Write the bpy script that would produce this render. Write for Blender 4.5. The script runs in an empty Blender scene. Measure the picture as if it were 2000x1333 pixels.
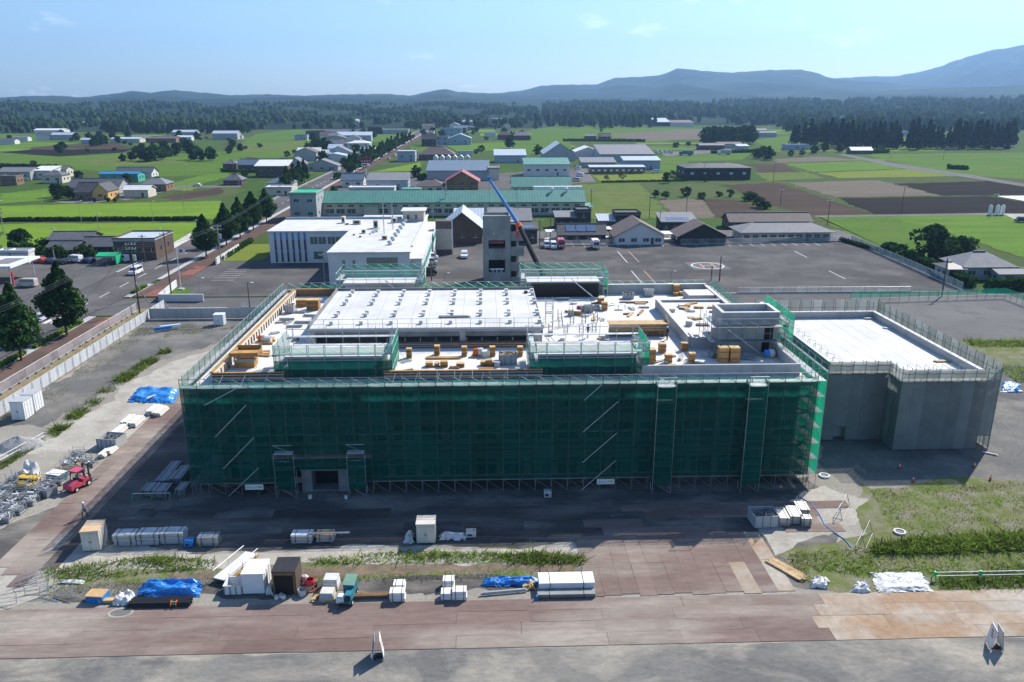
import bpy, math, random
import numpy as np
from mathutils import Vector, Matrix, Quaternion
R = random.Random(11)
NR = np.random.default_rng(5)
rad = math.radians
scene = bpy.context.scene
COL = scene.collection

# ------------------------------------------------------------------ camera, sky, sun, exposure
F_PX, PIT, YAW, CH = 1556.0, rad(16.84), rad(-1.95), 41.5
cam_d = bpy.data.cameras.new('camera'); cam = bpy.data.objects.new('camera', cam_d); COL.objects.link(cam)
cam.location = (0, 0, CH); cam.rotation_euler = (rad(90) - PIT, 0, YAW)
cam_d.sensor_width = 36.0; cam_d.lens = F_PX / 2000 * 36; cam_d.clip_start = 0.5; cam_d.clip_end = 60000
scene.camera = cam
SUN_EL, SUN_DX, SUN_DY = rad(40.5), 0.67, 0.742      # direction to the sun on the ground
world = bpy.data.worlds.new('World'); scene.world = world; world.use_nodes = True
wn = world.node_tree; wl = wn.links
bg = wn.nodes['Background']; bg.inputs['Strength'].default_value = 0.102
sky = wn.nodes.new('ShaderNodeTexSky'); sky.sky_type = 'NISHITA'; sky.sun_disc = False
sky.sun_elevation = SUN_EL; sky.sun_rotation = math.atan2(SUN_DX, SUN_DY)
sky.altitude = 100; sky.air_density = 1.0; sky.dust_density = 0.7; sky.ozone_density = 3.0
# a few fair-weather clouds low above the horizon, all the way round
tc = wn.nodes.new('ShaderNodeTexCoord')
mp = wn.nodes.new('ShaderNodeMapping'); mp.inputs['Scale'].default_value = (9, 9, 26); mp.inputs['Location'].default_value = (7.7, 2.1, 4.4)
nz = wn.nodes.new('ShaderNodeTexNoise'); nz.inputs['Scale'].default_value = 1.0; nz.inputs['Detail'].default_value = 7; nz.inputs['Roughness'].default_value = 0.62
cr = wn.nodes.new('ShaderNodeValToRGB'); cr.color_ramp.elements[0].position = 0.59; cr.color_ramp.elements[1].position = 0.74
sx = wn.nodes.new('ShaderNodeSeparateXYZ')
mr = wn.nodes.new('ShaderNodeMapRange'); mr.inputs[1].default_value = 0.0; mr.inputs[2].default_value = 0.17; mr.inputs[3].default_value = 0.85; mr.inputs[4].default_value = 0.0
mu = wn.nodes.new('ShaderNodeMath'); mu.operation = 'MULTIPLY'
mx = wn.nodes.new('ShaderNodeMixRGB'); mx.inputs[2].default_value = (12.5, 12.8, 13.2, 1)
wl.new(tc.outputs['Generated'], mp.inputs[0]); wl.new(mp.outputs[0], nz.inputs[0]); wl.new(nz.outputs[0], cr.inputs[0])
wl.new(tc.outputs['Generated'], sx.inputs[0]); wl.new(sx.outputs['Z'], mr.inputs[0]); wl.new(cr.outputs[0], mu.inputs[0]); wl.new(mr.outputs[0], mu.inputs[1])
wl.new(mu.outputs[0], mx.inputs[0]); tn = wn.nodes.new('ShaderNodeMixRGB'); tn.blend_type = 'MULTIPLY'; tn.inputs[0].default_value = 1.0; tn.inputs[2].default_value = (.79, .925, 1.07, 1)      # clean bluish air
wl.new(sky.outputs[0], tn.inputs[1]); wl.new(tn.outputs[0], mx.inputs[1]); wl.new(mx.outputs[0], bg.inputs[0])
sun_d = bpy.data.lights.new('sun', 'SUN'); sun_d.energy = 4.6; sun_d.angle = rad(0.55); sun_d.color = (1.0, 0.95, 0.87)
sun = bpy.data.objects.new('sun', sun_d); COL.objects.link(sun)
_h = math.hypot(SUN_DX, SUN_DY); _d = Vector((SUN_DX / _h * math.cos(SUN_EL), SUN_DY / _h * math.cos(SUN_EL), math.sin(SUN_EL)))
sun.rotation_euler = _d.to_track_quat('Z', 'Y').to_euler(); sun.location = _d * 200
vs = scene.view_settings; vs.view_transform = 'Standard'; vs.look = 'None'; vs.exposure = 0.68; vs.gamma = 1.0
scene.render.engine = 'CYCLES'
cy = scene.cycles; cy.max_bounces = 5; cy.diffuse_bounces = 2; cy.glossy_bounces = 2; cy.transmission_bounces = 3
cy.volume_bounces = 0; cy.transparent_max_bounces = 24; cy.caustics_reflective = False; cy.caustics_refractive = False
cy.use_denoising = True

# ------------------------------------------------------------------ from a place in the photograph to a place on the ground
def ray(px, py):
    a = (px - 1000) / F_PX; b = -(py - 666.5) / F_PX
    cp, sp = math.cos(PIT), math.sin(PIT); x, y, z = a, cp + b * sp, -sp + b * cp
    c, s = math.cos(YAW), math.sin(YAW)
    return (c * x - s * y, s * x + c * y, z)
def P(px, py, z=0.0):
    r = ray(px, py); t = (z - CH) / r[2]; return Vector((r[0] * t, r[1] * t, z))

# ------------------------------------------------------------------ materials
MATS = {}
def _mat(name):
    m = bpy.data.materials.new(name); m.use_nodes = True; MATS[name] = m
    return m, m.node_tree.nodes, m.node_tree.links, m.node_tree.nodes['Principled BSDF']
def M(name, rgb, rough=0.75, var=0.18, scale=0.6, metal=0.0, spec=0.3, bump=0.0, rgb2=None, rnd=0.0, detail=6, ribs=0.0):
    """plain surface: base colour broken up by world-space noise (rgb2 = second colour), optional per-object variation"""
    m, n, l, b = _mat(name)
    b.inputs['Roughness'].default_value = rough; b.inputs['Metallic'].default_value = metal
    b.inputs['Specular IOR Level'].default_value = spec
    g = n.new('ShaderNodeNewGeometry')
    t = n.new('ShaderNodeTexNoise'); t.inputs['Scale'].default_value = scale; t.inputs['Detail'].default_value = detail; t.inputs['Roughness'].default_value = 0.62
    l.new(g.outputs['Position'], t.inputs['Vector'])
    r = n.new('ShaderNodeValToRGB'); l.new(t.outputs[0], r.inputs[0])
    r.color_ramp.elements[0].position = 0.32; r.color_ramp.elements[1].position = 0.68
    c1 = [c * (1 - var) for c in rgb]; c2 = list(rgb2) if rgb2 else [min(1, c * (1 + var)) for c in rgb]
    r.color_ramp.elements[0].color = (*c1, 1); r.color_ramp.elements[1].color = (*c2, 1)
    out = r.outputs[0]
    if ribs:
        tcx = n.new('ShaderNodeTexCoord'); wv = n.new('ShaderNodeTexWave'); wv.inputs['Scale'].default_value = ribs; wv.inputs['Distortion'].default_value = .25; mmr = n.new('ShaderNodeMapRange'); mmr.inputs[1].default_value = .0; mmr.inputs[2].default_value = .35; mmr.inputs[3].default_value = .72; mmr.inputs[4].default_value = 1.05
        cbr = n.new('ShaderNodeCombineColor'); mm = n.new('ShaderNodeMixRGB'); mm.blend_type = 'MULTIPLY'; mm.inputs[0].default_value = 1
        l.new(tcx.outputs['Object'], wv.inputs['Vector']); l.new(wv.outputs['Fac'], mmr.inputs[0]); [l.new(mmr.outputs[0], cbr.inputs[i]) for i in range(3)]; l.new(out, mm.inputs[1]); l.new(cbr.outputs[0], mm.inputs[2]); out = mm.outputs[0]
    if rnd:
        oi = n.new('ShaderNodeObjectInfo'); hs = n.new('ShaderNodeHueSaturation')
        mr = n.new('ShaderNodeMapRange'); mr.inputs[3].default_value = 1 - rnd; mr.inputs[4].default_value = 1 + rnd
        l.new(oi.outputs['Random'], mr.inputs[0]); l.new(mr.outputs[0], hs.inputs['Value']); l.new(out, hs.inputs['Color']); out = hs.outputs[0]
    l.new(out, b.inputs['Base Color'])
    if bump:
        bp = n.new('ShaderNodeBump'); bp.inputs['Strength'].default_value = bump; bp.inputs['Distance'].default_value = 0.1
        t2 = n.new('ShaderNodeTexNoise'); t2.inputs['Scale'].default_value = scale * 6; t2.inputs['Detail'].default_value = 8
        l.new(g.outputs['Position'], t2.inputs['Vector']); l.new(t2.outputs[0], bp.inputs['Height']); l.new(bp.outputs[0], b.inputs['Normal'])
    return m
def GROUND(name, cols, scales, rough=0.95, bump=0.3, stretch=(1, 1, 1), dist=0.0, rnd=0.0):
    """ground: three colours mixed by two noises of different size plus fine grain"""
    m, n, l, b = _mat(name)
    b.inputs['Roughness'].default_value = rough; b.inputs['Specular IOR Level'].default_value = 0.02
    g = n.new('ShaderNodeNewGeometry'); mp = n.new('ShaderNodeMapping'); mp.inputs['Scale'].default_value = stretch
    l.new(g.outputs['Position'], mp.inputs[0])
    def noise(s, lo, hi, d=7, ro=0.6):
        t = n.new('ShaderNodeTexNoise'); t.inputs['Scale'].default_value = s; t.inputs['Detail'].default_value = d; t.inputs['Roughness'].default_value = ro
        t.inputs['Distortion'].default_value = dist
        l.new(mp.outputs[0], t.inputs['Vector'])
        r = n.new('ShaderNodeMapRange'); r.inputs[1].default_value = lo; r.inputs[2].default_value = hi; l.new(t.outputs[0], r.inputs[0]); return r.outputs[0], t
    a, _ = noise(scales[0], 0.42, 0.6); c, _ = noise(scales[1], 0.45, 0.66); f, ft = noise(scales[2], 0.3, 0.7, 4, 0.7)
    m1 = n.new('ShaderNodeMixRGB'); m1.inputs[1].default_value = (*cols[0], 1); m1.inputs[2].default_value = (*cols[1], 1); l.new(a, m1.inputs[0])
    m2 = n.new('ShaderNodeMixRGB'); m2.inputs[2].default_value = (*cols[2], 1); l.new(m1.outputs[0], m2.inputs[1]); l.new(c, m2.inputs[0])
    m3 = n.new('ShaderNodeMixRGB'); m3.blend_type = 'MULTIPLY'; m3.inputs[0].default_value = 0.45; l.new(m2.outputs[0], m3.inputs[1])
    gr = n.new('ShaderNodeMapRange'); gr.inputs[3].default_value = 0.62; gr.inputs[4].default_value = 1.3; l.new(f, gr.inputs[0])
    cb = n.new('ShaderNodeCombineColor'); [l.new(gr.outputs[0], cb.inputs[i]) for i in range(3)]
    l.new(cb.outputs[0], m3.inputs[2]); out = m3.outputs[0]
    if rnd:
        oi = n.new('ShaderNodeObjectInfo'); hs = n.new('ShaderNodeHueSaturation'); q = n.new('ShaderNodeMapRange'); q.inputs[3].default_value = 1 - rnd; q.inputs[4].default_value = 1 + rnd
        l.new(oi.outputs['Random'], q.inputs[0]); l.new(q.outputs[0], hs.inputs['Value']); l.new(out, hs.inputs['Color']); out = hs.outputs[0]
    l.new(out, b.inputs['Base Color'])
    if bump:
        bp = n.new('ShaderNodeBump'); bp.inputs['Strength'].default_value = bump; bp.inputs['Distance'].default_value = 0.15
        l.new(ft.outputs[0], bp.inputs['Height']); l.new(bp.outputs[0], b.inputs['Normal'])
    return m
def NET(name, rgb, cover, trans=0.5, mesh=0.0):
    m, n, l, b = _mat(name); n.remove(b)
    o = n['Material Output']; d = n.new('ShaderNodeBsdfDiffuse'); t = n.new('ShaderNodeBsdfTranslucent'); tr = n.new('ShaderNodeBsdfTransparent')
    g = n.new('ShaderNodeNewGeometry'); nz = n.new('ShaderNodeTexNoise'); nz.inputs['Scale'].default_value = 0.5; nz.inputs['Detail'].default_value = 5
    l.new(g.outputs['Position'], nz.inputs['Vector'])
    cr = n.new('ShaderNodeValToRGB'); cr.color_ramp.elements[0].position = .3; cr.color_ramp.elements[1].position = .7
    cr.color_ramp.elements[0].color = (*[c * .9 for c in rgb], 1); cr.color_ramp.elements[1].color = (*[min(1, c * 1.1) for c in rgb], 1)
    oi = n.new('ShaderNodeObjectInfo'); hs = n.new('ShaderNodeHueSaturation'); q = n.new('ShaderNodeMapRange'); q.inputs[3].default_value = .78; q.inputs[4].default_value = 1.22
    l.new(oi.outputs['Random'], q.inputs[0]); l.new(q.outputs[0], hs.inputs['Value']); l.new(nz.outputs[0], cr.inputs[0]); l.new(cr.outputs[0], hs.inputs['Color']); l.new(hs.outputs[0], d.inputs[0]); l.new(hs.outputs[0], t.inputs[0])
    a = n.new('ShaderNodeMixShader'); a.inputs[0].default_value = trans; l.new(d.outputs[0], a.inputs[1]); l.new(t.outputs[0], a.inputs[2])
    mxs = n.new('ShaderNodeMixShader'); l.new(tr.outputs[0], mxs.inputs[1]); l.new(a.outputs[0], mxs.inputs[2])
    cv = n.new('ShaderNodeMapRange'); cv.inputs[1].default_value = .3; cv.inputs[2].default_value = .7; cv.inputs[3].default_value = cover - .025; cv.inputs[4].default_value = min(1, cover + .025)
    l.new(nz.outputs[0], cv.inputs[0]); l.new(cv.outputs[0], mxs.inputs[0]); l.new(mxs.outputs[0], o.inputs[0])
    return m
def LEAF(name, rgb, rnd=0.25, var=0.5, scale=0.9, trans=0.25):
    m, n, l, b = _mat(name); n.remove(b)
    o = n['Material Output']; d = n.new('ShaderNodeBsdfDiffuse'); t = n.new('ShaderNodeBsdfTranslucent')
    g = n.new('ShaderNodeNewGeometry'); nz = n.new('ShaderNodeTexNoise'); nz.inputs['Scale'].default_value = scale; nz.inputs['Detail'].default_value = 3
    l.new(g.outputs['Position'], nz.inputs['Vector'])
    cr = n.new('ShaderNodeValToRGB'); cr.color_ramp.elements[0].position = .33; cr.color_ramp.elements[1].position = .68
    cr.color_ramp.elements[0].color = (*[c * (1 - var) for c in rgb], 1); cr.color_ramp.elements[1].color = (*[c * (1 + var) for c in rgb], 1)
    oi = n.new('ShaderNodeObjectInfo'); hs = n.new('ShaderNodeHueSaturation'); mr = n.new('ShaderNodeMapRange'); mr.inputs[3].default_value = 1 - rnd; mr.inputs[4].default_value = 1 + rnd
    l.new(nz.outputs[0], cr.inputs[0]); l.new(oi.outputs['Random'], mr.inputs[0]); l.new(mr.outputs[0], hs.inputs['Value']); l.new(cr.outputs[0], hs.inputs['Color'])
    l.new(hs.outputs[0], d.inputs[0]); l.new(hs.outputs[0], t.inputs[0])
    a = n.new('ShaderNodeMixShader'); a.inputs[0].default_value = trans; l.new(d.outputs[0], a.inputs[1]); l.new(t.outputs[0], a.inputs[2]); l.new(a.outputs[0], o.inputs[0])
    return m

# ------------------------------------------------------------------ geometry helpers
class MB:
    def __init__(s): s.v = []; s.f = []
    def add(s, vs, fs):
        k = len(s.v); s.v += [tuple(v) for v in vs]; s.f += [tuple(i + k for i in f) for f in fs]; return s
    def box(s, x0, x1, y0, y1, z0, z1, rz=0.0):
        cx, cy = (x0 + x1) / 2, (y0 + y1) / 2; c, q = math.cos(rz), math.sin(rz); vs = []
        for z in (z0, z1):
            for x, y in ((x0, y0), (x1, y0), (x1, y1), (x0, y1)):
                dx, dy = x - cx, y - cy; vs.append((cx + c * dx - q * dy, cy + q * dx + c * dy, z))
        return s.add(vs, [(0, 3, 2, 1), (4, 5, 6, 7), (0, 1, 5, 4), (1, 2, 6, 5), (2, 3, 7, 6), (3, 0, 4, 7)])
    def prism(s, pts, z0, z1):
        n = len(pts)
        return s.add([(x, y, z0) for x, y in pts] + [(x, y, z1) for x, y in pts],
                     [tuple(range(n - 1, -1, -1)), tuple(range(n, 2 * n))] + [(i, (i + 1) % n, n + (i + 1) % n, n + i) for i in range(n)])
    def side(s, pts, x0, x1):      # profile in (y,z) pushed along x
        n = len(pts)
        return s.add([(x0, y, z) for y, z in pts] + [(x1, y, z) for y, z in pts],
                     [tuple(range(n)), tuple(range(2 * n - 1, n - 1, -1))] + [(i, n + i, n + (i + 1) % n, (i + 1) % n) for i in range(n)])
    def tube(s, p, q, r, n=6, r2=None):
        p, q = Vector(p), Vector(q); d = (q - p).normalized(); a = d.orthogonal().normalized(); b = d.cross(a); r2 = r if r2 is None else r2
        vs = [p + (a * math.cos(2 * math.pi * i / n) + b * math.sin(2 * math.pi * i / n)) * r for i in range(n)] + \
             [q + (a * math.cos(2 * math.pi * i / n) + b * math.sin(2 * math.pi * i / n)) * r2 for i in range(n)]
        return s.add(vs, [tuple(range(n - 1, -1, -1)), tuple(range(n, 2 * n))] + [(i, (i + 1) % n, n + (i + 1) % n, n + i) for i in range(n)])
    def quad(s, *p): return s.add(p, [tuple(range(len(p)))])
    def mesh(s, name, mat):
        me = bpy.data.meshes.new(name); me.from_pydata(s.v, [], s.f); me.update()
        if mat: me.materials.append(MATS[mat])
        return me
def npmesh(name, V, Fq, mat, k=4):
    me = bpy.data.meshes.new(name); V = np.asarray(V, dtype=np.float32); Fq = np.asarray(Fq, dtype=np.int32)
    me.vertices.add(len(V)); me.vertices.foreach_set('co', V.ravel())
    me.loops.add(Fq.size); me.loops.foreach_set('vertex_index', Fq.ravel())
    me.polygons.add(len(Fq)); me.polygons.foreach_set('loop_start', np.arange(0, Fq.size, k, dtype=np.int32))
    me.update(calc_edges=True); me.validate()
    if mat: me.materials.append(MATS[mat])
    return me
def put(name, me, par=None, loc=(0, 0, 0), rz=0.0, quat=None):
    o = bpy.data.objects.new(name, me); COL.objects.link(o); o.location = loc
    if par is not None: o.parent = par
    if quat is not None: o.rotation_mode = 'QUATERNION'; o.rotation_quaternion = quat
    elif rz: o.rotation_euler = (0, 0, rz)
    return o
def tag(o, label=None, cat=None, group=None, kind=None):
    if label: o['label'] = label
    if cat: o['category'] = cat
    if group: o['group'] = group
    if kind: o['kind'] = kind
    return o
def thing(name, label, cat, loc=(0, 0, 0), rz=0.0, group=None):
    return tag(put(name, None, None, loc, rz), label, cat, group)
def struct(name, me, loc=(0, 0, 0)): return tag(put(name, me, None, loc), kind='structure')
_BX, _TB = {}, {}
def box(par, name, x0, x1, y0, y1, z0, z1, mat, rz=0.0):
    k = (round(x1 - x0, 3), round(y1 - y0, 3), round(z1 - z0, 3), mat)
    if k not in _BX: _BX[k] = MB().box(-k[0] / 2, k[0] / 2, -k[1] / 2, k[1] / 2, -k[2] / 2, k[2] / 2).mesh(name, mat)
    return put(name, _BX[k], par, ((x0 + x1) / 2, (y0 + y1) / 2, (z0 + z1) / 2), rz)
def tube(par, name, p, q, r, mat, n=6):
    p, q = Vector(p), Vector(q); L = round((q - p).length, 2); k = (L, r, mat, n)
    if k not in _TB: _TB[k] = MB().tube((0, 0, -L / 2), (0, 0, L / 2), r, n).mesh(name, mat)
    return put(name, _TB[k], par, (p + q) / 2, quat=Vector((0, 0, 1)).rotation_difference((q - p).normalized()))
def part(par, name, mb, mat, loc=(0, 0, 0), rz=0.0): return put(name, mb.mesh(name, mat), par, loc, rz)
def clone(o, loc=None, rz=None, par=None, label=None, group=None):
    c = o.copy(); COL.objects.link(c); c.parent = par
    if loc is not None: c.location = loc
    if rz is not None: c.rotation_euler = (0, 0, rz)
    if label: c['label'] = label
    if group: c['group'] = group
    for ch in o.children: clone(ch, par=c)
    return c
def rough_edge(pts, step, jit, seed=1):
    r = random.Random(seed); out = []; prm = [(r.uniform(.15, .5) * 2 ** k, r.uniform(0, 6.28), r.uniform(0, 6.28), .8 / 1.7 ** k) for k in range(5)]; s = 0.0; st = min(step, 1.2) * .5
    for (x0, y0), (x1, y1) in zip(pts, pts[1:] + pts[:1]):
        L = math.hypot(x1 - x0, y1 - y0); n = min(160, max(1, int(L / st)))
        for i in range(n):
            t = i / n; u = s + L * t; out.append((x0 + (x1 - x0) * t + jit * sum(a * math.sin(f * u + p) for f, p, q, a in prm), y0 + (y1 - y0) * t + jit * sum(a * math.sin(f * u + q) for f, p, q, a in prm)))
        s += L
    return out
def sheet(name, pts, z, mat, jit=0.0, step=3.0, seed=1, kind='structure', px=True):
    p = [tuple(P(*q)[:2]) for q in pts] if px else [tuple(q) for q in pts]
    if jit: p = rough_edge(p, step, jit, seed)
    o = put(name, MB().add([(x, y, z) for x, y in p], [tuple(range(len(p)))]).mesh(name, mat))
    # make it face up
    if o.data.polygons[0].normal.z < 0: o.data.flip_normals()
    return tag(o, kind=kind)
def lettering(par, s, size, loc, mat):
    fc = bpy.data.curves.new('lettering', 'FONT'); fc.body = s; fc.size = size; fc.extrude = .004; tmp = bpy.data.objects.new('tmp', fc); COL.objects.link(tmp); bpy.context.view_layer.update()
    me = bpy.data.meshes.new_from_object(tmp.evaluated_get(bpy.context.evaluated_depsgraph_get())); bpy.data.objects.remove(tmp); me.materials.clear(); me.materials.append(MATS[mat]); o = put('lettering', me, par, loc); o.rotation_euler = (rad(90), 0, 0); return o
# ================================================================== materials used across the place
M('concrete', (.40, .40, .39), .9, .16, .5, bump=.15)
M('concrete_dark', (.20, .205, .21), .9, .2, .5)
M('concrete_white', (.64, .63, .60), .85, .06, .4)
M('roof_white', (.60, .595, .575), .8, .17, .3, rgb2=(.65, .645, .625))
M('ply', (.42, .225, .075), .7, .22, 1.4, rnd=.18)
M('ply_pale', (.54, .36, .17), .7, .2, 1.5, rnd=.15)
M('ply_dark', (.20, .12, .065), .8, .25, 1.2, rnd=.2)
M('timber', (.52, .36, .19), .75, .25, 2.0, rnd=.2)
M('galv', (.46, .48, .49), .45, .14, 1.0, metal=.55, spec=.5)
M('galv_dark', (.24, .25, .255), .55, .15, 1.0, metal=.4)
M('deck', (.50, .51, .50), .5, .16, 1.2, metal=.35)
M('tube_green', (.03, .17, .11), .5, .15, 1.0)
M('white_metal', (.72, .73, .73), .5, .06, .8)
M('cream_metal', (.60, .57, .50), .55, .08, .8)
M('grey_metal', (.42, .43, .44), .55, .1, .8)
M('rust_metal', (.62, .56, .46), .6, .1, .7, rgb2=(.62, .38, .17))
M('dark', (.03, .03, .035), .6, .2, 1.0)
M('black', (.012, .012, .014), .5, .1, 1)
M('glass', (.03, .045, .06), .12, .2, .6, spec=.8)
M('glass_green', (.06, .13, .12), .15, .2, .8, spec=.8)
M('tarp_blue', (.02, .20, .56), .38, .35, 1.2, spec=.6)
M('tarp_white', (.58, .58, .565), .6, .1, 1.2)
M('red_paint', (.52, .035, .05), .4, .15, 1.0, spec=.6)
M('pink_red', (.55, .07, .12), .45, .15, 1.0, spec=.5)
M('blue_paint', (.02, .19, .52), .4, .12, 1.0, spec=.6)
M('teal_paint', (.03, .17, .22), .5, .15, 1.0)
M('green_paint', (.02, .42, .18), .5, .12, 1.0)
M('orange', (.72, .13, .02), .5, .1, 1.0)
M('yellow', (.70, .46, .05), .5, .1, 1.0)
M('white_paint', (.78, .78, .77), .5, .04, 1.0)
M('road_white', (.62, .62, .60), .8, .18, 2.5)
M('road_orange', (.50, .30, .12), .8, .2, 2.5)
M('gravel_pile', (.30, .30, .29), .95, .2, 1.5, bump=.6)
M('soil', (.17, .13, .09), .95, .3, .8, bump=.5)
M('bark', (.09, .065, .045), .95, .3, 2.0)
M('pole_concrete', (.33, .31, .28), .9, .12, .7)
M('pole_wood', (.10, .075, .06), .9, .15, .7)
M('wire', (.05, .05, .055), .6, .1, 1)
NET('net_green', (.006, .11, .084), .77, .4)  # net of the shaded front, the shade put into its darker colour
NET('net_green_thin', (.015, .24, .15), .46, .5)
NET('net_green_sunlit', (.012, .38, .20), .84, .6)  # same net on sunlit sides, sunlight put into its brighter colour
NET('net_grey', (.275, .29, .285), .94, .35)
NET('net_grey_thin', (.27, .29, .28), .80, .5)
LEAF('leaf_tree', (.048, .105, .028), var=.4); LEAF('leaf_dark', (.036, .078, .026)); LEAF('leaf_conifer', (.02, .045, .022), scale=.3)
LEAF('leaf_bright', (.17, .24, .045), var=.4, trans=.5); LEAF('leaf_hedge', (.04, .09, .022)); LEAF('leaf_olive', (.17, .19, .06), var=.4, trans=.45)
LEAF('leaf_far', (.042, .076, .034), rnd=.0, var=.65, scale=.07)
GROUND('m_land', [(.05, .095, .024), (.065, .12, .027), (.085, .09, .042)], (.004, .011, .15), bump=0)
GROUND('m_site', [(.26, .24, .205), (.36, .335, .285), (.29, .265, .225)], (.07, .22, 2.6), bump=.35)
GROUND('m_site_dark', [(.122, .12, .115), (.165, .16, .15), (.23, .215, .19)], (.06, .16, 2.2), bump=.25)
GROUND('m_site_pale', [(.39, .365, .315), (.45, .42, .365), (.33, .30, .255)], (.12, .4, 2.8), bump=.3)
GROUND('m_weed_ground', [(.16, .165, .075), (.13, .17, .045), (.24, .22, .17)], (.22, .5, 3.5), bump=.6)
GROUND('m_asphalt', [(.088, .084, .084), (.115, .109, .107), (.15, .142, .135)], (.03, .1, 3.0), bump=.12)
GROUND('m_asphalt_old', [(.105, .101, .10), (.125, .12, .117), (.145, .138, .132)], (.045, .15, 3.0), bump=.12)
GROUND('m_asphalt_pale', [(.16, .155, .15), (.19, .185, .175), (.14, .135, .13)], (.05, .2, 2.5), bump=.15)
GROUND('m_brick', [(.12, .08, .068), (.145, .10, .083), (.10, .075, .065)], (.08, .3, 3.0), bump=.15)
GROUND('m_brick_red', [(.28, .11, .09), (.24, .11, .09), (.2, .11, .09)], (.2, .5, 3.0), bump=.15)
GROUND('m_rice', [(.135, .225, .026), (.155, .25, .03), (.125, .205, .03)], (.03, .09, .9), bump=.2, stretch=(.4, 1.6, 1))
GROUND('m_rice2', [(.10, .185, .026), (.12, .205, .03), (.088, .155, .028)], (.03, .09, .9), bump=.2, stretch=(.4, 1.6, 1))
GROUND('m_grass', [(.07, .145, .022), (.092, .17, .026), (.11, .145, .036)], (.03, .1, .8), bump=.25, stretch=(.5, 1.5, 1))
GROUND('m_grass_dry', [(.11, .15, .04), (.135, .155, .05), (.09, .135, .032)], (.04, .1, .8), bump=.25)
GROUND('m_scrub', [(.06, .105, .03), (.085, .11, .04), (.11, .105, .055)], (.04, .12, .8), bump=.4)
GROUND('m_lawn', [(.16, .20, .035), (.14, .19, .03), (.17, .19, .045)], (.05, .15, 1.0), bump=.15)
GROUND('m_soil_dark', [(.021, .017, .016), (.028, .023, .02), (.018, .015, .014)], (.05, .2, .8), stretch=(.25, 1.8, 1))
GROUND('m_soil_brown', [(.07, .05, .038), (.088, .065, .048), (.06, .045, .034)], (.05, .2, .8), stretch=(.25, 1.8, 1))
GROUND('m_soil_pale', [(.15, .125, .098), (.18, .15, .12), (.13, .11, .08)], (.05, .2, .8), stretch=(.25, 1.8, 1))
GROUND('m_hill', [(.009, .023, .02), (.017, .036, .026), (.04, .062, .036)], (.006, .0026, .02), bump=0)
GROUND('m_plate', [(.185, .13, .112), (.225, .17, .148), (.33, .29, .245)], (.045, .11, 1.5), rough=.7, bump=.04, stretch=(.35, 1.3, 1), rnd=.09)
GROUND('m_plate_rust', [(.34, .235, .155), (.38, .315, .25), (.43, .39, .33)], (.12, .2, 1.5), rough=.75, bump=.04, rnd=.09)
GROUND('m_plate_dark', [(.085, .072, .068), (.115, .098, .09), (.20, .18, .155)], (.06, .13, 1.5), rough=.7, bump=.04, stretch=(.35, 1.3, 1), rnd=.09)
GROUND('m_apron_shade', [(.085, .081, .078), (.115, .108, .102), (.25, .23, .20)], (.07, .2, 2.2), bump=.2, stretch=(.5, 1.2, 1))  # dark ground with pale patches, building's shade darkened into its colour
GROUND('m_front', [(.15, .147, .14), (.21, .20, .18), (.37, .335, .275)], (.16, .21, 2.4), stretch=(.5, 1.0, 1), bump=.35, dist=.6)

# ================================================================== ground
struct('ground', MB().add([(-10000, -400, -.16), (10000, -400, -.16), (10000, 10200, -.16), (-10000, 10200, -.16)], [(0, 1, 2, 3)]).mesh('ground', 'm_land'))
sheet('site_ground', [(-66.3, 20), (75, 20), (75, 60), (130, 75), (130, 156), (-66.3, 156)], 0.0, 'm_site', px=False)
GROUND('m_dry', [(.25, .20, .125), (.20, .18, .09), (.30, .25, .17)], (.25, .5, 3.0), bump=.4)
sheet('verge', [(-72, 20), (-66.2, 20), (-66.2, 163), (-72, 163)], .004, 'm_dry', px=False)
# main road on the left with its footpath, and the road behind the site
sheet('road', [(-92.5, 20), (-79.2, 20), (-79.2, 1500), (-92.5, 1500)], -.06, 'm_asphalt', px=False)
sheet('road', [(-79.2, 157.5), (400, 157.5), (400, 172), (-79.2, 172)], -.056, 'm_asphalt_old', px=False)
struct('footpath', MB().box(-77.9, -72, 20, 156, -.1, .06).mesh('footpath', 'm_brick'))
struct('footpath', MB().box(-77.9, -72, 173.5, 1450, -.1, .06).mesh('footpath', 'm_brick'))
for y0, y1 in ((150, 156), (173.5, 181), (196, 207)): sheet('footpath', [(-75.5, y0), (-72.2, y0), (-72.2, y1), (-75.5, y1)], .065, 'm_brick_red', px=False)
for y0, y1 in ((20, 156.5), (173, 186), (191, 1450)): struct('kerb', MB().box(-79.3, -77.9, y0, y1, -.1, .11).mesh('kerb', 'concrete'))
struct('kerb', MB().box(-93, -92.5, 200, 1450, -.1, .1).mesh('kerb', 'concrete'))
struct('kerb', MB().box(-40, 108, 172, 172.5, -.1, .1).mesh('kerb', 'concrete'))
# road paint
mk = tag(put('road_markings', None), kind='structure')
for i in range(60): box(mk, 'lane_dash', -84.95, -84.75, 60 + i * 10.3, 65 + i * 10.3, -.056, -.05, 'road_white')
for y0 in (99, 199): box(mk, 'edge_line', -79.85, -79.7, y0 + 0, y0 + (56 if y0 < 150 else 900), -.056, -.05, 'road_white')
box(mk, 'edge_line', -91.6, -91.45, 205, 1100, -.056, -.05, 'road_white')
for k in range(7): box(mk, 'crossing_bar', -91 + k * 1.6, -90.1 + k * 1.6, 152, 155.2, -.056, -.05, 'road_white')
for x0, x1, y in ((-66, -54, 163.2), (-50, -39, 163.2), (48, 60, 163.4), (66, 74, 163.4), (77, 84, 163.6), (98, 110, 164), (121, 135, 164)): box(mk, 'lane_dash', x0, x1, y, y + .22, -.052, -.047, 'road_white')
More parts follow.
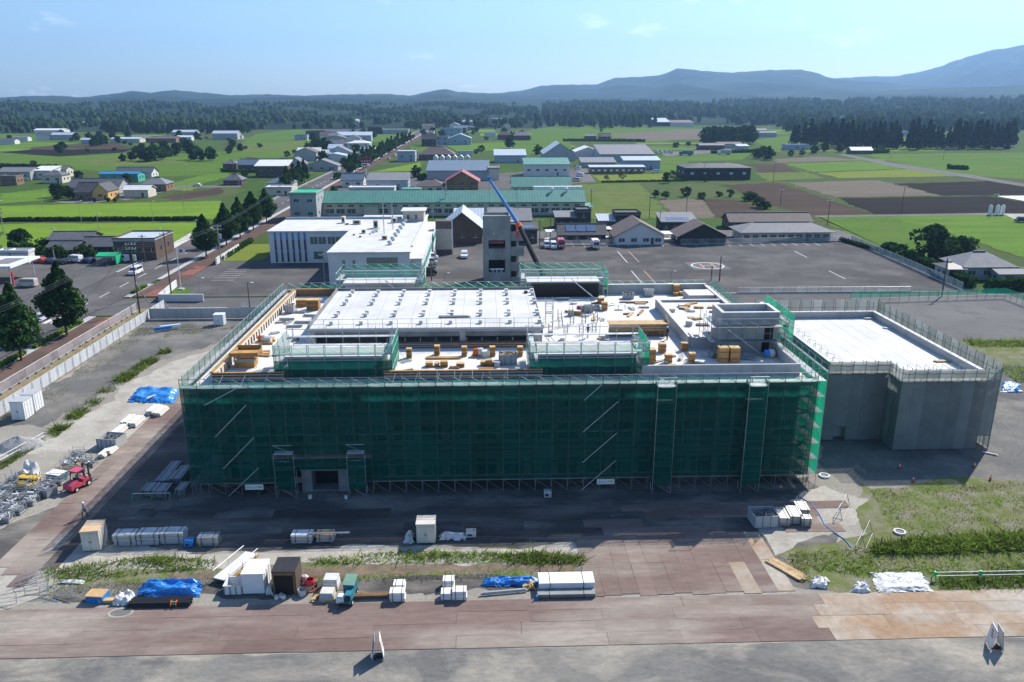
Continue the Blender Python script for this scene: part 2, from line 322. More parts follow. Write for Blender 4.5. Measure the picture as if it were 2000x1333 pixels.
# right of the building: dark packed yard, weeds and bare ground
sheet('yard', [(1605, 905), (1640, 940), (1760, 945), (2000, 945), (2160, 930), (2100, 700), (1900, 640), (1740, 585), (1535, 590), (1540, 640)], .006, 'm_site_dark', jit=.5, seed=3)
sheet('weed_ground', [(1680, 950), (1640, 985), (1700, 1040), (1640, 1060), (1530, 1075), (1560, 1140), (1640, 1165), (2200, 1150), (2200, 930), (1850, 940)], .008, 'm_weed_ground', jit=.8, step=1.6, seed=4)
sheet('weed_ground', [(1600, 950), (1480, 1010), (1510, 1075), (1560, 1070), (1660, 1030), (1700, 975)], .010, 'm_site_pale', jit=.7, step=1.6, seed=5)
sheet('weed_ground', [(1850, 662), (2100, 655), (2150, 720), (1940, 712)], .010, 'm_weed_ground', jit=.9, step=2, seed=6)
sheet('gravel_yard', [(1580, 588), (1830, 580), (1990, 580), (2150, 640), (2000, 662), (1880, 665), (1760, 640)], .012, 'm_asphalt_pale', jit=.4, seed=8)
# left of the building: dark packed lane, pale gravel and weed strips
sheet('yard', [(-66, 100), (-58.5, 100), (-55, 128), (-44, 140), (-33, 142), (-33, 153), (-66, 153)], .006, 'm_site_dark', jit=.7, seed=9, px=False)
sheet('gravel', [(-57, 92), (-40, 92), (-36, 118), (-36, 139), (-44, 137), (-53, 126)], .008, 'm_site_pale', jit=.8, seed=10, px=False)
sheet('gravel', [(-47, 58), (-41, 60), (-33, 66.5), (-28, 68.6), (-36, 70), (-43, 72)], .012, 'm_site_pale', jit=.4, seed=12, px=False)
sheet('weed_ground', [(90, 1100), (300, 1085), (430, 1095), (800, 1072), (1140, 1080), (1140, 1122), (900, 1128), (700, 1130), (400, 1130), (140, 1150), (60, 1165)], .010, 'm_weed_ground', jit=.5, step=1.2, seed=13)
sheet('dirt_strip', [(300, 1118), (600, 1112), (1120, 1098), (1125, 1112), (700, 1126), (350, 1132)], .016, 'soil', jit=.35, step=.9, seed=14)
sheet('apron', [(-60, 61), (33, 61), (37, 77), (37, 82.5), (-36, 82.5), (-46, 77)], .003, 'm_apron_shade', jit=.6, seed=15, px=False)
sheet('bare_strip', [(-34, 65.6), (8.8, 65.6), (8.8, 68.3), (-20, 68.6), (-34, 67.6)], .013, 'm_site_pale', jit=.5, step=1.3, seed=16, px=False)
sheet('bare_strip', [(-60, 30), (62, 30), (62, 53.4), (-60, 53.4)], .005, 'm_front', jit=.3, seed=17, px=False)
sheet('puddle', [(868, 0)], 0, 'soil') if False else None
# steel road plates
_SP = {}
def plate(par, x, y, lx, ly, mat, lift=0.0):
    k = (lx, ly, mat)
    if k not in _SP: _SP[k] = MB().box(-lx / 2 + .006, lx / 2 - .006, -ly / 2 + .006, ly / 2 - .006, 0, .024).mesh('steel_plate', mat)
    o = put('steel_plate', _SP[k], par, (x + R.uniform(-.02, .02), y + R.uniform(-.02, .02), .018 + lift), R.uniform(-.004, .004))
    o.rotation_euler.x = R.uniform(-.004, .004); return o
haul = tag(put('plate_road', None), kind='structure')
for r in range(4):
    off = R.uniform(-3, 0)
    for c in range(21):
        x = -62 + off + c * 6.1 + 3.05
        if x > 66: continue
        plate(haul, x, 53.3 + r * 1.57 + .78, 6.1, 1.57, 'm_plate_rust' if x > 27 + R.uniform(-6, 6) else 'm_plate', .002 * r)
for c in range(12):
    for r in range(2): plate(haul, 9.4 + c * 1.54, 59.75 + r * 5.0 + 2.5 + (c % 3) * .15, 1.54, 5.0, 'm_plate_rust' if c > 8 and R.random() < .5 else 'm_plate', .004)
for r in range(4):
    off = R.uniform(-3, 3)
    for c in range(14):
        x = -40 + off + c * 6.1 + 3
        if R.random() < .2 or x > 36: continue
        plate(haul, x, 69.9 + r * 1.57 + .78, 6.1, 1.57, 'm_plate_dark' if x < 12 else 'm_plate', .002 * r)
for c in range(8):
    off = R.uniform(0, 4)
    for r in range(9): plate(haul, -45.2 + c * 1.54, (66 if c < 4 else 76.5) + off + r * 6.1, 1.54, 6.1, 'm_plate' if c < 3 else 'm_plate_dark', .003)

# ================================================================== the building under construction
ZE = 12.1
X0, X1, Y0, Y1 = -31.5, 35.6, 80.7, 124.8            # eave outline
PX0, PX1, PY0, PY1 = -29.8, 34.9, 82.7, 122.4        # parapet outline
bl = thing('building_under_construction', 'large three-storey concrete building under construction wrapped in green netted scaffolding', 'building', (0, 82, 0))
def B(n, x0, x1, y0, y1, z0, z1, m, p=bl): return box(p, n, x0, x1, y0 - 82, y1 - 82, z0, z1, m)
fw = B('wall', PX0, PX1, 82.2, 82.7, .1, ZE - .5, 'concrete')
B('wall', PX0, PX0 + .4, 82.7, PY1, .1, ZE - .5, 'concrete'); B('wall', PX1 - .4, PX1, 82.7, PY1, .1, ZE - .5, 'concrete'); B('wall', PX0, PX1, PY1, PY1 + .4, .1, ZE - .5, 'concrete')
B('eave_slab', X0, X1, Y0, Y1, ZE - .5, ZE, 'roof_white')
B('floor_band', PX0 - .6, PX1 + .5, 81.4, 82.2, 4.1, 4.6, 'concrete_dark'); B('floor_band', PX0 - .6, PX1 + .5, 81.4, 82.2, 8.0, 8.5, 'concrete')
for fl, z0 in enumerate((.9, 5.2, 9.0)):
    for k in range(21):
        xx = PX0 + 1.2 + k * 3.05
        if fl == 0 and -22.5 < xx < -13.5: continue
        w = part(bl, 'window', MB().box(xx, xx + 2.2, .14, .22, z0, z0 + 1.9), 'glass')
        part(w, 'window_frame', MB().box(xx - .06, xx + 2.26, .1, .15, z0 - .08, z0).box(xx - .06, xx + 2.26, .1, .15, z0 + 1.9, z0 + 1.98).box(xx + 1.06, xx + 1.14, .1, .15, z0, z0 + 1.9), 'grey_metal')
# entrance opening
B('entrance_recess', -19.3, -16.4, 82.1, 82.19, .1, 3.0, 'black')
B('entrance_pier', -20.4, -19.3, 80.2, 82.1, 0, 2.6, 'concrete_dark'); B('entrance_pier', -16.4, -15.3, 80.2, 82.1, 0, 2.6, 'concrete_dark'); B('entrance_canopy', -20.6, -15.1, 80.1, 82.1, 2.6, 2.8, 'concrete_dark')
B('entrance_floor', -19.3, -16.4, 80.4, 82.1, 0, .12, 'concrete_dark')
# parapets: plywood formwork still on at the left and front, bare concrete at the right
def pw(n, x0, x1, y0, y1, z1, m): return B(n, x0, x1, y0, y1, ZE, z1, m)
pw('parapet', PX0, PX0 + .35, PY0, PY1, ZE + 1.05, 'cream_metal'); B('parapet_cap', PX0 - .12, PX0 + .18, PY0, PY1, ZE + 1.05, ZE + 1.2, 'ply')
pw('parapet', PX0, -22.3, PY1 - .3, PY1, ZE + 1.1, 'ply_dark'); B('parapet_cap', PX0, -22.3, PY1 - .34, PY1 + .1, ZE + 1.1, ZE + 1.2, 'ply')
pw('parapet', -11, 6, PY1 - .3, PY1, ZE + 1.1, 'ply_dark'); B('parapet_cap', -11, 6, PY1 - .36, PY1 + .04, ZE + 1.1, ZE + 1.16, 'concrete_white')
for a, b in ((PX0, -22), (-11.2, 6.2)):
    n = int((b - a) / 1.8)
    for i in range(n):
        xa, xb = a + (b - a) * i / n, a + (b - a) * (i + 1) / n
        pw('form_panel', xa + .02, xb - .02, PY0, PY0 + .28, ZE + 1.0, 'ply_dark')
    for k in range(3): tube(bl, 'form_pipe', (a, PY0 - .1 - 82, ZE + .22 + k * .3), (b, PY0 - .1 - 82, ZE + .22 + k * .3), .05, 'galv')
    B('parapet_cap', a, b, PY0 - .03, PY0 + .31, ZE + 1.0, ZE + 1.06, 'ply')
    for i in range(int((b - a) / 2.4)): tube(bl, 'form_prop', (a + 1 + i * 2.4, PY0 - 1.2 - 82, ZE), (a + 1.3 + i * 2.4, PY0 - .1 - 82, ZE + .9), .04, 'galv')
for i in range(19): tube(bl, 'form_prop', (PX0 - 1.35, PY0 + 1 + i * 2.1 - 82, ZE), (PX0 - .1, PY0 + 1.4 + i * 2.1 - 82, ZE + 1.0), .035, 'galv')
for i in range(33): B('form_stud', PX0 + .35, PX0 + .45, PY0 + .8 + i * 1.2, PY0 + .95 + i * 1.2, ZE + .1, ZE + .95, 'ply_dark')
for i in range(8):
    xa = 17.2 + i * (34.9 - 17.2) / 8; pw('parapet', xa, xa + (34.9 - 17.2) / 8 - .015, PY0, PY0 + .3, ZE + 1.35, 'concrete')
pw('parapet', PX1 - .3, PX1, PY0 + .3, PY1, ZE + 1.35, 'concrete'); pw('parapet', 18, PX1 - .3, PY1 - .3, PY1, ZE + 1.5, 'concrete')
B('parapet_cap', 18, PX1, PY1 - .4, PY1 + .1, ZE + 1.5, ZE + 1.58, 'concrete_white'); B('parapet_cap', PX1 - .38, PX1 + .06, PY0 + 8, PY1 - .4, ZE + 1.35, ZE + 1.43, 'concrete_white')
B('roof_slab', PX0 + .45, PX1 - .3, PY0 + .3, PY1 - .3, ZE, ZE + .03, 'concrete_white')
# raised central roof with its rows of plinths, open below at the front
RZ = 14.6; RX0, RX1, RY0, RY1 = -21.8, 7.1, 94.9, 115.4
B('upper_roof', RX0, RX1, RY0, RY1, RZ - .28, RZ, 'roof_white')
B('upper_beam', RX0, RX1, RY0 + .05, RY0 + .5, RZ - 1.15, RZ - .28, 'concrete_dark'); B('upper_kerb', RX0, RX1, RY0 - .06, RY0 + .3, RZ - .5, RZ - .3, 'concrete')
B('upper_wall', RX0 + .05, RX0 + .4, RY0 + .5, RY1, ZE, RZ - .28, 'concrete'); B('upper_wall', RX1 - .4, RX1 - .05, RY0 + .5, RY1, ZE, RZ - .28, 'concrete'); B('upper_wall', RX0 + .4, RX1 - .4, RY0 + 3, RY0 + 3.2, ZE, RZ - .28, 'concrete_dark')
for xc in (-21.4, -11.5, -2.9, 6.4): B('upper_column', xc - .35, xc + .35, RY0, RY0 + .7, ZE, RZ - .3, 'concrete')
B('low_wall', -11.2, 6.4, RY0 - .6, RY0 - .35, ZE, ZE + .75, 'ply_dark')
for k in range(2): tube(bl, 'form_pipe', (-11, RY0 - .68 - 82, ZE + .3 + k * .25), (6.2, RY0 - .68 - 82, ZE + .3 + k * .25), .04, 'galv')
for k in range(9): tube(bl, 'rebar_post', (-10 + k * 1.9, RY0 - .2 - 82, ZE), (-10 + k * 1.9, RY0 - .2 - 82, ZE + 1.25), .04, 'galv')
B('upper_parapet', RX0 - .1, RX0 + .12, RY0, RY1, RZ, RZ + .4, 'concrete_dark'); B('upper_parapet', RX0 + .12, RX1, RY1 - .2, RY1, RZ, RZ + .35, 'concrete_dark'); B('upper_parapet', RX1 - .12, RX1, RY0, RY1 - .2, RZ, RZ + .12, 'concrete')
pl = MB().box(-.22, .22, -.2, .2, 0, .42).mesh('plinth', 'roof_white'); pcap = MB().box(-.28, .28, -.23, .23, .42, .46).mesh('plinth_cap', 'roof_white')
for c in range(8):
    for yy in (96.6, 100.4, 101.9, 106.6, 108.4, 111.6, 113.6):
        xx = -19.3 + c * 3.72
        p = put('plinth', pl, bl, (xx, yy - 82, RZ)); put('plinth_cap', pcap, p)
for k in range(13): B('membrane_lap', RX0 + 1.2 + k * 2.2, RX0 + 1.26 + k * 2.2, RY0 + .4, RY1 - .3, RZ, RZ + .008, 'concrete')
B('roof_hatch', 5.6, 6.1, 112.6, 113.2, RZ, RZ + .3, 'dark')
# stair and light-well blocks standing on the roof edge
def block(x0, x1, y0, y1, ztop):
    B('block_wall', x0, x1, y0, y0 + .25, ZE, ztop - .25, 'concrete'); B('block_wall', x0, x0 + .25, y0 + .25, y1, ZE, ztop - .25, 'concrete'); B('block_wall', x1 - .25, x1, y0 + .25, y1, ZE, ztop - .25, 'concrete'); B('block_wall', x0 + .25, x1 - .25, y1 - .25, y1, ZE, ztop - .25, 'concrete')
    B('block_roof', x0 - .25, x1 + .25, y0 - .25, y1 + .2, ztop - .25, ztop, 'roof_white')
WINGS = [(-21.9, -11.5, 84.3, 88.7), (6.0, 16.8, 84.3, 88.7), (-21.7, -10.9, 121.0, 125.0), (6.7, 17.8, 121.0, 125.0)]
for w in WINGS: block(*w, 14.5)
B('upper_void', 7.2, 17.6, 120.3, 120.9, ZE, 14.2, 'black')
# lift motor room
mr_ = [28.3, 35.3, 91.3, 95.6]
B('motor_room_wall', mr_[0], mr_[1], mr_[2], mr_[2] + .3, ZE, 17.1, 'concrete'); B('motor_room_wall', mr_[0], mr_[0] + .3, mr_[2] + .3, mr_[3], ZE, 17.1, 'concrete')
B('motor_room_wall', mr_[1] - .3, mr_[1], mr_[2] + .3, mr_[3], ZE, 17.1, 'concrete'); B('motor_room_wall', mr_[0] + .3, mr_[1] - .3, mr_[3] - .3, mr_[3], ZE, 17.1, 'concrete')
B('motor_room_roof', mr_[0] + .3, mr_[1] - .3, mr_[2] + .3, mr_[3] - .3, 16.2, 16.35, 'roof_white')
for x0, x1, y0, y1 in ((mr_[0] - .04, mr_[1] + .04, mr_[2] - .04, mr_[2] + .36), (mr_[0] - .04, mr_[1] + .04, mr_[3] - .36, mr_[3] + .04), (mr_[0] - .04, mr_[0] + .36, mr_[2] + .36, mr_[3] - .36), (mr_[1] - .36, mr_[1] + .04, mr_[2] + .36, mr_[3] - .36)): B('motor_room_coping', x0, x1, y0, y1, 17.1, 17.16, 'concrete_white')
B('motor_room_window', 33.6, 34.7, mr_[2] - .03, mr_[2], 13.6, 15.2, 'black'); B('motor_room_door', 33.4, 34.3, mr_[2] - .03, mr_[2], ZE, 13.4, 'black')
# right-hand upstand walls
for x0, x1, y0, y1, h in ((24.9, 25.3, 93.2, 112.7, 1.5), (25.3, 28.3, 92.9, 93.2, 1.4), (24.9, 34.4, 112.7, 113.0, 1.3), (30.6, 34.5, 115.6, 119.3, 1.25)):
    pw('upstand', x0, x1, y0, y1, ZE + h, 'concrete')
    B('upstand_cap', x0 - .04, x1 + .04, y0 - .04, y1 + .04, ZE + h, ZE + h + .05, 'concrete_white')
B('lower_roof', 25.3, 34.4, 97.2, 112.7, ZE + .9, ZE + 1.0, 'concrete_white'); B('lower_roof', 25.3, 28.2, 93.2, 97.2, ZE + .9, ZE + 1.0, 'concrete_white')

# ================================================================== scaffolds
LIFT = [1.5, 3.35, 5.2, 7.05, 8.9, 10.7, 12.5]
def scaffold(label, a, b, nb, depth_dir, levels, ztop, z0=0.0, nets=None, inner_posts=True, deck_mat='deck', post_mat='galv', w=.85, deck_from=0, braces=True, rail_h=1.0, gap=None):
    """a->b is the outer line (x,y); depth_dir points to the wall. nets: list of (bay range, z0, z1, material)"""
    ax, ay = a; bx, by = b; L = math.hypot(bx - ax, by - ay); ux, uy = (bx - ax) / L, (by - ay) / L; dx, dy = depth_dir
    t = thing('scaffolding', label, 'scaffolding', ((ax + bx) / 2, (ay + by) / 2, z0)); ox, oy = (ax + bx) / 2, (ay + by) / 2
    st = L / nb
    def pt(i, d, z): return Vector((ax + ux * st * i + dx * d - ox, ay + uy * st * i + dy * d - oy, z - z0))
    for i in range(nb + 1):
        zb = 3.3 if gap and gap[0] < i < gap[1] else z0
        tube(t, 'standard', pt(i, 0, zb), pt(i, 0, ztop), .035, post_mat)
        if inner_posts: tube(t, 'standard', pt(i, w, zb), pt(i, w, ztop - .2), .035, post_mat)
    ang = math.atan2(uy, ux)
    for k, z in enumerate(levels):
        for e0, e1 in ([(0, gap[0]), (gap[1], nb)] if gap and k == 0 else [(0, nb)]):
            tube(t, 'guard_rail', pt(e0, 0, z + rail_h), pt(e1, 0, z + rail_h), .03, post_mat); tube(t, 'ledger', pt(e0, 0, z - .05), pt(e1, 0, z - .05), .03, post_mat)
            if inner_posts: tube(t, 'ledger', pt(e0, w, z - .05), pt(e1, w, z - .05), .03, post_mat)
        if k >= deck_from:
            for i in range(nb):
                if gap and k == 0 and gap[0] <= i < gap[1]: continue
                c = pt(i + .5, w / 2, z); kx = (round(st - .04, 3), round(w - .12, 3), .05, deck_mat)
                if kx not in _BX: _BX[kx] = MB().box(-kx[0] / 2, kx[0] / 2, -kx[1] / 2, kx[1] / 2, -.025, .025).mesh('deck_board', deck_mat)
                put('deck_board', _BX[kx], t, c, ang)
    if braces:
        for i in range(nb):
            for z in (levels[0] - 1.45 if z0 == 0 else None, levels[-1] + .05):
                if z is None or z < z0 or (gap and z < 2 and gap[0] <= i < gap[1]): continue
                h = .95 if z > levels[-1] else 1.35
                tube(t, 'brace', pt(i, -.02, z + h), pt(i + 1, -.02, z), .02, post_mat)
    for (i0, i1, za, zb, m) in nets or []:
        for i in range(i0, i1):
            p, q = pt(i, -.03, za), pt(i + 1, -.03, za); mb = MB(); k = len(mb.v); nx, ny = 3, 3; sag = R.uniform(.0, .11)
            h = zb - za; vs = []
            for jy in range(ny + 1):
                for jx in range(nx + 1):
                    u = jx / nx; vv = jy / ny; bl_ = 4 * u * (1 - u) * sag
                    q_ = p.lerp(q, u); vs.append((q_.x - dx * bl_ - p.x, q_.y - dy * bl_ - p.y, h * vv - (4 * u * (1 - u) * .04 if jy == ny else 0)))
            fs = [(jy * (nx + 1) + jx, jy * (nx + 1) + jx + 1, (jy + 1) * (nx + 1) + jx + 1, (jy + 1) * (nx + 1) + jx) for jy in range(ny) for jx in range(nx)]
            put('net_panel', mb.add(vs, fs).mesh('net_panel', m), t, p)
    return t, pt
SX0, SX1, SY0, SY1 = -32.2, 36.7, 79.7, 125.6
fr, fpt = scaffold('long green netted scaffold along the shaded front of the building', (SX0, SY0), (SX1 - 1.0, SY0), 38, (0, 1), LIFT, 13.5,
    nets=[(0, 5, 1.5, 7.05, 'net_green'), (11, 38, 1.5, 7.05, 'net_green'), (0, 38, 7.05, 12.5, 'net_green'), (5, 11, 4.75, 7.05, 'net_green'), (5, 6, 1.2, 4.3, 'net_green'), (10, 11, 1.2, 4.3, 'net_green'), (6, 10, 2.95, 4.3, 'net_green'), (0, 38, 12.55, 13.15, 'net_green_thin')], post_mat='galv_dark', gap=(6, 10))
for xa, z in ((-27.6, 10.7), (-26.9, 7.05), (-26.4, 3.35), (-26.2, -.2)):
    tube(fr, 'stair_stringer', (xa - (SX0 + SX1 - 1) / 2 - 2.1, -.25, z + (.2 if z < 0 else .0)), (xa - (SX0 + SX1 - 1) / 2 + 1.5, -.25, z + 3.6 if z < 10 else 12.6), .045, 'galv')
for k, z in enumerate((.1, 3.4, 7.05, 10.7)):
    xa = 10.4 - (SX0 + SX1 - 1) / 2; n = 3.7 if k < 3 else 1.9
    tube(fr, 'stair_stringer', (xa, -.25, z), (xa + n, -.25, z + (3.5 if k < 3 else 1.8)), .045, 'galv'); tube(fr, 'stair_stringer', (xa, .3, z + .7), (xa + n, .3, z + .7 + (3.5 if k < 3 else 1.8)), .03, 'galv')
# loading bays that stand out from the front scaffold
for x0, lab in ((18.1, 'green netted scaffold loading bay standing out from the front, beside the banner'), (27.9, 'green netted scaffold loading bay standing out from the front, by the building corner')):
    t, _ = scaffold(lab, (x0, 78.5), (x0 + 2.0, 78.5), 1, (0, 1), LIFT, 13.5, nets=[(0, 1, 1.0, 12.5, 'net_green')], w=1.0)
    for xs in (-1.06, 1.06): put('net_panel', MB().quad((xs, 0, 1), (xs, 1.1, 1), (xs, 1.1, 12.9), (xs, 0, 12.9)).mesh('net_panel', 'net_green'), t)
t, _ = scaffold('netted scaffold bay over the entrance, one flank standing forward', (-22.9, 78.9), (-20.8, 78.9), 1, (0, 1), LIFT[:3], 5.0, nets=[(0, 1, 1.0, 4.4, 'net_green')], w=.8)
t, _ = scaffold('netted scaffold bay beside the entrance on the banner-free side', (-15.1, 78.9), (-13.2, 78.9), 1, (0, 1), LIFT[:3], 5.0, nets=[(0, 1, 1.0, 4.4, 'net_green')], w=.8)
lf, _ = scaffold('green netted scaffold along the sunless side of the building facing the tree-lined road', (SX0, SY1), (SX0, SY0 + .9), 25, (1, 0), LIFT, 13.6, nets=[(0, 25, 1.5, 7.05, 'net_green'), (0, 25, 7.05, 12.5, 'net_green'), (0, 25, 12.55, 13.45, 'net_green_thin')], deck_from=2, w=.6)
rt, _ = scaffold('green netted scaffold on the sunlit flank of the building facing the grey annex', (SX1, SY0), (SX1, SY1), 25, (-1, 0), LIFT, 14.2, nets=[(0, 25, 1.5, 7.05, 'net_green_sunlit'), (0, 25, 7.05, 12.5, 'net_green_sunlit'), (0, 25, 12.55, 13.7, 'net_green_thin')], w=1.0)
bk, _ = scaffold('green netted scaffold along the back of the building by the rear road', (SX0 + .7, SY1), (SX1 - 1.1, SY1), 38, (0, -1), LIFT[4:], 13.4, nets=[(0, 38, 1.5, 12.5, 'net_green'), (0, 38, 12.55, 13.2, 'net_green_thin')], w=.7)
rt2, _ = scaffold('raised green netted scaffold beside the lift motor room on the roof', (SX1 - .1, 90), (SX1 - .1, 100), 5, (-1, 0), [14.4, 16.2], 17.4, z0=12.6, nets=[(0, 5, 13.8, 17.1, 'net_green_sunlit')], w=.9)
# banners on the front scaffold
def banner(x, z, label):
    t = thing('banner', label, 'banner', (x, 79.5, z))
    part(t, 'board', MB().box(0, 1.95, -.02, .02, 0, .62), 'white_paint')
    lettering(t, 'ほいωアワ', .36, (.06, -.03, .17), 'green_paint')
    for k in range(2): box(t, 'square_mark', 1.36 + k * .28, 1.56 + k * .28, -.028, -.021, .2, .4, 'yellow')
banner(-26.4, .75, 'white banner with green lettering on the scaffold beside the entrance'); banner(12.1, .75, 'white banner with green lettering on the scaffold beside the loading bay')
# netted scaffolds round the four roof blocks
for (x0, x1, y0, y1), lab in zip(WINGS, ('green netted scaffold round the front roof block beside the plywood-lined parapet', 'green netted scaffold round the front roof block beside the plywood formwork beam',
                                          'green netted scaffold round the rear roof block in front of the white office', 'green netted scaffold round the rear roof block below the crane boom')):
    front = y0 < 100; yo = y0 - 1.2 if front else y1 + 1.1; d = (0, 1) if front else (0, -1)
    nm = 'net_green' if front else 'net_green_thin'
    t, pt = scaffold(lab, (x0 - 1.2, yo), (x1 + 1.2, yo), 7, d, [13.3, 15.0] if front else [13.6, 15.4], 16.1, z0=ZE, nets=[(0, 7, ZE + .1, 14.3, 'net_green'), (0, 7, 15.0, 15.9, 'net_green_thin')] if front else [(0, 7, ZE, 16.3, 'net_green_thin')], w=.75)
    cx, cy_ = (x0 + x1) / 2, yo
    yy0, yy1 = (0, y1 - y0 + 2.2) if front else (-(y1 - y0 + 1.6), 0)
    for sx_, m_ in ((-1, 'net_green_thin'), (1, 'net_green_sunlit')):
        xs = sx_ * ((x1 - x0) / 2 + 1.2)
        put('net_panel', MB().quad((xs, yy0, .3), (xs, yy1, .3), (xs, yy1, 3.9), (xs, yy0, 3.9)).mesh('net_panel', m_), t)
        for z in (1.2, 2.9, 3.9):
            tube(t, 'ledger', (xs, yy0, z), (xs, yy1, z), .03, 'galv')
        for k in range(4):
            yk = yy0 + (yy1 - yy0) * k / 3; tube(t, 'standard', (xs, yk, 0), (xs, yk, 4.2), .035, 'galv'); tube(t, 'standard', (xs - sx_ * .7, yk, 0), (xs - sx_ * .7, yk, 4.0), .035, 'galv')
        for z in (1.2, 2.9): box(t, 'deck_board', xs - sx_ * .4 - .33, xs - sx_ * .4 + .33, yy0, yy1, z - .03, z + .02, 'deck')
    yin = yy1 if front else yy0
    tube(t, 'guard_rail', (-(x1 - x0) / 2 - 1.2, yin, 3.9), ((x1 - x0) / 2 + 1.2, yin, 3.9), .04, 'galv'); box(t, 'deck_board', -(x1 - x0) / 2 - 1.2, (x1 - x0) / 2 + 1.2, yin - .35, yin + .35, 3.0, 3.05, 'deck')
    for k in range(7):
        xk = -(x1 - x0) / 2 - .6 + k * ((x1 - x0) + 1.2) / 6; tube(t, 'standard', (xk, yin, 0), (xk, yin, 4.2), .035, 'galv')
        tube(t, 'brace', (xk, yin, 2.0), (xk + 1.2, yin, .4), .025, 'galv')
    if not front: tube(t, 'stair_stringer', (1.0, yin - .5, 3.0), (4.4, yin - 1.6, .3), .06, 'galv'); tube(t, 'stair_stringer', (1.0, yin - 1.1, 3.0), (4.4, yin - 2.2, .3), .06, 'galv')
    else: tube(t, 'stair_stringer', (-4.6, yin + .4, 2.9), (-2.6, yin + 1.0, .2), .05, 'galv'); tube(t, 'stair_stringer', (-4.0, yin + .4, 2.9), (-2.0, yin + 1.0, .2), .05, 'galv')
# guard rail along the raised roof, scaffold round the motor room
gr = thing('guard_rail_fence', 'grey tubular guard rail along the edge of the raised white roof', 'railing', (-7, RY0 + .1, RZ))
for k in range(17): tube(gr, 'post', (-14.7 + k * 1.8, 0, 0), (-14.7 + k * 1.8, 0, 1.15), .03, 'galv')
for z in (.5, 1.1): tube(gr, 'rail', (-14.7, 0, z), (14.1, 0, z), .025, 'galv')
for k in range(58): tube(gr, 'baluster', (-14.6 + k * .5, .05, 0), (-14.6 + k * .5, .05, .5), .012, 'galv')
mt, _ = scaffold('bare grey scaffold round the concrete lift motor room', (27.3, 89.9), (35.9, 89.9), 5, (0, 1), [13.9, 15.7], 16.6, z0=ZE, w=.9, post_mat='galv_dark', deck_mat='galv_dark')
tube(mt, 'stair_stringer', (-3.0, -.3, 3.4), (1.5, -.3, .1), .06, 'galv'); tube(mt, 'stair_stringer', (-3.0, .3, 3.4), (1.5, .3, .1), .06, 'galv')
for k in range(9): box(mt, 'stair_tread', -3.0 + k * .5, -2.7 + k * .5, -.3, .3, 3.3 - k * .37, 3.34 - k * .37, 'galv')
for k in range(4):
    yk = k * 1.7; tube(mt, 'standard', (-4.9, yk, 0), (-4.9, yk, 4.4), .035, 'galv_dark'); tube(mt, 'standard', (-4.2, yk, 0), (-4.2, yk, 4.4), .035, 'galv_dark')
for z in (1.8, 3.6): box(mt, 'deck_board', -4.9, -4.2, 0, 6.6, z - .03, z + .02, 'deck'); tube(mt, 'guard_rail', (-4.95, 0, z + .9), (-4.95, 6.6, z + .9), .03, 'galv')

# ================================================================== annex
AZ = 8.8
an = thing('annex_building', 'low concrete annex with a bright white flat roof beside the main building', 'building', (51, 100, 0))
def A(n, x0, x1, y0, y1, z0, z1, m): return box(an, n, x0 - 51, x1 - 51, y0 - 100, y1 - 100, z0, z1, m)
A('wall', 43.4, 51.2, 93.2, 93.6, 0, AZ - .2, 'concrete'); A('wall', 51.2, 60.8, 90.2, 90.6, 0, AZ - .2, 'concrete'); A('wall', 43.4, 43.8, 93.6, 119, 0, AZ - .2, 'concrete'); A('wall', 60.4, 60.8, 90.6, 119, 0, AZ - .2, 'concrete'); A('wall', 43.8, 60.4, 118.6, 119, 0, AZ - .2, 'concrete'); A('wall', 51.2, 51.6, 90.6, 93.2, 0, AZ - .2, 'concrete')
part(an, 'roof_slab', MB().prism([(43.3 - 51, -6.9), (51.1 - 51, -6.9), (51.1 - 51, -9.9), (61 - 51, -9.9), (61 - 51, 19.1), (43.3 - 51, 19.1)], AZ - .2, AZ), 'roof_white')
for x0, x1, y0, y1 in ((43.3, 61, 118.6, 119.1), (60.5, 61, 90.1, 118.6), (51.1, 60.5, 90.1, 90.5), (43.3, 51.1, 93.1, 93.5), (43.3, 43.7, 93.5, 118.6)): A('parapet', x0, x1, y0, y1, AZ, AZ + 1.0, 'concrete'); A('parapet_cap', x0 - .03, x1 + .03, y0 - .03, y1 + .03, AZ + 1.0, AZ + 1.06, 'roof_white')
for k in range(8): A('membrane_lap', 45 + k * 2.0, 45.06 + k * 2.0, 93.6, 118.5, AZ, AZ + .008, 'concrete')
AL = [1.9, 3.7, 5.5, 7.3, 9.1]
def ascf(label, a, b, nb, d, top=10.6, extra=None, z_low=.15, skip=(), thin=True):
    nets = []
    for i in range(nb):
        nets.append((i, i + 1, 2.0 if i in skip else z_low, 8.9, 'net_grey')); nets.append((i, i + 1, 8.9, top, 'net_grey_thin'))
    return scaffold(label, a, b, nb, d, AL, top + .05, nets=nets, post_mat='tube_green', deck_mat='galv_dark', w=.8, braces=False)
ascf('grey meshed scaffold on the set-back front of the annex, nearer the main building', (42.4, 91.9), (50.0, 91.9), 5, (0, 1), skip=(1,))
ascf('grey meshed scaffold on the forward front of the annex facing the yard', (50.0, 88.7), (62.0, 88.7), 8, (0, 1), skip=(7,))
t, _ = ascf('short grey meshed scaffold return where the annex front steps forward', (50.0, 91.9), (50.0, 88.7), 2, (1, 0))
ascf('grey meshed scaffold on the annex side by the gravel yard', (62.1, 88.7), (62.1, 120.2), 17, (-1, 0), top=11.2)
ascf('grey meshed scaffold at the back of the annex by the rear road', (62.1, 120.3), (42.4, 120.3), 11, (0, -1), top=11.4)
ascf('grey meshed scaffold between the annex and the main building', (42.3, 120.3), (42.3, 92), 16, (1, 0), top=9.0)
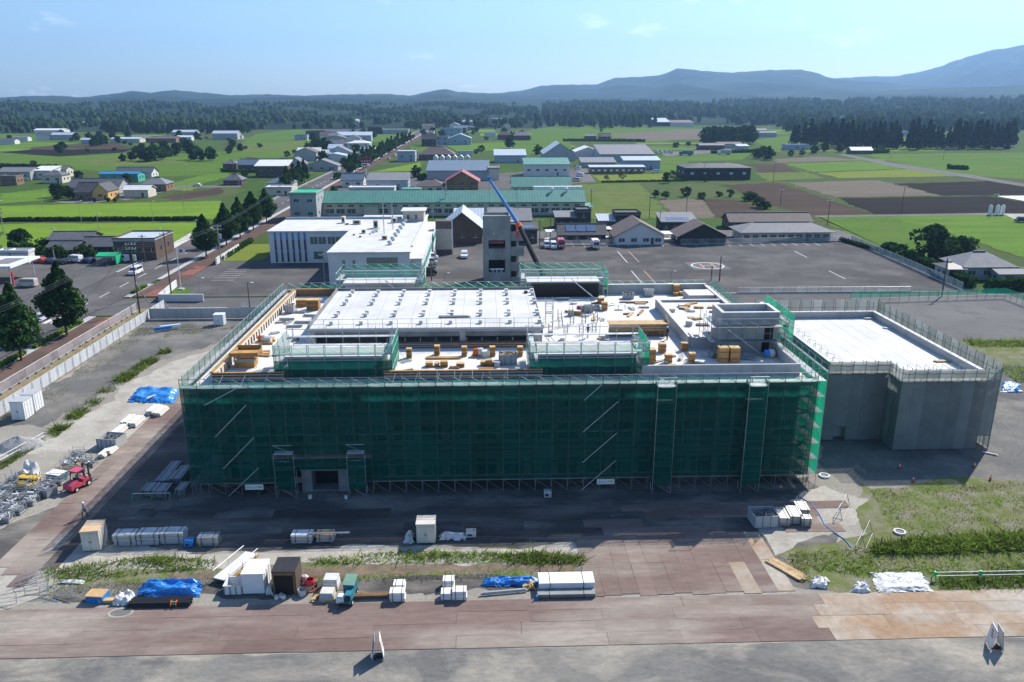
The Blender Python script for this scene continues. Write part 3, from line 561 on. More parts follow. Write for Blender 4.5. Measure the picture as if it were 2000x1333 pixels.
for k, (x, y) in enumerate([(44.3 + .1 * k, 94.6 + k * 1.75) for k in range(9)]):
    if k > 8: break
rf = thing('roof_railing', 'row of low grey guard frames along the annex roof edge', 'railing', (43.9, 94, AZ))
for k in range(9):
    y = .6 + k * 2.0
    f = part(rf, 'guard_frame', MB().tube((0, y, 0), (0, y, 1.5), .03).tube((1.1, y, 0), (1.1, y, 1.2), .03).tube((0, y, 1.5), (1.1, y, 1.2), .03).tube((0, y, .7), (1.1, y, .6), .02), 'galv')
for k in range(8): part(rf, 'guard_frame', MB().tube((8 + k * 1.1, -2.6, 0), (8 + k * 1.1, -2.6, 1.5), .025).tube((8 + k * 1.1, -2.6, 1.5), (8.8 + k * 1.1, -2.6, .9), .025), 'galv')
# ================================================================== things lying on the roof
RFZ = ZE + .03
def rp(px, py, z=RFZ): return P(px, py, z)
_n = [0]
def form_box(px, py, w, d, h, label, z=RFZ, mat='ply', group='plywood column forms on the roof', rz=None, lip=True):
    """boxed plywood column form: four shuttering panels, battens round them, and a capping board"""
    p = rp(px, py, z); t = thing('plywood_form', label, 'formwork', (p.x, p.y + d / 2, z), R.uniform(-.08, .08) if rz is None else rz, group)
    for nm, a in (('panel', (-w / 2, w / 2, -d / 2, -d / 2 + .06)), ('panel', (-w / 2, w / 2, d / 2 - .06, d / 2)), ('panel', (-w / 2, -w / 2 + .06, -d / 2 + .06, d / 2 - .06)), ('panel', (w / 2 - .06, w / 2, -d / 2 + .06, d / 2 - .06))): box(t, nm, *a, 0, h, mat)
    for k in range(2 if h > .8 else 1):
        z0 = h * (.25 + .45 * k); part(t, 'batten', MB().box(-w / 2 - .05, w / 2 + .05, -d / 2 - .06, -d / 2 - .005, z0, z0 + .1).box(-w / 2 - .05, w / 2 + .05, d / 2 + .005, d / 2 + .06, z0, z0 + .1), 'ply_dark')
    if lip: box(t, 'cap_board', -w / 2 - .02, w / 2 + .02, -d / 2 - .02, d / 2 + .02, h, h + .05, 'ply_pale')
    return t
ROW = 'plywood column forms along the raised roof'
for px, py in ((799, 701), (853.6, 695), (907, 697), (962, 697), (1016, 697)): form_box(px, py, .62, .62, 1.15, 'upright plywood column form standing before the open front of the raised roof', group=ROW)
LOWB = 'low plywood boxes by the front parapet'
for px, py, w, h in ((838, 718, .8, .5), (853, 717.5, .55, .4), (867, 718, .85, .65), (899, 718, .9, .42), (945, 716, .75, .5), (956, 717, .6, .75), (969, 716, .8, .5)): form_box(px, py, w, .7, h, 'low plywood box lying just inside the pipe-braced front parapet', group=LOWB)
form_box(1271, 711, 1.1, 1.1, 1.65, 'big plywood box with offcuts on its lid beside the front roof block', group=None)
CR = 'plywood column forms round the upstand walls'
for px, py, w, h in ((1294, 690, .8, 1.1), (1306, 711, .8, 1.05), (1337, 687, .75, 1.0), (1352, 710, .7, 1.15), (1341.6, 620, .7, 1.15), (1350, 636, .8, 1.05), (1174, 594, .8, .85), (1181, 607, .85, 1.15)): form_box(px, py, w, w * .9, h, 'squat plywood column form among the concrete upstand walls and steel posts', group=CR)
for px, lab in ((1413, 'tall plywood crate with a broken lid beside the motor room stair'), (1435, 'tall plywood crate with a whole lid beside the motor room stair')): form_box(px, 709, 1.1, 1.0, 1.75, lab, group=None, rz=0)
BB = 'plywood boxes heaped by the rear parapet'
for px, py, w, h in ((1303, 572, .9, .9), (1311, 569, .9, 1.1), (1321, 576, .9, 1.5), (1328, 572, .9, .6), (1334, 578, 1.1, .55), (1341, 577, .9, .7), (1320, 579, .8, .5)): form_box(px, py, w, .9, h, 'plywood box in the heap by the rear concrete parapet', group=BB)
form_box(589, 600, 1.6, 1.2, 1.0, 'plywood box on bearers beside a stack of formwork at the roof corner', group=None); form_box(611, 607, 1.7, 1.4, 1.5, 'plywood stair form with a sloping board at the roof corner', group=None)
for px, py, w in ((1336, 604, 1.1), (1342, 599, .9), (1365, 602, 1.2), (1390, 602, 1.0), (1362, 624, 1.3)):
    p = rp(px, py, ZE + 1.0); t = thing('plywood_sheets', 'small stack of loose plywood sheets on the white lower roof', 'plywood', p, R.uniform(-.5, .5), 'loose plywood stacks on the lower roof')
    for k in range(3): box(t, 'sheet', -w / 2 + R.uniform(-.1, .1), w / 2, -.4, .4 + R.uniform(-.1, .1), k * .1, k * .1 + .08, R.choice(('ply', 'ply_pale', 'timber')))
# the big corner form and the big beam form
p = rp(478, 719); t = thing('plywood_form', 'large plywood form with a wide tray top near the pipe-braced roof corner', 'formwork', (p.x, p.y + .9, RFZ), .03)
part(t, 'lower_box', MB().box(-1.15, 1.1, -.9, .9, 0, .75), 'ply'); part(t, 'upper_box', MB().box(-1.1, 1.05, -.85, .85, 1.1, 1.5), 'ply')
tr = part(t, 'tray', MB().box(-1.6, 1.55, -1.1, 1.2, 1.5, 1.6), 'ply'); part(tr, 'tray_rim', MB().box(-1.6, 1.55, -1.16, -1.1, 1.42, 1.85).box(-1.2, 1.55, 1.2, 1.26, 1.5, 2.1).box(1.55, 1.61, -1.1, 1.2, 1.45, 1.85), 'ply')
for k in range(3): tube(t, 'waler', (-1.2, -1.0, .82 + k * .1), (1.2, -1.0, .82 + k * .1), .04, 'galv')
for x in (-1.4, 1.3): tube(t, 'prop', (x, -1.0, 0), (x, -1.0, 1.5), .04, 'galv')
p = rp(1248, 659); t = thing('beam_form', 'long plywood beam form with a pale deck lying across the roof', 'formwork', (p.x, p.y + 1.0, RFZ), 0)
part(t, 'deck', MB().box(-3.9, 3.8, -.7, 1.1, 1.62, 1.7), 'ply_pale')
for k in range(8): part(t, 'side_panel', MB().box(-3.9 + k * .97, -3.9 + k * .97 + .95, -.86, -.74, .75, 1.6), 'ply')
for k in range(2): tube(t, 'waler', (-3.9, -.95, 1.0 + k * .3), (3.8, -.95, 1.0 + k * .3), .05, 'galv')
part(t, 'top_rail', MB().box(-3.95, 3.9, -.92, -.74, 1.6, 1.72), 'ply_pale'); part(t, 'end_board', MB().add([(3.8, -.9, 1.6), (3.9, -.9, 1.6), (3.9, 1.2, 1.6), (3.8, 1.2, 1.6), (3.8, -.9, 1.75), (3.9, -.9, 1.75), (3.9, 1.2, 2.3), (3.8, 1.2, 2.3)], [(0, 3, 2, 1), (4, 5, 6, 7), (0, 1, 5, 4), (1, 2, 6, 5), (2, 3, 7, 6), (3, 0, 4, 7)]), 'ply')
part(t, 'base_form', MB().box(-3.7, 3.7, -.6, .9, 0, .72), 'ply_dark')
for k in range(9): tube(t, 'prop', (-3.8 + k * .93, -1.05, 0), (-3.8 + k * .93, -1.05, .9), .04, 'galv_dark')
def planks(px, py, L, n, label, z=RFZ, rz=0.0, mat='timber', group=None, w=.2, cat='timber', name='plank_stack', pn='plank'):
    p = rp(px, py, z); t = thing(name, label, cat, p, rz, group)
    for k in range(n):
        o = R.uniform(-.15, .15); q = R.uniform(.85, 1.0) * L / 2
        box(t, pn, -q + o, q + o, -w * n / 4 + (k % max(1, n // 2)) * w, -w * n / 4 + (k % max(1, n // 2)) * w + w * .9, .03 + (k // max(1, n // 2)) * .09, .03 + (k // max(1, n // 2)) * .09 + .08, mat, R.uniform(-.03, .03))
    return t
planks(866, 701, 4.2, 6, 'long orange timbers laid beside the plywood column forms', mat='ply'); planks(1238, 592, 4.4, 6, 'grey and brown planks laid across the rear roof slab', mat='ply_dark')
planks(887, 620, 4.2, 6, 'weathered boards lying on the raised white roof by its guard rail', z=RZ, mat='galv_dark'); planks(1231, 616, 2.6, 4, 'short yellow timbers leaning behind the beam form', rz=1.1, mat='ply_pale')
planks(1250, 612, 3.0, 5, 'reddish timbers beside the yellow ones behind the beam form', rz=1.15, mat='ply'); planks(1280, 562, 2.9, 4, 'thin plywood strips leaning along the rear parapet', mat='ply_pale'); planks(1351, 563, 1.8, 3, 'plywood strip beside the concrete upstand at the back', mat='ply_pale')
planks(1225, 571, 1.6, 6, 'pile of formwork boards by the rear block scaffold', mat='ply', w=.3); planks(1376, 636, 2.2, 8, 'bundle of brown battens on edge beside the motor room scaffold', z=ZE + 1.0, mat='ply_dark')
planks(523, 672, 1.3, 5, 'small pile of orange boards inside the corner parapet', mat='ply', w=.3); planks(520, 692, 1.0, 4, 'short pale boards beside the large tray form', mat='ply_pale', w=.3)
planks(1797, 617, 2.0, 4, 'grey boards by the back parapet of the annex roof', z=AZ, mat='timber') if False else None
planks(1699, 624, 2.2, 5, 'grey boards at the back corner of the annex roof', z=AZ, mat='galv'); planks(1733, 643, 1.2, 2, 'single short board on the annex roof', z=AZ, rz=-.7, mat='galv'); planks(1839, 707, 2.0, 6, 'weathered boards at the front corner of the annex roof', z=AZ, mat='timber', rz=.05)
def bag(px, py, w, label, z=RFZ, mats=('orange', 'tarp_white'), group=None):
    """sagging woven bag on a pallet"""
    p = rp(px, py, z); t = thing('woven_bag', label, 'bag', (p.x, p.y + w / 2, z), R.uniform(-.2, .2), group)
    part(t, 'pallet', MB().box(-w / 2 - .1, w / 2 + .1, -w / 2 - .1, w / 2 + .1, 0, .13), 'timber')
    def blob(x0, s, h, seed):
        r = random.Random(seed); vs = []; n = 12
        for j, (rr, zz) in enumerate(((.85, .13), (1.05, .3), (1.0, .62), (.75, .85), (.0, .95))):
            for i in range(n): a = 2 * math.pi * i / n; q = s * rr * (1 + r.uniform(-.08, .08)) * (1 / max(abs(math.cos(a)), abs(math.sin(a)))) ** .6; vs.append((x0 + q * math.cos(a), q * math.sin(a), h * zz * (1 + r.uniform(-.04, .04)) + .02))
        return MB().add(vs, [(j * n + i, j * n + (i + 1) % n, (j + 1) * n + (i + 1) % n, (j + 1) * n + i) for j in range(4) for i in range(n)])
    part(t, 'sack', blob(-w * .18, w * .32, w * .8, int(px)), mats[0]); part(t, 'wrapping', blob(w * .2, w * .33, w * .85, int(px) + 3), mats[1])
    return t
bag(934, 699, 1.3, 'red and clear wrapped bag between the column forms'); bag(1134, 610, 1.1, 'pink and white rubbish bag beside the grey bins on the roof', mats=('pink_red', 'tarp_white')); bag(510, 670, 1.1, 'orange bag near the plywood-lined roof corner'); bag(1505, 702, 1.3, 'blue wrapped bag in the shade of the motor room', mats=('tarp_blue', 'tarp_white'))
def bin_(px, py, w, d, h, label, z=RFZ, mat='grey_metal', rz=0.0, group=None, fill='timber', ribs=3, cat='skip bin', name='skip_bin'):
    p = rp(px, py, z); t = thing(name, label, cat, (p.x, p.y + d / 2, z), rz, group)
    bx = part(t, 'body', MB().box(-w / 2, w / 2, -d / 2, -d / 2 + .05, .06, h).box(-w / 2, w / 2, d / 2 - .05, d / 2, .06, h).box(-w / 2, -w / 2 + .05, -d / 2 + .05, d / 2 - .05, .06, h).box(w / 2 - .05, w / 2, -d / 2 + .05, d / 2 - .05, .06, h).box(-w / 2 + .05, w / 2 - .05, -d / 2 + .05, d / 2 - .05, .06, .12), mat)
    for k in range(ribs + 1):
        xk = -w / 2 + .05 + (w - .1) * k / ribs; part(bx, 'rib', MB().box(xk - .04, xk + .04, -d / 2 - .04, -d / 2 - .003, .06, h), 'galv_dark')
    part(bx, 'rim', MB().box(-w / 2 - .03, w / 2 + .03, -d / 2 - .05, -d / 2 + .02, h, h + .06).box(-w / 2 - .03, w / 2 + .03, d / 2 - .02, d / 2 + .05, h, h + .06).box(-w / 2 - .04, -w / 2 + .03, -d / 2, d / 2, h, h + .055).box(w / 2 - .03, w / 2 + .04, -d / 2, d / 2, h, h + .055), mat)
    for s in (-1, 1): part(t, 'skid', MB().box(s * w * .35 - .06, s * w * .35 + .06, -d / 2, d / 2, 0, .06), 'galv_dark')
    if fill:
        mb = MB()
        for k in range(10): x, y = R.uniform(-w * .38, w * .38), R.uniform(-d * .36, d * .36); mb.box(x - .35, x + .35, y - .05, y + .05, h - .15, h - .02 + R.uniform(0, .14), R.uniform(0, 3))
        part(t, 'offcuts', mb, fill)
    return t
bin_(992, 713, 2.1, 1.5, 1.15, 'grey steel bin heaped with timber offcuts by the front parapet')
bin_(1150, 611, 1.3, 1.0, .9, 'grey steel bin beside the pink rubbish bag', fill='galv_dark'); bin_(1268, 580, 1.5, 1.2, 1.0, 'grey bin of upright panels near the rear parapet', fill='galv'); bin_(1228, 585, 1.6, 1.1, .85, 'pale grey bin with dark contents by the rear block scaffold', fill='dark')
bin_(565, 613, 1.3, 1.2, 1.2, 'green netted bin of offcuts inside the corner parapet', fill='ply_pale', mat='grey_metal')
bin_(1512, 690, .9, .9, .8, 'white plastic bin in the shade of the motor room', mat='white_metal', fill=None); bin_(1167, 607, .9, 1.5, .4, 'tilted steel chute beside a plywood column form', fill=None)
def pipes(px, py, L, n, label, z=RFZ, rz=0.0, r=.045, mat='galv', group=None, name='pipe_bundle', rows=3, cat='pipes'):
    p = rp(px, py, z); t = thing(name, label, cat, p, rz, group)
    for s in (-.3, .3): box(t, 'bearer', s * L - .05, s * L + .05, -n / rows * r * 1.2, n / rows * r * 1.2, 0, .08, 'timber')
    for k in range(n):
        row = k % rows; c = k // rows; y = (c - n / rows / 2) * r * 2.1 + row * r; z0 = .08 + r + row * r * 1.8; o = R.uniform(-.12, .12)
        tube(t, 'pipe', (-L / 2 + o, y, z0), (L / 2 + o, y, z0), r, mat)
    return t
PB = 'steel pipe bundles on the corner roof'
for px, py, L in ((560, 626, 2.0), (608, 619, 2.2), (585, 612, 1.8), (591, 632, 2.2), (575, 640, 2.0)): pipes(px, py, L, 12, 'bundle of grey scaffold pipes between the corner parapet and the raised roof', group=PB, rz=R.uniform(-.2, .2))
pipes(1120, 611, 2.4, 12, 'bundle of dark pipes in front of the rear roof block', mat='galv_dark'); pipes(1390, 704, 1.6, 9, 'dark pipes beside the tall plywood crates', mat='galv_dark') if False else None
pipes(1455, 702, 2.2, 12, 'dark pipes in the shade below the motor room stair', mat='galv_dark'); pipes(1290, 706, 1.8, 12, 'silver pipes between two squat column forms', mat='galv', rz=.6); pipes(1100, 586, 1.8, 10, 'silver pipes in the shade under the rear roof block', mat='galv')
pipes(1330, 700, 2.4, 9, 'dark pipes lying in shade beside a plywood column form', mat='galv_dark', rz=1.2)
# rebar starters and rolling tower
RC = 'upright rebar cages on the slab'
for px, py in ((1093, 625), (1095, 640), (1115, 618), (1117, 634), (1138, 615), (1140, 632), (1160, 613), (1163, 630), (1075, 650), (1105, 652), (1135, 655), (1160, 650)):
    p = rp(px, py); t = thing('rebar_cage', 'grey steel rebar cage standing on the slab beside the raised roof', 'rebar', p, 0, RC)
    for a, b in ((-.25, -.25), (.25, -.25), (.25, .25), (-.25, .25)): tube(t, 'bar', (a, b, 0), (a, b, 1.3 + R.uniform(-.2, .2)), .035, 'galv_dark', 5)
    for z in (.3, .8): part(t, 'hoop', MB().box(-.28, .28, -.28, -.25, z, z + .04).box(-.28, .28, .25, .28, z, z + .04).box(-.28, -.25, -.25, .25, z, z + .04).box(.25, .28, -.25, .25, z, z + .04), 'galv_dark')
p = rp(1073, 636); t = thing('access_tower', 'bare steel access tower standing against the raised roof', 'scaffolding', p)
for x in (-.5, .5):
    for y in (0, 1.5): tube(t, 'standard', (x, y, 0), (x, y, 3.6), .04, 'galv')
for z in (.5, 1.2, 1.9, 2.6, 3.3): part(t, 'frame_rung', MB().tube((-.5, 0, z), (.5, 0, z), .03).tube((-.5, 1.5, z), (.5, 1.5, z), .03), 'galv')
for z in (1.6, 3.0): box(t, 'deck_board', -.5, .5, .1, 1.4, z, z + .05, 'deck')
tube(t, 'brace', (.5, 0, .2), (.5, 1.5, 1.6), .025, 'galv'); tube(t, 'brace', (.5, 1.5, 1.6), (.5, 0, 3.0), .025, 'galv')
p = rp(1214, 604); t = thing('work_table', 'white topped trestle table on the roof slab', 'table', p)
part(t, 'table_top', MB().box(-.6, .6, -.4, .4, .7, .76), 'white_metal')
for x in (-.5, .5):
    for y in (-.3, .3): tube(t, 'leg', (x, y, 0), (x, y, .7), .03, 'galv')

# loose stuff strewn over the slabs
ZN = (((-29, -23.2), (88, 120), RFZ, 'between the corner parapet and the raised roof', 16), ((8.2, 24), (96, 119), RFZ, 'between the raised roof and the concrete upstands', 20), ((18, 33), (84, 90), RFZ, 'before the motor room', 10), ((-10.5, 5), (84, 93), RFZ, 'between the front parapet and the raised roof', 10), ((25.8, 33.5), (98, 112), ZE + 1.0, 'on the lower white roof', 10))
for (xa, xb), (ya, yb), zz, where, cnt in ZN:
    for k in range(cnt):
        kind = k % 3; nm, cat, lab = (('plank_pile', 'timber', 'short pile of loose boards '), ('pipe_pile', 'pipes', 'small heap of loose grey tubes '), ('tool_box', 'box', 'small site box with a lid '))[kind]
        t = thing(nm, lab + where, cat, (R.uniform(xa, xb), R.uniform(ya, yb), zz), R.uniform(-.6, .6) + (1.57 if k % 4 == 0 else 0), nm.replace('_', ' ') + 's ' + where)
        L = R.uniform(.9, 2.2)
        if kind == 0:
            m = R.choice(('ply', 'ply_pale', 'timber', 'ply_dark'))
            for q in range(4): box(t, 'board', -L / 2, L / 2, -.3 + (q % 2) * .26, -.08 + (q % 2) * .26, (q // 2) * .1, (q // 2) * .1 + .09, m, R.uniform(-.12, .12))
        elif kind == 1:
            for q in range(6): tube(t, 'tube', (-L / 2 + R.uniform(-.2, .2), -.3 + q * .11, .06 + R.uniform(0, .15)), (L / 2, -.3 + q * .11 + R.uniform(-.2, .2), .06 + R.uniform(0, .15)), .04, R.choice(('galv', 'galv_dark')))
        else:
            w = R.uniform(.3, .5); h = R.uniform(.35, .8); part(t, 'body', MB().box(-w, w, -w * .7, w * .7, 0, h), R.choice(('grey_metal', 'ply', 'cream_metal', 'galv_dark'))); part(t, 'lid', MB().box(-w - .03, w + .03, -w * .7 - .03, w * .7 + .03, h, h + .07), R.choice(('ply_pale', 'white_metal', 'galv')))
# ================================================================== people
def person(loc, rz, label, shirt, trousers, helmet, pose='walk', sit=False):
    t = thing('person', label, 'person', loc, rz)
    J = {}; E_ = []; Rr = []
    V = []
    def j(n, x, y, z, r, par=None):
        J[n] = len(V); V.append((x, y, z)); Rr.append(r)
        if par: E_.append((J[par], J[n]))
    hip = .95 if not sit else .48
    j('pel', 0, 0, hip, .13); j('wst', 0, .01, hip + .16, .125, 'pel'); j('ch', 0, 0, hip + .36, .15, 'wst'); j('nk', 0, 0, hip + .56, .055, 'ch'); j('hd', 0, .02, hip + .66, .085, 'nk'); j('ht', 0, .03, hip + .78, .085, 'hd')
    for s, n in ((-1, 'l'), (1, 'r')):
        st = .18 * s if pose == 'walk' else 0
        j('sh' + n, .19 * s, 0, hip + .49, .06, 'ch'); j('el' + n, .25 * s, (-st * .8) + (.12 if sit else 0), hip + .22, .045, 'sh' + n); j('wr' + n, .25 * s, .12 - st * .9 + (.22 if sit else 0), hip + .0 + (.2 if sit else 0), .032, 'el' + n); j('hn' + n, .25 * s, .16 - st, hip - .06 + (.22 if sit else 0), .035, 'wr' + n)
        for f in range(4): j('f%d%s' % (f, n), .25 * s + (f - 1.5) * .02, .19 - st + .005 * f, hip - .13 - .006 * (1.5 - abs(f - 1.5)) + (.22 if sit else 0), .009, 'hn' + n)
        j('th' + n, .25 * s - .045 * s, .2 - st, hip - .09 + (.22 if sit else 0), .01, 'hn' + n)
        j('hp' + n, .09 * s, 0, hip - .06, .09, 'pel')
        if sit: j('kn' + n, .12 * s, .42, hip - .02, .065, 'hp' + n); j('an' + n, .12 * s, .45, .08, .045, 'kn' + n); j('to' + n, .12 * s, .6, .05, .04, 'an' + n)
        else: j('kn' + n, .1 * s, st + .05, .5, .065, 'hp' + n); j('an' + n, .1 * s, st * 1.3 - .03, .08, .045, 'kn' + n); j('to' + n, .1 * s, st * 1.3 + .14, .04, .04, 'an' + n)
    me = bpy.data.meshes.new('body'); me.from_pydata(V, E_, []); o = put('body', me, t)
    sk = o.modifiers.new('skin', 'SKIN')
    for i, sv in enumerate(me.skin_vertices[0].data): sv.radius = (Rr[i], Rr[i]); sv.use_root = (i == 0)
    o.modifiers.new('sub', 'SUBSURF').levels = 1; o.modifiers['sub'].render_levels = 1
    bpy.context.view_layer.update(); dg = bpy.context.evaluated_depsgraph_get(); nm = bpy.data.meshes.new_from_object(o.evaluated_get(dg)); o.modifiers.clear(); o.data = nm
    for m in (shirt, trousers, 'skin'): nm.materials.append(MATS[m])
    for p_ in nm.polygons:
        z = p_.center.z; x = abs(p_.center.x)
        p_.material_index = 2 if z > hip + .55 or (x > .2 and z < hip + .12) else (1 if z < hip + .06 else 0); p_.use_smooth = True
    hm = MB(); n = 10
    for k, (rr, zz) in enumerate(((.135, .0), (.125, .07), (.085, .13), (.0, .15))):
        for i in range(n): a = 2 * math.pi * i / n; hm.v.append((rr * math.cos(a), .03 + rr * 1.1 * math.sin(a), hip + .71 + zz))
    hm.f += [(k * n + i, k * n + (i + 1) % n, (k + 1) * n + (i + 1) % n, (k + 1) * n + i) for k in range(3) for i in range(n)]
    part(t, 'helmet', hm, helmet); part(t, 'belt', MB().box(-.17, .17, -.13, .14, hip + .05, hip + .1), 'black')
    part(t, 'nose', MB().add([(-.012, .1, hip + .66), (.012, .1, hip + .66), (0, .135, hip + .655), (0, .1, hip + .7)], [(0, 1, 2), (1, 3, 2), (3, 0, 2)]), 'skin')
    for s in (-1, 1): part(t, 'eye', MB().box(s * .035 - .012, s * .035 + .012, .098, .11, hip + .69, hip + .702), 'black')
    return t
M('skin', (.50, .29, .19), .6, .05, 2); M('cloth_blue', (.30, .40, .50), .9, .1, 2); M('cloth_navy', (.03, .04, .07), .9, .1, 2); M('cloth_grey', (.3, .31, .32), .9, .1, 2)
p = P(167, 1012); person((p.x, p.y, .05), 2.6, 'worker in pale blue shirt and white helmet walking at the shadow edge', 'cloth_blue', 'cloth_navy', 'white_paint')
p = rp(1303, 664); person((p.x, p.y, RFZ), 2.0, 'worker in dark clothes standing at the end of the plywood beam form', 'cloth_navy', 'cloth_navy', 'white_paint', pose='stand')
p = rp(1148, 660); person((p.x, p.y, RFZ), .4, 'worker in navy clothes bending over the slab beside the rebar cages', 'cloth_navy', 'cloth_grey', 'blue_paint')

# ================================================================== yard: containers, sheds, bundles
def container(px0, px1, py, ptop, d, label, mat='cream_metal', roof=None, rz=0.0, door=True, name='storage_container'):
    a, b = P(px0, py), P(px1, py); w = (b - a).length
    x, y = (a.x + b.x) / 2, a.y
    lo, hi = 0.5, 4.5
    for _ in range(40):
        m = (lo + hi) / 2; X = x; Y = y; c, s = math.cos(-YAW), math.sin(-YAW); Yc = s * X + c * Y; f = Yc * math.cos(PIT) - (m - CH) * math.sin(PIT); u = Yc * math.sin(PIT) + (m - CH) * math.cos(PIT)
        if 666.5 - F_PX * u / f > ptop: lo = m
        else: hi = m
    h = lo
    t = thing(name, label, 'container', (x, y, 0), rz)
    part(t, 'wall', MB().box(-w / 2, w / 2, 0, d, .1, h - .08), mat)
    part(t, 'roof', MB().box(-w / 2 - .05, w / 2 + .05, -.05, d + .05, h - .08, h), roof or mat)
    for s in (-1, 1): part(t, 'skid', MB().box(s * w * .4 - .06, s * w * .4 + .06, 0, d, 0, .1), 'galv_dark')
    if door:
        for s in (0, 1):
            dr = part(t, 'door', MB().box(-w / 2 + .08 + s * (w / 2 - .06), s * (w / 2 - .06) - .02, -.04, -.005, .16, h - .3), mat); part(dr, 'handle', MB().box(-.12 + s * .18, -.08 + s * .18, -.07, -.042, h * .42, h * .52), 'dark')
    for k in range(3): part(t, 'corrugation', MB().box(w / 2 + .002, w / 2 + .035, d * (.15 + .3 * k), d * (.28 + .3 * k), .2, h - .2), mat)
    return t, w, h
container(163, 196, 1078, 1038, 2.2, 'tall beige steel container with a rust-stained roof among the pallets', 'cream_metal', 'rust_metal', rz=.12)
container(814, 850, 1063, 1024, 1.7, 'pale beige double-door container standing alone on the bare strip', 'cream_metal', 'cream_metal')
container(475, 517, 1162, 1121, 2.3, 'white steel shed with a roller door next to the brown shed', 'white_metal', 'white_metal', door=False)
t, w, h = container(535, 578, 1164, 1117, 2.3, 'open brown shed cluttered with buckets next to the white shed', 'ply_dark', 'dark', door=False, name='storage_shed')
part(t, 'doorway', MB().box(-w / 2 + .15, w / 2 - .15, -.03, -.004, .15, h - .4), 'black'); part(t, 'side_cladding', MB().box(w / 2 + .04, w / 2 + .07, .05, 2.25, .12, h - .1), 'pole_wood')
container(1 + 417, 437, 637, 615, 1.6, 'small white steel locker standing near the rear grey hoarding', 'white_metal', 'white_metal')
container(24, 50, 822, 785, 2.2, 'white flat-topped steel shed with a small box at its foot, beside the white hoarding', 'white_metal', 'grey_metal'); container(46, 70, 806, 771, 2.2, 'white flat-topped steel shed just behind its twin beside the hoarding', 'white_metal', 'grey_metal')
def crate_stack(px, py, w, d, h, label, mat='grey_metal', group=None, top='galv', rz=0.0, layers=4):
    p = P(px, py); t = thing('stacked_panels', label, 'panels', (p.x, p.y + d / 2, 0), rz, group)
    for s in (-.35, .35): box(t, 'bearer', s * w - .06, s * w + .06, -d / 2, d / 2, 0, .1, 'timber')
    for k in range(layers):
        z0 = .1 + (h - .1) * k / layers; o = R.uniform(-.04, .04); box(t, 'panel', -w / 2 + o, w / 2 + o, -d / 2 + o, d / 2 + o, z0, z0 + (h - .1) / layers - .02, mat if k < layers - 1 else top)
    for s in (-.3, .3): part(t, 'strap', MB().box(s * w - .02, s * w + .02, -d / 2 - .06, d / 2 + .06, .1, h + .01), 'dark')
    return t
CG = 'bundles of grey scaffold decks beside the beige container'
for px, py, w in ((244, 1068, 2.1), (290, 1066, 2.1), (337, 1064, 2.2)): crate_stack(px, py, w, 1.3, 1.25, 'grey bundle of scaffold decks in the row beside the beige container', group=CG, layers=6, top='deck')
crate_stack(406, 1069, 1.9, 1.1, 1.05, 'low grey cage of scaffold fittings at the end of the bundle row', mat='galv', layers=5)
crate_stack(590, 1063, 2.0, 1.1, 1.0, 'grey bundle of decks with pale top boards on the bare strip', layers=5, top='white_metal'); crate_stack(635, 1060, 1.7, 1.0, .9, 'grey bundle of decks with a long pole across it', layers=5, top='ply_pale')
pipes(643, 1043, 4.0, 2, 'long pale pole laid across two deck bundles', z=.95, r=.06, rows=1)
WB = 'white boxed panels by the plate road'
for px, py, w, h in ((780, 1160, 1.0, .9), (776, 1178, 1.3, 1.0), (876, 1152, 1.0, .9), (874, 1174, 1.1, .75), (898, 1175, 1.2, 1.0)): crate_stack(px, py, w, .9, h, 'white boxed stack of panels standing beside the plate road', mat='white_metal', top='white_paint', group=WB, layers=3)
crate_stack(1107, 1170, 5.0, 1.3, .5, 'long low stack of dark steel panels under white sheets by the plate crossing', mat='galv_dark', top='galv_dark', layers=4); crate_stack(1107, 1158, 4.9, 1.7, 1.0, 'long stack of white sheets beside the plate crossing', mat='white_metal', top='white_paint', layers=5)
DS = 'stacked steel decks beside the open skip'
for px, py, w, d in ((1531, 1029, 1.3, 2.3), (1557, 1026, 1.3, 2.3), (1571, 1012, 1.2, 1.8), (1576, 1030, 1.0, .9)): crate_stack(px, py, w, d, 1.0, 'stack of galvanised steel decks beside the open skip', mat='galv', top='deck', group=DS, layers=6, rz=-.1)
bin_(1496, 1032, 2.5, 2.0, 1.3, 'open grey steel skip at the edge of the building shadow', z=0, fill='galv_dark', rz=.02, ribs=3)
bin_(212, 878, 2.6, 2.2, 1.3, 'open grey steel skip on the haul lane beside cream pipes', z=0, fill='galv_dark', rz=-.18, ribs=4)
# small table-top bin, ramp unit
bin_(456, 1163, 1.6, 1.4, .9, 'white lidded steel bin beside the white shed', z=0, mat='white_metal', fill=None); 
p = P(431, 1142); t = thing('gangway', 'aluminium gangway with railings lying on the weeds behind the white shed', 'gangway', (p.x, p.y, .1), -.36)
part(t, 'deck', MB().box(-.7, .7, 0, 4.6, .35, .45), 'concrete_white')
for s in (-1, 1):
    part(t, 'side_plate', MB().box(s * .72 - .03, s * .72 + .03, 0, 4.6, .1, .5), 'ply_pale' if s > 0 else 'galv'); tube(t, 'hand_rail', (s * .78, .1, 1.1), (s * .78, 4.5, 1.1), .035, 'galv')
    for k in range(3): tube(t, 'rail_post', (s * .78, .3 + k * 1.9, .3), (s * .78, .3 + k * 1.9, 1.1), .03, 'galv')
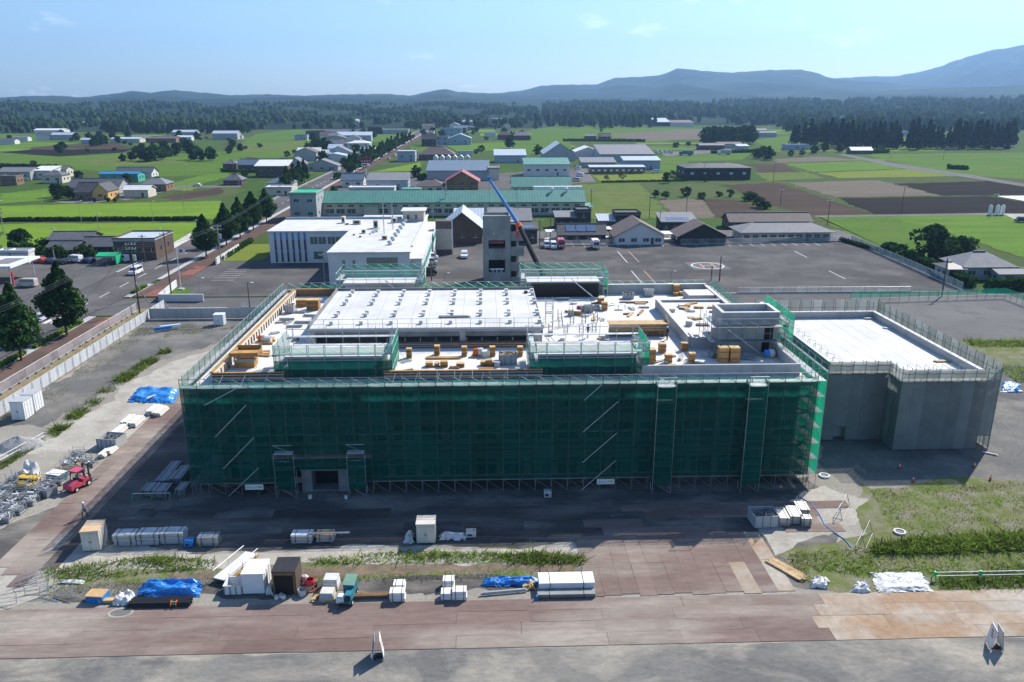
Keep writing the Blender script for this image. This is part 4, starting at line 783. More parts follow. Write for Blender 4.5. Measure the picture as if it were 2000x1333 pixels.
# blue tarpaulins
def tarp(name, label, pts, h, mat, seed, cat='tarpaulin', n=22):
    p = [P(*q) for q in pts]; c = sum(p, Vector()) / 4; r = random.Random(seed); V = []; 
    g = [[r.uniform(.35, 1) for _ in range(7)] for _ in range(7)]
    def s(u, v):
        u *= 5.99; v *= 5.99; i, k = int(u), int(v); a, b = u - i, v - k; a = a * a * (3 - 2 * a); b = b * b * (3 - 2 * b)
        return (g[i][k] * (1 - a) + g[i + 1][k] * a) * (1 - b) + (g[i][k + 1] * (1 - a) + g[i + 1][k + 1] * a) * b
    for jv in range(n + 1):
        for ju in range(n + 1):
            u, v = ju / n, jv / n; q = p[0].lerp(p[1], u).lerp(p[3].lerp(p[2], u), v); e = min(1, min(u, 1 - u, v, 1 - v) * 7)
            V.append((q.x - c.x + r.uniform(-.07, .07) + (1 - e) * r.uniform(-.2, .2), q.y - c.y + r.uniform(-.05, .05) + (1 - e) * r.uniform(-.15, .15), .04 + h * e * s(u, v) + r.uniform(0, .06)))
    me = npmesh(name, V, [(j * (n + 1) + i, j * (n + 1) + i + 1, (j + 1) * (n + 1) + i + 1, (j + 1) * (n + 1) + i) for j in range(n) for i in range(n)], mat)
    for q in me.polygons: q.use_smooth = False
    t = tag(put(name, me, None, (c.x, c.y, 0)), label, cat); return t
tarp('blue_tarpaulin', 'crumpled blue tarpaulin over a long pile beside black pipes', [(265, 1167), (388, 1166), (398, 1141), (280, 1140)], .75, 'tarp_blue', 3)
tarp('blue_tarpaulin', 'blue tarpaulin weighted with boards beside the building corner', [(248, 786), (340, 790), (350, 762), (272, 758)], .7, 'tarp_blue', 5); planks(294, 777, 1.6, 2, 'two white boards weighting the blue tarpaulin', z=.55, mat='white_paint', rz=1.1)
tarp('blue_tarpaulin', 'bright blue tarpaulin strip and netting between boxed panels and white sheets', [(940, 1146), (1048, 1146), (1050, 1131), (948, 1132)], .45, 'tarp_blue', 8)
tarp('blue_tarpaulin', 'small blue tarpaulin heap beyond the annex beside planks', [(1955, 766), (1990, 768), (1992, 752), (1958, 748)], .6, 'tarp_blue', 9)
tarp('ground_sheet', 'large pale ground sheet spread on weeds beside the plate road', [(1715, 1159), (1822, 1156), (1800, 1119), (1702, 1121)], .28, 'tarp_white', 12)
tarp('white_bag', 'white and grey plastic bag heap beside the timber planks', [(1583, 1150), (1618, 1151), (1617, 1131), (1588, 1130)], .5, 'tarp_white', 13, 'bag', 10); tarp('white_bag', 'open white sack spilling cloth beside the pale ground sheet', [(1662, 1158), (1698, 1160), (1694, 1141), (1668, 1140)], .6, 'tarp_white', 14, 'bag', 10)
tarp('white_bag', 'white sacks sagging between blue pallets and black pipes', [(219, 1184), (258, 1185), (266, 1162), (232, 1164)], .7, 'tarp_white', 15, 'bag', 12); tarp('plastic_sheet', 'white plastic sheet crumpled beside the lone container', [(856, 1056), (912, 1056), (910, 1044), (862, 1044)], .5, 'tarp_white', 16, 'sheet', 10); tarp('plastic_sheet', 'white plastic sack slumped against the lone container', [(788, 1063), (806, 1063), (808, 1045), (796, 1046)], .8, 'tarp_white', 17, 'sheet', 8)
tarp('plastic_sheet', 'white sheet slumped between the white and brown sheds', [(519, 1163), (534, 1164), (533, 1148), (521, 1148)], .8, 'tarp_white', 18, 'sheet', 8); tarp('net_heap', 'pinkish heap of netting beside the blue tarpaulin strip', [(1018, 1154), (1046, 1154), (1044, 1138), (1022, 1139)], .45, 'ply_pale', 19, 'netting', 10)
pipes(314, 1182, 5.2, 18, 'bundle of black plastic pipes in front of the blue tarpaulin', z=0, r=.075, mat='dark'); pipes(985, 1160, 4.0, 6, 'long yellow-grey pipes lying beside the boxed panels', z=0, mat='galv', rz=.12)
for px, py in ((301, 805), (315, 808), (252, 826), (268, 828), (234, 846)): pipes(px, py, 2.8, 12, 'bundle of cream pipes lying beside the haul lane', z=0, r=.11, mat='concrete_white', rz=1.53, group='cream pipe bundles along the lane')
for px, py in ((206, 890), (219, 884)): pipes(px, py, 1.8, 9, 'short cream pipes stacked below the lane skip', z=0, r=.1, mat='concrete_white', rz=1.5, group='short cream pipes')
planks(1536, 1114, 3.9, 12, 'pile of rough timber planks beside the plate crossing', z=0, rz=-1.02, mat='timber'); planks(721, 1164, 4.0, 6, 'long grey boards on blocks beside the teal mixer', z=.2, mat='ply_dark'); planks(1980, 766, 2.4, 4, 'cream boards beyond the annex beside the blue heap', z=0, mat='white_metal')
planks(212, 1174, 1.6, 3, 'thin pale board lying beside the blue pallets', z=0, mat='ply_pale', w=.5); planks(1934, 888, 1.6, 2, 'single plank at the foot of the annex corner', z=0, mat='concrete_white', rz=-.6); planks(620, 1165, 1.9, 4, 'orange timber batons beside the insulation packs', z=0, rz=1.25, mat='ply_pale')
p = P(186, 1179); t = thing('pallet_stack', 'stack of blue plastic pallets topped with a plywood sheet', 'pallets', (p.x, p.y + .5, 0), -.1)
for k in range(4): box(t, 'pallet', -.75, .75, -.5, .6, k * .16, k * .16 + .13, 'tarp_blue')
box(t, 'plywood_top', -.8, .75, -.55, .6, .64, .72, 'ply_pale')
def pack(px, py, w, d, h, label, mats):
    p = P(px, py); t = thing('insulation_pack', label, 'insulation', (p.x, p.y + d / 2, 0), -.05)
    box(t, 'pallet', -w / 2, w / 2, -d / 2, d / 2, 0, .14, 'timber')
    for k in range(3): part(t, 'wrapped_roll', MB().side([(-d / 2 + .05, .14 + k * h / 3), (d / 2 - .05, .14 + k * h / 3), (d / 2, .14 + (k + .5) * h / 3), (d / 2 - .06, .1 + (k + 1) * h / 3), (-d / 2 + .06, .1 + (k + 1) * h / 3), (-d / 2, .14 + (k + .5) * h / 3)], -w / 2 + .03 * k, w / 2 - .02 * k), mats[k % 2])
pack(646, 1155, 1.3, 1.2, 1.0, 'white wrapped insulation rolls on a pallet by the red mixer', ('tarp_white', 'white_metal')); pack(638, 1176, 1.2, 1.1, .7, 'cream wrapped insulation packs by the teal mixer', ('cream_metal', 'tarp_white'))
# red concrete mixer
p = P(607, 1153); t = thing('concrete_mixer', 'small red drum concrete mixer beside the brown shed', 'mixer', p, .3)
mb = MB(); n = 12
for k, (rr, zz) in enumerate(((.25, .5), (.48, .75), (.5, .95), (.36, 1.25), (.33, 1.25), (.3, 1.0))):
    for i in range(n): a = 2 * math.pi * i / n; mb.v.append((rr * math.cos(a), rr * math.sin(a) - (zz - .5) * .25, zz))
mb.f += [(k * n + i, k * n + (i + 1) % n, (k + 1) * n + (i + 1) % n, (k + 1) * n + i) for k in range(5) for i in range(n)] + [tuple(range(n - 1, -1, -1))]
part(t, 'drum', mb, 'red_paint'); part(t, 'frame', MB().tube((-.5, -.4, .05), (0, 0, .6), .04).tube((.5, -.4, .05), (0, 0, .6), .04).tube((-.5, .4, .05), (0, 0, .6), .04).tube((.5, .4, .05), (0, 0, .6), .04).box(-.5, .5, -.42, -.36, .05, .12), 'orange'); part(t, 'motor', MB().box(-.62, -.38, -.15, .2, .45, .8), 'red_paint')
for s in (-1, 1): part(t, 'wheel', MB().tube((s * .55 - .05, .4, .2), (s * .55 + .05, .4, .2), .2, 12), 'black')
M('pale_green', (.19, .34, .25), .6, .12, 1)
# teal mixing machine with a hopper
p = P(674, 1188); t = thing('mortar_pump', 'teal mortar pump with a green hopper lid at the edge of the plates', 'machine', (p.x, p.y, .03), -.12)
part(t, 'chassis', MB().box(-.45, .5, .0, 2.3, .4, .55), 'teal_paint'); part(t, 'engine_hood', MB().box(-.05, .5, .1, 1.2, .55, 1.15), 'teal_paint'); part(t, 'engine_grille', MB().box(.0, .45, .05, .095, .65, 1.05), 'dark'); part(t, 'hopper', MB().prism([(-.45, 1.2), (.5, 1.2), (.5, 2.3), (-.45, 2.3)], .55, 1.35), 'teal_paint')
part(t, 'hopper_lid', MB().add([(-.5, 1.15, 1.4), (.55, 1.15, 1.4), (.55, 2.4, 1.7), (-.5, 2.4, 1.7), (-.5, 1.15, 1.46), (.55, 1.15, 1.46), (.55, 2.4, 1.76), (-.5, 2.4, 1.76)], [(0, 3, 2, 1), (4, 5, 6, 7), (0, 1, 5, 4), (1, 2, 6, 5), (2, 3, 7, 6), (3, 0, 4, 7)]), 'pale_green')
part(t, 'pump_block', MB().box(-.75, -.1, .0, .7, .4, .85).box(-.65, -.2, .1, .6, .85, 1.0), 'white_metal')
for s in (-1, 1):
    for y in (.35, 1.9): w_ = part(t, 'wheel', MB().tube((s * .5 - .08, y, .3), (s * .5 + .08, y, .3), .3, 12), 'black'); part(w_, 'rim', MB().tube((s * .5 - .09, y, .3), (s * .5 + .09, y, .3), .14, 10), 'white_metal')
tube(t, 'tow_bar', (-.1, 0, .35), (-.6, -.9, .2), .04, 'dark')
def bucket(px, py, label, r=.2, h=.32, mat='white_paint', group='white buckets by the sheds'):
    p = P(px, py); t = thing('bucket', label, 'bucket', p, 0, group); mb = MB(); n = 12
    for rr, zz in ((r * .85, 0), (r, h), (r * .93, h), (r * .8, .04)):
        for i in range(n): a = 2 * math.pi * i / n; mb.v.append((rr * math.cos(a), rr * math.sin(a), zz))
    mb.f += [(k * n + i, k * n + (i + 1) % n, (k + 1) * n + (i + 1) % n, (k + 1) * n + i) for k in range(3) for i in range(n)] + [tuple(range(3 * n, 4 * n)), tuple(range(n - 1, -1, -1))]
    part(t, 'pail', mb, mat); part(t, 'bail', MB().tube((-r, 0, h), (0, r * .9, h + .08), .012, 4).tube((0, r * .9, h + .08), (r, 0, h), .012, 4), 'dark')
for px, py in ((540, 1170), (549, 1167), (554, 1169)): bucket(px, py, 'white bucket on the gravel before the open brown shed')
bucket(591, 1162, 'large pale tub standing beside the open brown shed', .38, .6, 'tarp_white', None); bucket(606, 966 + 8, 'white bucket at the foot of the entrance pier, by a dark heap', .22, .4, 'white_paint', None); bucket(676, 974, 'white bucket at the foot of the entrance pier with nothing beside it', .2, .35, 'white_paint', None)
bag(590, 1143, .9, 'red and white bag leaning beside the red mixer', z=0, mats=('pink_red', 'tarp_white'))
p = P(341, 1185); t = thing('cable_drum', 'small orange and green cable reel beside the black pipes', 'reel', p); part(t, 'flange', MB().tube((-.25, 0, .3), (-.2, 0, .3), .3, 12), 'orange'); part(t, 'flange', MB().tube((.2, 0, .3), (.25, 0, .3), .3, 12), 'orange'); part(t, 'cable', MB().tube((-.2, 0, .3), (.2, 0, .3), .2, 12), 'green_paint')
# generators and small machines
def generator(px, py, label, mat, w=1.2, d=.8, h=.8):
    p = P(px, py); t = thing('generator', label, 'generator', (p.x, p.y + d / 2, 0), 0)
    part(t, 'housing', MB().side([(-d / 2, .1), (d / 2, .1), (d / 2, h), (-d / 2 + .12, h), (-d / 2, h - .15)], -w / 2, w / 2), mat); part(t, 'grille', MB().box(-w * .35, w * .1, -d / 2 - .02, -d / 2 - .002, .25, h - .25), 'dark'); part(t, 'exhaust', MB().tube((w * .3, 0, h), (w * .3, 0, h + .15), .05), 'dark')
    for s in (-1, 1): part(t, 'skid', MB().box(s * w * .4 - .05, s * w * .4 + .05, -d / 2, d / 2, 0, .1), 'dark')
generator(920, 1052, 'small yellow-grey generator on the shaded apron', 'cream_metal', 1.0, .7, .7); generator(368, 1071, 'small blue compressor between the deck bundles', 'blue_paint', .8, .9, .7); generator(1070, 974, 'grey pump unit on the shaded apron before the scaffold', 'grey_metal', .8, .7, .8)
# sign boards on stands
def sign_pair(px, py, label, mats, rz, sep=.9):
    p = P(px, py); t = thing('site_sign', label, 'sign', p, rz)
    for s, m in ((-1, mats[0]), (1, mats[1])):
        bd = part(t, 'sign_board', MB().add([(s * sep / 2, -.6, .15), (s * sep / 2 + .04, -.6, .15), (s * sep / 2 + .04, .6, .15), (s * sep / 2, .6, .15), (s * .2, -.6, 1.85), (s * .2 + .04, -.6, 1.85), (s * .2 + .04, .6, 1.85), (s * .2, .6, 1.85)], [(0, 3, 2, 1), (4, 5, 6, 7), (0, 1, 5, 4), (1, 2, 6, 5), (2, 3, 7, 6), (3, 0, 4, 7)]), m)
        for k in range(3):
            z = .95 + k * .22; xk = s * (sep / 2 + (.2 - sep / 2) * (z - .15) / 1.7); o_ = -.012 if s < 0 else .052
            part(bd, 'red_mark', MB().box(xk + o_ - .006, xk + o_ + .006, -.3 + .1 * k, .1 + .08 * k, z, z + .12), 'red_paint')
        tube(t, 'leg', (s * sep / 2, -.55, 0), (s * .2, -.55, 1.8), .025, 'galv'); tube(t, 'leg', (s * sep / 2, .55, 0), (s * .2, .55, 1.8), .025, 'galv')
    for k in range(3): part(t, 'sandbag', MB().box(-.3 + k * .25, -.1 + k * .25, -.3, .3, 0, .16, .3 * k), 'dark')
sign_pair(738, 1283, 'pair of leaning site signs, one white one blue, at the gravel edge', ('cloth_blue', 'white_paint'), .15); sign_pair(1941, 1264, 'pair of leaning site signs weighted with dark sandbags on the rusty plates', ('white_paint', 'grey_metal'), -.25)
# cones
def cone(px, py, label, mat='orange', group=None, band='white_paint'):
    p = P(px, py); t = thing('traffic_cone', label, 'cone', p, R.uniform(0, 1), group)
    part(t, 'base', MB().box(-.2, .2, -.2, .2, 0, .05), 'dark' if mat == 'orange' else mat); part(t, 'cone_body', MB().tube((0, 0, .05), (0, 0, .72), .15, 12, .03), mat); part(t, 'band', MB().tube((0, 0, .36), (0, 0, .5), .098, 12, .075), band)
for px, py in ((1757, 915), (1783, 941), (1903, 913), (1934, 938)): cone(px, py, 'orange traffic cone with a white band on the dark yard before the annex', 'orange', 'cones on the annex yard')
cone(1049, 1171, 'blue traffic cone with a white band beside the white sheets', 'blue_paint')
# manholes, racks, hose
def ring(px, py, r, label):
    p = P(px, py); t = thing('manhole_ring', label, 'manhole', (p.x, p.y, .0)); mb = MB(); n = 20
    for rr, zz in ((r, 0), (r, .2), (r * .7, .2), (r * .7, .05)):
        for i in range(n): a = 2 * math.pi * i / n; mb.v.append((rr * math.cos(a), rr * math.sin(a), zz))
    mb.f += [(k * n + i, k * n + (i + 1) % n, (k + 1) * n + (i + 1) % n, (k + 1) * n + i) for k in range(3) for i in range(n)]
    part(t, 'collar', mb, 'concrete_white'); part(t, 'cover', MB().tube((0, 0, .02), (0, 0, .12), r * .69, 20), 'concrete_dark')
ring(1610, 931, .62, 'white concrete manhole ring at the foot of the scaffold corner'); ring(1757, 1041, .6, 'white concrete manhole ring among the weeds')
p = P(236, 1198); t = thing('manhole_cover', 'dark oval pit cover in the plate road edge', 'manhole', (p.x, p.y, .052)); part(t, 'frame', MB().prism([(1.05 * math.cos(a / 10 * math.pi), .72 * math.sin(a / 10 * math.pi)) for a in range(20)], 0, .012), 'm_site_pale'); part(t, 'lid', MB().prism([(.85 * math.cos(a / 10 * math.pi), .5 * math.sin(a / 10 * math.pi)) for a in range(20)], .012, .02), 'm_site_dark')
for (px, py), lab in (((1644, 1000), 'bare steel A-frame rack standing beside the scaffold corner'), ((1688, 1055), 'bare steel A-frame rack standing at the weeds with the hose')):
    p = P(px, py); t = thing('steel_rack', lab, 'rack', p, .95)
    for x in (-1.8, 1.8):
        for s in (-1, 1): tube(t, 'leg', (x, s * .45, 0), (x, 0, 1.3), .03, 'galv_dark')
        tube(t, 'foot', (x, -.45, .03), (x, .45, .03), .03, 'galv_dark')
    tube(t, 'beam', (-1.8, 0, 1.3), (1.8, 0, 1.3), .03, 'galv_dark'); tube(t, 'bottom_rail', (-1.8, -.45, .06), (1.8, -.45, .06), .03, 'galv_dark'); tube(t, 'bottom_rail', (-1.8, .45, .06), (1.8, .45, .06), .03, 'galv_dark')
mb = MB(); hp = [P(*q) for q in ((1562, 972), (1585, 985), (1600, 1005), (1612, 1028), (1630, 1042), (1650, 1055), (1662, 1070))]
for a, b in zip(hp, hp[1:]): mb.tube((a.x, a.y, .05), (b.x, b.y, .05), .05, 6)
tag(put('hose', mb.mesh('hose', 'tarp_blue')), 'dark blue hose trailing from the decks to the weeds', 'hose')
# green and white barriers
t = thing('barrier', 'low white pipe barrier on green feet along the weeds', 'barrier', P(1915, 1132)); 
for k in range(4): part(t, 'foot', MB().tube((-4.3 + k * 4.2, -.4, 0), (-4.3 + k * 4.2, 0, .85), .05).tube((-4.3 + k * 4.2, .4, 0), (-4.3 + k * 4.2, 0, .85), .05).box(-4.4 + k * 4.2, -4.2 + k * 4.2, -.1, .1, .5, .9), 'green_paint')
for k in range(3):
    for z in (.45, .82): tube(t, 'rail', (-4.3 + k * 4.2, 0, z), (-.1 + k * 4.2, 0, z), .035, 'white_paint')
t = thing('barrier', 'white and green pipe barrier in the building shade beside the steel decks', 'barrier', P(297, 976))
for k in range(3): part(t, 'foot', MB().tube((-2 + k * 2, -.35, 0), (-2 + k * 2, 0, .8), .04).tube((-2 + k * 2, .35, 0), (-2 + k * 2, 0, .8), .04), 'green_paint')
tube(t, 'rail', (-2, 0, .75), (2, 0, .75), .035, 'white_paint')
# scaffold parts in the shade by the front corner
SH = 'dark stacks of scaffold parts in the building shade'
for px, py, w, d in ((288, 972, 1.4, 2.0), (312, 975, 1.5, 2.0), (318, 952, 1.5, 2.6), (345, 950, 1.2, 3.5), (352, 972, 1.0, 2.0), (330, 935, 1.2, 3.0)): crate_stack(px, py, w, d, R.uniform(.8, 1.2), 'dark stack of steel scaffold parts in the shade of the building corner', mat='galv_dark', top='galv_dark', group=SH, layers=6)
# cage pallets along the lane (front left)
CPG = 'wire cage pallets of scaffold fittings along the haul lane'
def cage(px, py, label, group, fill='galv', w=1.3, d=1.1, h=1.0, rz=None, mat='galv'):
    p = P(px, py); t = thing('cage_pallet', label, 'cage pallet', (p.x, p.y, 0), R.uniform(-.3, .1) if rz is None else rz, group)
    part(t, 'base', MB().box(-w / 2, w / 2, -d / 2, d / 2, .1, .18), mat)
    for x in (-w / 2, w / 2):
        for y in (-d / 2, d / 2): tube(t, 'post', (x, y, 0), (x, y, h + .25), .03, mat)
    for y in (-d / 2, d / 2):
        f = part(t, 'mesh_side', MB().tube((-w / 2, y, .5), (w / 2, y, .5), .015, 4).tube((-w / 2, y, .75), (w / 2, y, .75), .015, 4).tube((-w / 2, y, h), (w / 2, y, h), .02, 4), mat)
    for x in (-w / 2, w / 2): part(t, 'mesh_side', MB().tube((x, -d / 2, .5), (x, d / 2, .5), .015, 4).tube((x, -d / 2, h), (x, d / 2, h), .02, 4), mat)
    mb = MB()
    for k in range(14):
        x, y, z = R.uniform(-w * .35, w * .35), R.uniform(-d * .35, d * .35), R.uniform(.2, h * .85); a = Vector((R.uniform(-1, 1), R.uniform(-1, 1), R.uniform(-.3, .3))).normalized() * .38; mb.tube((x - a.x, y - a.y, z - a.z), (x + a.x, y + a.y, z + a.z), .05, 5)
    part(t, 'fittings', mb, fill); part(t, 'load', MB().box(-w * .42, w * .42, -d * .42, d * .42, .18, h * .55), 'galv_dark')
for px, py, f in ((8, 975, 'galv'), (22, 992, 'white_metal'), (40, 975, 'galv'), (58, 985, 'white_metal'), (20, 958, 'concrete_white'), (45, 955, 'yellow'), (66, 958, 'yellow'), (5, 1002, 'galv'), (35, 1002, 'white_metal'), (85, 965, 'galv'), (128, 925, 'timber'), (146, 905, 'galv'), (165, 905, 'white_metal'), (176, 910, 'galv'), (12, 1018, 'white_metal'), (-8, 985, 'galv'), (30, 940, 'galv'), (-4, 962, 'galv'), (70, 975, 'galv'), (98, 952, 'galv'), (135, 912, 'white_metal'), (152, 893, 'galv')):
    cage(px, py, 'wire cage pallet of %s beside the haul lane' % {'galv': 'grey scaffold clamps', 'white_metal': 'pale short tubes', 'concrete_white': 'cream offcuts', 'yellow': 'yellow couplers', 'timber': 'timber wedges'}[f], CPG, f)
bin_(83, 972, 2.0, 1.4, .9, 'long galvanised bin of scaffold clamps in front of the forklift', z=0, mat='galv', fill='galv', rz=-.35)
cage(160, 918, 'cage pallet topped with a plywood sheet behind the forklift', None, 'timber', w=1.5); cage(110, 945, 'flat white-topped trolley beside the forklift', None, 'teal_paint', w=1.8)
p = P(112, 938); t = thing('steel_box', 'white-lidded dark green job box beside the forklift', 'box', p, -.3); part(t, 'body', MB().box(-.9, .9, -.6, .6, .1, .9), 'teal_paint'); part(t, 'lid', MB().box(-.95, .95, -.65, .65, .9, .98), 'white_metal'); part(t, 'latch', MB().box(-.1, .1, -.64, -.605, .6, .8), 'galv')
tarp('white_cover', 'white cover draped over a timber rack near the forklift', [(38, 938), (78, 940), (80, 918), (46, 916)], 1.6, 'tarp_white', 21, 'cover', 10)
p = P(58, 940); t = thing('timber_rack', 'timber rack holding yellow beams under the white cover', 'rack', p, -.2)
for k in range(5): box(t, 'beam', -1.1, 1.1, -.5 + k * .2, -.35 + k * .2, .5, .65, 'yellow')
for x in (-1, 1): tube(t, 'post', (x, -.5, 0), (x, -.5, 1.0), .05, 'timber'); tube(t, 'post', (x, .5, 0), (x, .5, 1.0), .05, 'timber')
# forklift with its driver
p = P(150, 958); fk = thing('forklift', 'red forklift truck with a caged cab beside the cage pallets', 'forklift', (p.x, p.y + .6, .03), -.35)
part(fk, 'body', MB().side([(-1.3, .45), (1.0, .35), (1.0, .95), (.2, 1.0), (.1, .75), (-.35, .75), (-.45, 1.15), (-1.2, 1.05), (-1.35, .75)], -.6, .6), 'pink_red'); part(fk, 'counterweight', MB().side([(-1.55, .4), (-1.3, .35), (-1.22, 1.05), (-1.5, .95)], -.62, .62), 'pink_red')
cab = part(fk, 'cab_frame', MB().tube((-.55, -.5, 1.1), (-.5, -.35, 2.15), .05).tube((.55, -.5, 1.1), (.5, -.35, 2.15), .05).tube((-.55, .55, .9), (-.5, .4, 2.15), .05).tube((.55, .55, .9), (.5, .4, 2.15), .05), 'dark'); part(cab, 'roof', MB().box(-.58, .58, -.55, .55, 2.12, 2.22), 'pink_red')
mast = part(fk, 'mast', MB().box(-.45, -.33, 1.1, 1.25, .15, 2.4).box(.33, .45, 1.1, 1.25, .15, 2.4).box(-.45, .45, 1.12, 1.22, 2.3, 2.4).box(-.45, .45, 1.12, 1.22, 1.2, 1.28), 'dark'); part(mast, 'backrest', MB().box(-.5, .5, 1.28, 1.33, .3, .38).box(-.5, .5, 1.28, 1.33, 1.1, 1.16).box(-.5, -.44, 1.28, 1.33, .38, 1.1).box(.44, .5, 1.28, 1.33, .38, 1.1), 'dark')
for s in (-1, 1): part(fk, 'fork', MB().box(s * .3 - .06, s * .3 + .06, 1.33, 2.4, .12, .18), 'galv_dark')
for s in (-1, 1):
    for y, r in ((.75, .34), (-.95, .28)): w_ = part(fk, 'wheel', MB().tube((s * .62 - .1, y, r), (s * .62 + .1, y, r), r, 14), 'black'); part(w_, 'rim', MB().tube((s * .62 - .11, y, r), (s * .62 + .11, y, r), r * .55, 12), 'white_metal')
part(fk, 'seat', MB().box(-.25, .25, -.4, .05, .75, 1.0).box(-.25, .25, -.45, -.36, 1.0, 1.4), 'black'); part(fk, 'steering_wheel', MB().tube((-.1, .4, 1.25), (-.1, .44, 1.28), .17, 12), 'black')
for s in (-1, 1): part(fk, 'headlight', MB().box(s * .5 - .08, s * .5 + .08, .6, .66, 1.55, 1.68), 'white_paint')
person(fk.matrix_basis @ Vector((0, -.15, .55)), -.35, 'worker in white helmet seated at the wheel of the red forklift', 'cloth_grey', 'cloth_navy', 'white_paint', pose='sit', sit=True)
# frames and clutter at the front left corner
FRG = 'loose scaffold frames on the front gravel'
for px, py, rz in ((62, 1138, .8), (50, 1150, .6), (76, 1125, .9), (100, 1166, .1), (128, 1168, .05), (10, 1182, .2), (72, 1158, .4)):
    p = P(px, py); t = thing('scaffold_frame', 'loose grey scaffold frame lying on the front gravel by the weeds', 'scaffold frame', (p.x, p.y, .05), rz, FRG)
    for x in (-.9, .9): tube(t, 'upright', (x, 0, 0), (x, .25, .9), .035, 'galv')
    for k in range(3): tube(t, 'rung', (-.9, .06 + k * .09, .2 + k * .33), (.9, .06 + k * .09, .2 + k * .33), .025, 'galv')
    tube(t, 'diagonal', (-.9, 0, 0), (.9, -.9, .04), .025, 'galv')
tarp('plastic_sheet', 'strip of pale sheeting lying beside the loose frames', [(112, 1142), (166, 1142), (160, 1134), (120, 1135)], .15, 'tarp_white', 25, 'sheet', 8)
# gravel heap with its retaining board, left lane edge
p = P(40, 872); mb = MB(); n = 18
for k, (rr, zz) in enumerate(((1, 0), (.72, .5), (.42, .9), (.15, 1.2), (0, 1.25))):
    for i in range(n): a = 2 * math.pi * i / n; mb.v.append((2.9 * rr * math.cos(a) * (1 + .1 * math.sin(3 * a)), 2.4 * rr * math.sin(a), zz * (1 + .1 * math.sin(2 * a + k))))
mb.f += [(k * n + i, k * n + (i + 1) % n, (k + 1) * n + (i + 1) % n, (k + 1) * n + i) for k in range(4) for i in range(n)]
tag(put('gravel_heap', mb.mesh('gravel_heap', 'gravel_pile'), None, (p.x, p.y, -.02)), 'grey heap of gravel behind a pipe barrier', 'gravel heap')
a, b = P(0, 905), P(88, 856); t = thing('barrier', 'long white pipe barrier along the weeds before the gravel heap', 'barrier', (a.x, a.y, 0)); d = b - a
for k in range(6): q = d * (k / 5); tube(t, 'post', (q.x, q.y, 0), (q.x, q.y, .85), .04, 'galv')
for z in (.35, .8): tube(t, 'rail', (0, 0, z), (d.x, d.y, z), .04, 'white_paint')
pipes(333, 641, 3.6, 9, 'bundle of blue and silver gutters lying near the rear hoarding', z=.3, r=.09, mat='white_metal', rz=.45); pipes(318, 645, 3.2, 6, 'bundle of blue gutters on trestles near the rear hoarding', z=.3, r=.09, mat='tarp_blue', rz=.5)
# ================================================================== hoardings and fences of the site
M('hoard_white', (.50, .515, .53), .55, .12, .6, rnd=.06)
hd = thing('hoarding', 'long white steel hoarding between the site and the brick footpath', 'hoarding', (-66.5, 120, 0))
n = 52
for k in range(n):
    y = 100 - 120 + k * 1.2
    pn = box(hd, 'panel', -.03, .03, y + .01, y + 1.19, .08, 2.0, 'hoard_white')
for k in range(27): tube(hd, 'post', (.12, -20 + k * 2.4, 0), (.12, -20 + k * 2.4, 2.0), .03, 'galv'); tube(hd, 'stay', (.12, -20 + k * 2.4, 1.6), (1.0, -20 + k * 2.4, .05), .02, 'galv')
hb = thing('hoarding', 'grey steel hoarding along the rear road', 'hoarding', (-40, 154.2, 0))
for k in range(46): box(hb, 'panel', -26.3 + k * 1.2 + .01, -26.3 + k * 1.2 + 1.19, -.03, .03, .08, 2.2, 'grey_metal')
for k in range(23): tube(hb, 'post', (-26 + k * 2.4, -.12, 0), (-26 + k * 2.4, -.12, 2.2), .03, 'galv')
pf = thing('mesh_fence', 'pinkish white pipe fence on concrete blocks beside the brick footpath', 'fence', (-71.4, 130, 0)); NET('net_white', (.62, .56, .56), .42, .4)
for k in range(26):
    y = -32 + k * 2.4; fpz = box(pf, 'panel', -.02, .02, y + .03, y + 2.37, .2, 1.75, 'net_white'); tube(pf, 'post', (0, y, 0), (0, y, 1.8), .035, 'white_paint'); box(pf, 'block', -.2, .3, y - .25, y + .25, 0, .25, 'concrete_dark')
for z in (.2, 1.75): tube(pf, 'rail', (0, -32, z), (0, 30.4, z), .03, 'white_paint')
gf = thing('mesh_fence', 'green net fence on white pipes round the gravel yard', 'fence', (90, 163, 0))
a0, a1, a2 = P(1660, 592), P(1962, 583), P(2060, 620)
for (a, b, n) in ((a0, a1, 16), (a1, a2, 8)):
    for k in range(n):
        p0, p1 = a.lerp(b, k / n) - Vector((90, 163, 0)), a.lerp(b, (k + 1) / n) - Vector((90, 163, 0))
        put('net_panel', MB().quad((p0.x, p0.y, .9), (p1.x, p1.y, .9), (p1.x, p1.y, 2.3), (p0.x, p0.y, 2.3)).mesh('net_panel', 'net_green_thin'), gf); tube(gf, 'post', (p0.x, p0.y, 0), (p0.x, p0.y, 2.3), .04, 'tube_green'); tube(gf, 'rail', (p0.x, p0.y, .9), (p1.x, p1.y, .9), .05, 'white_paint')
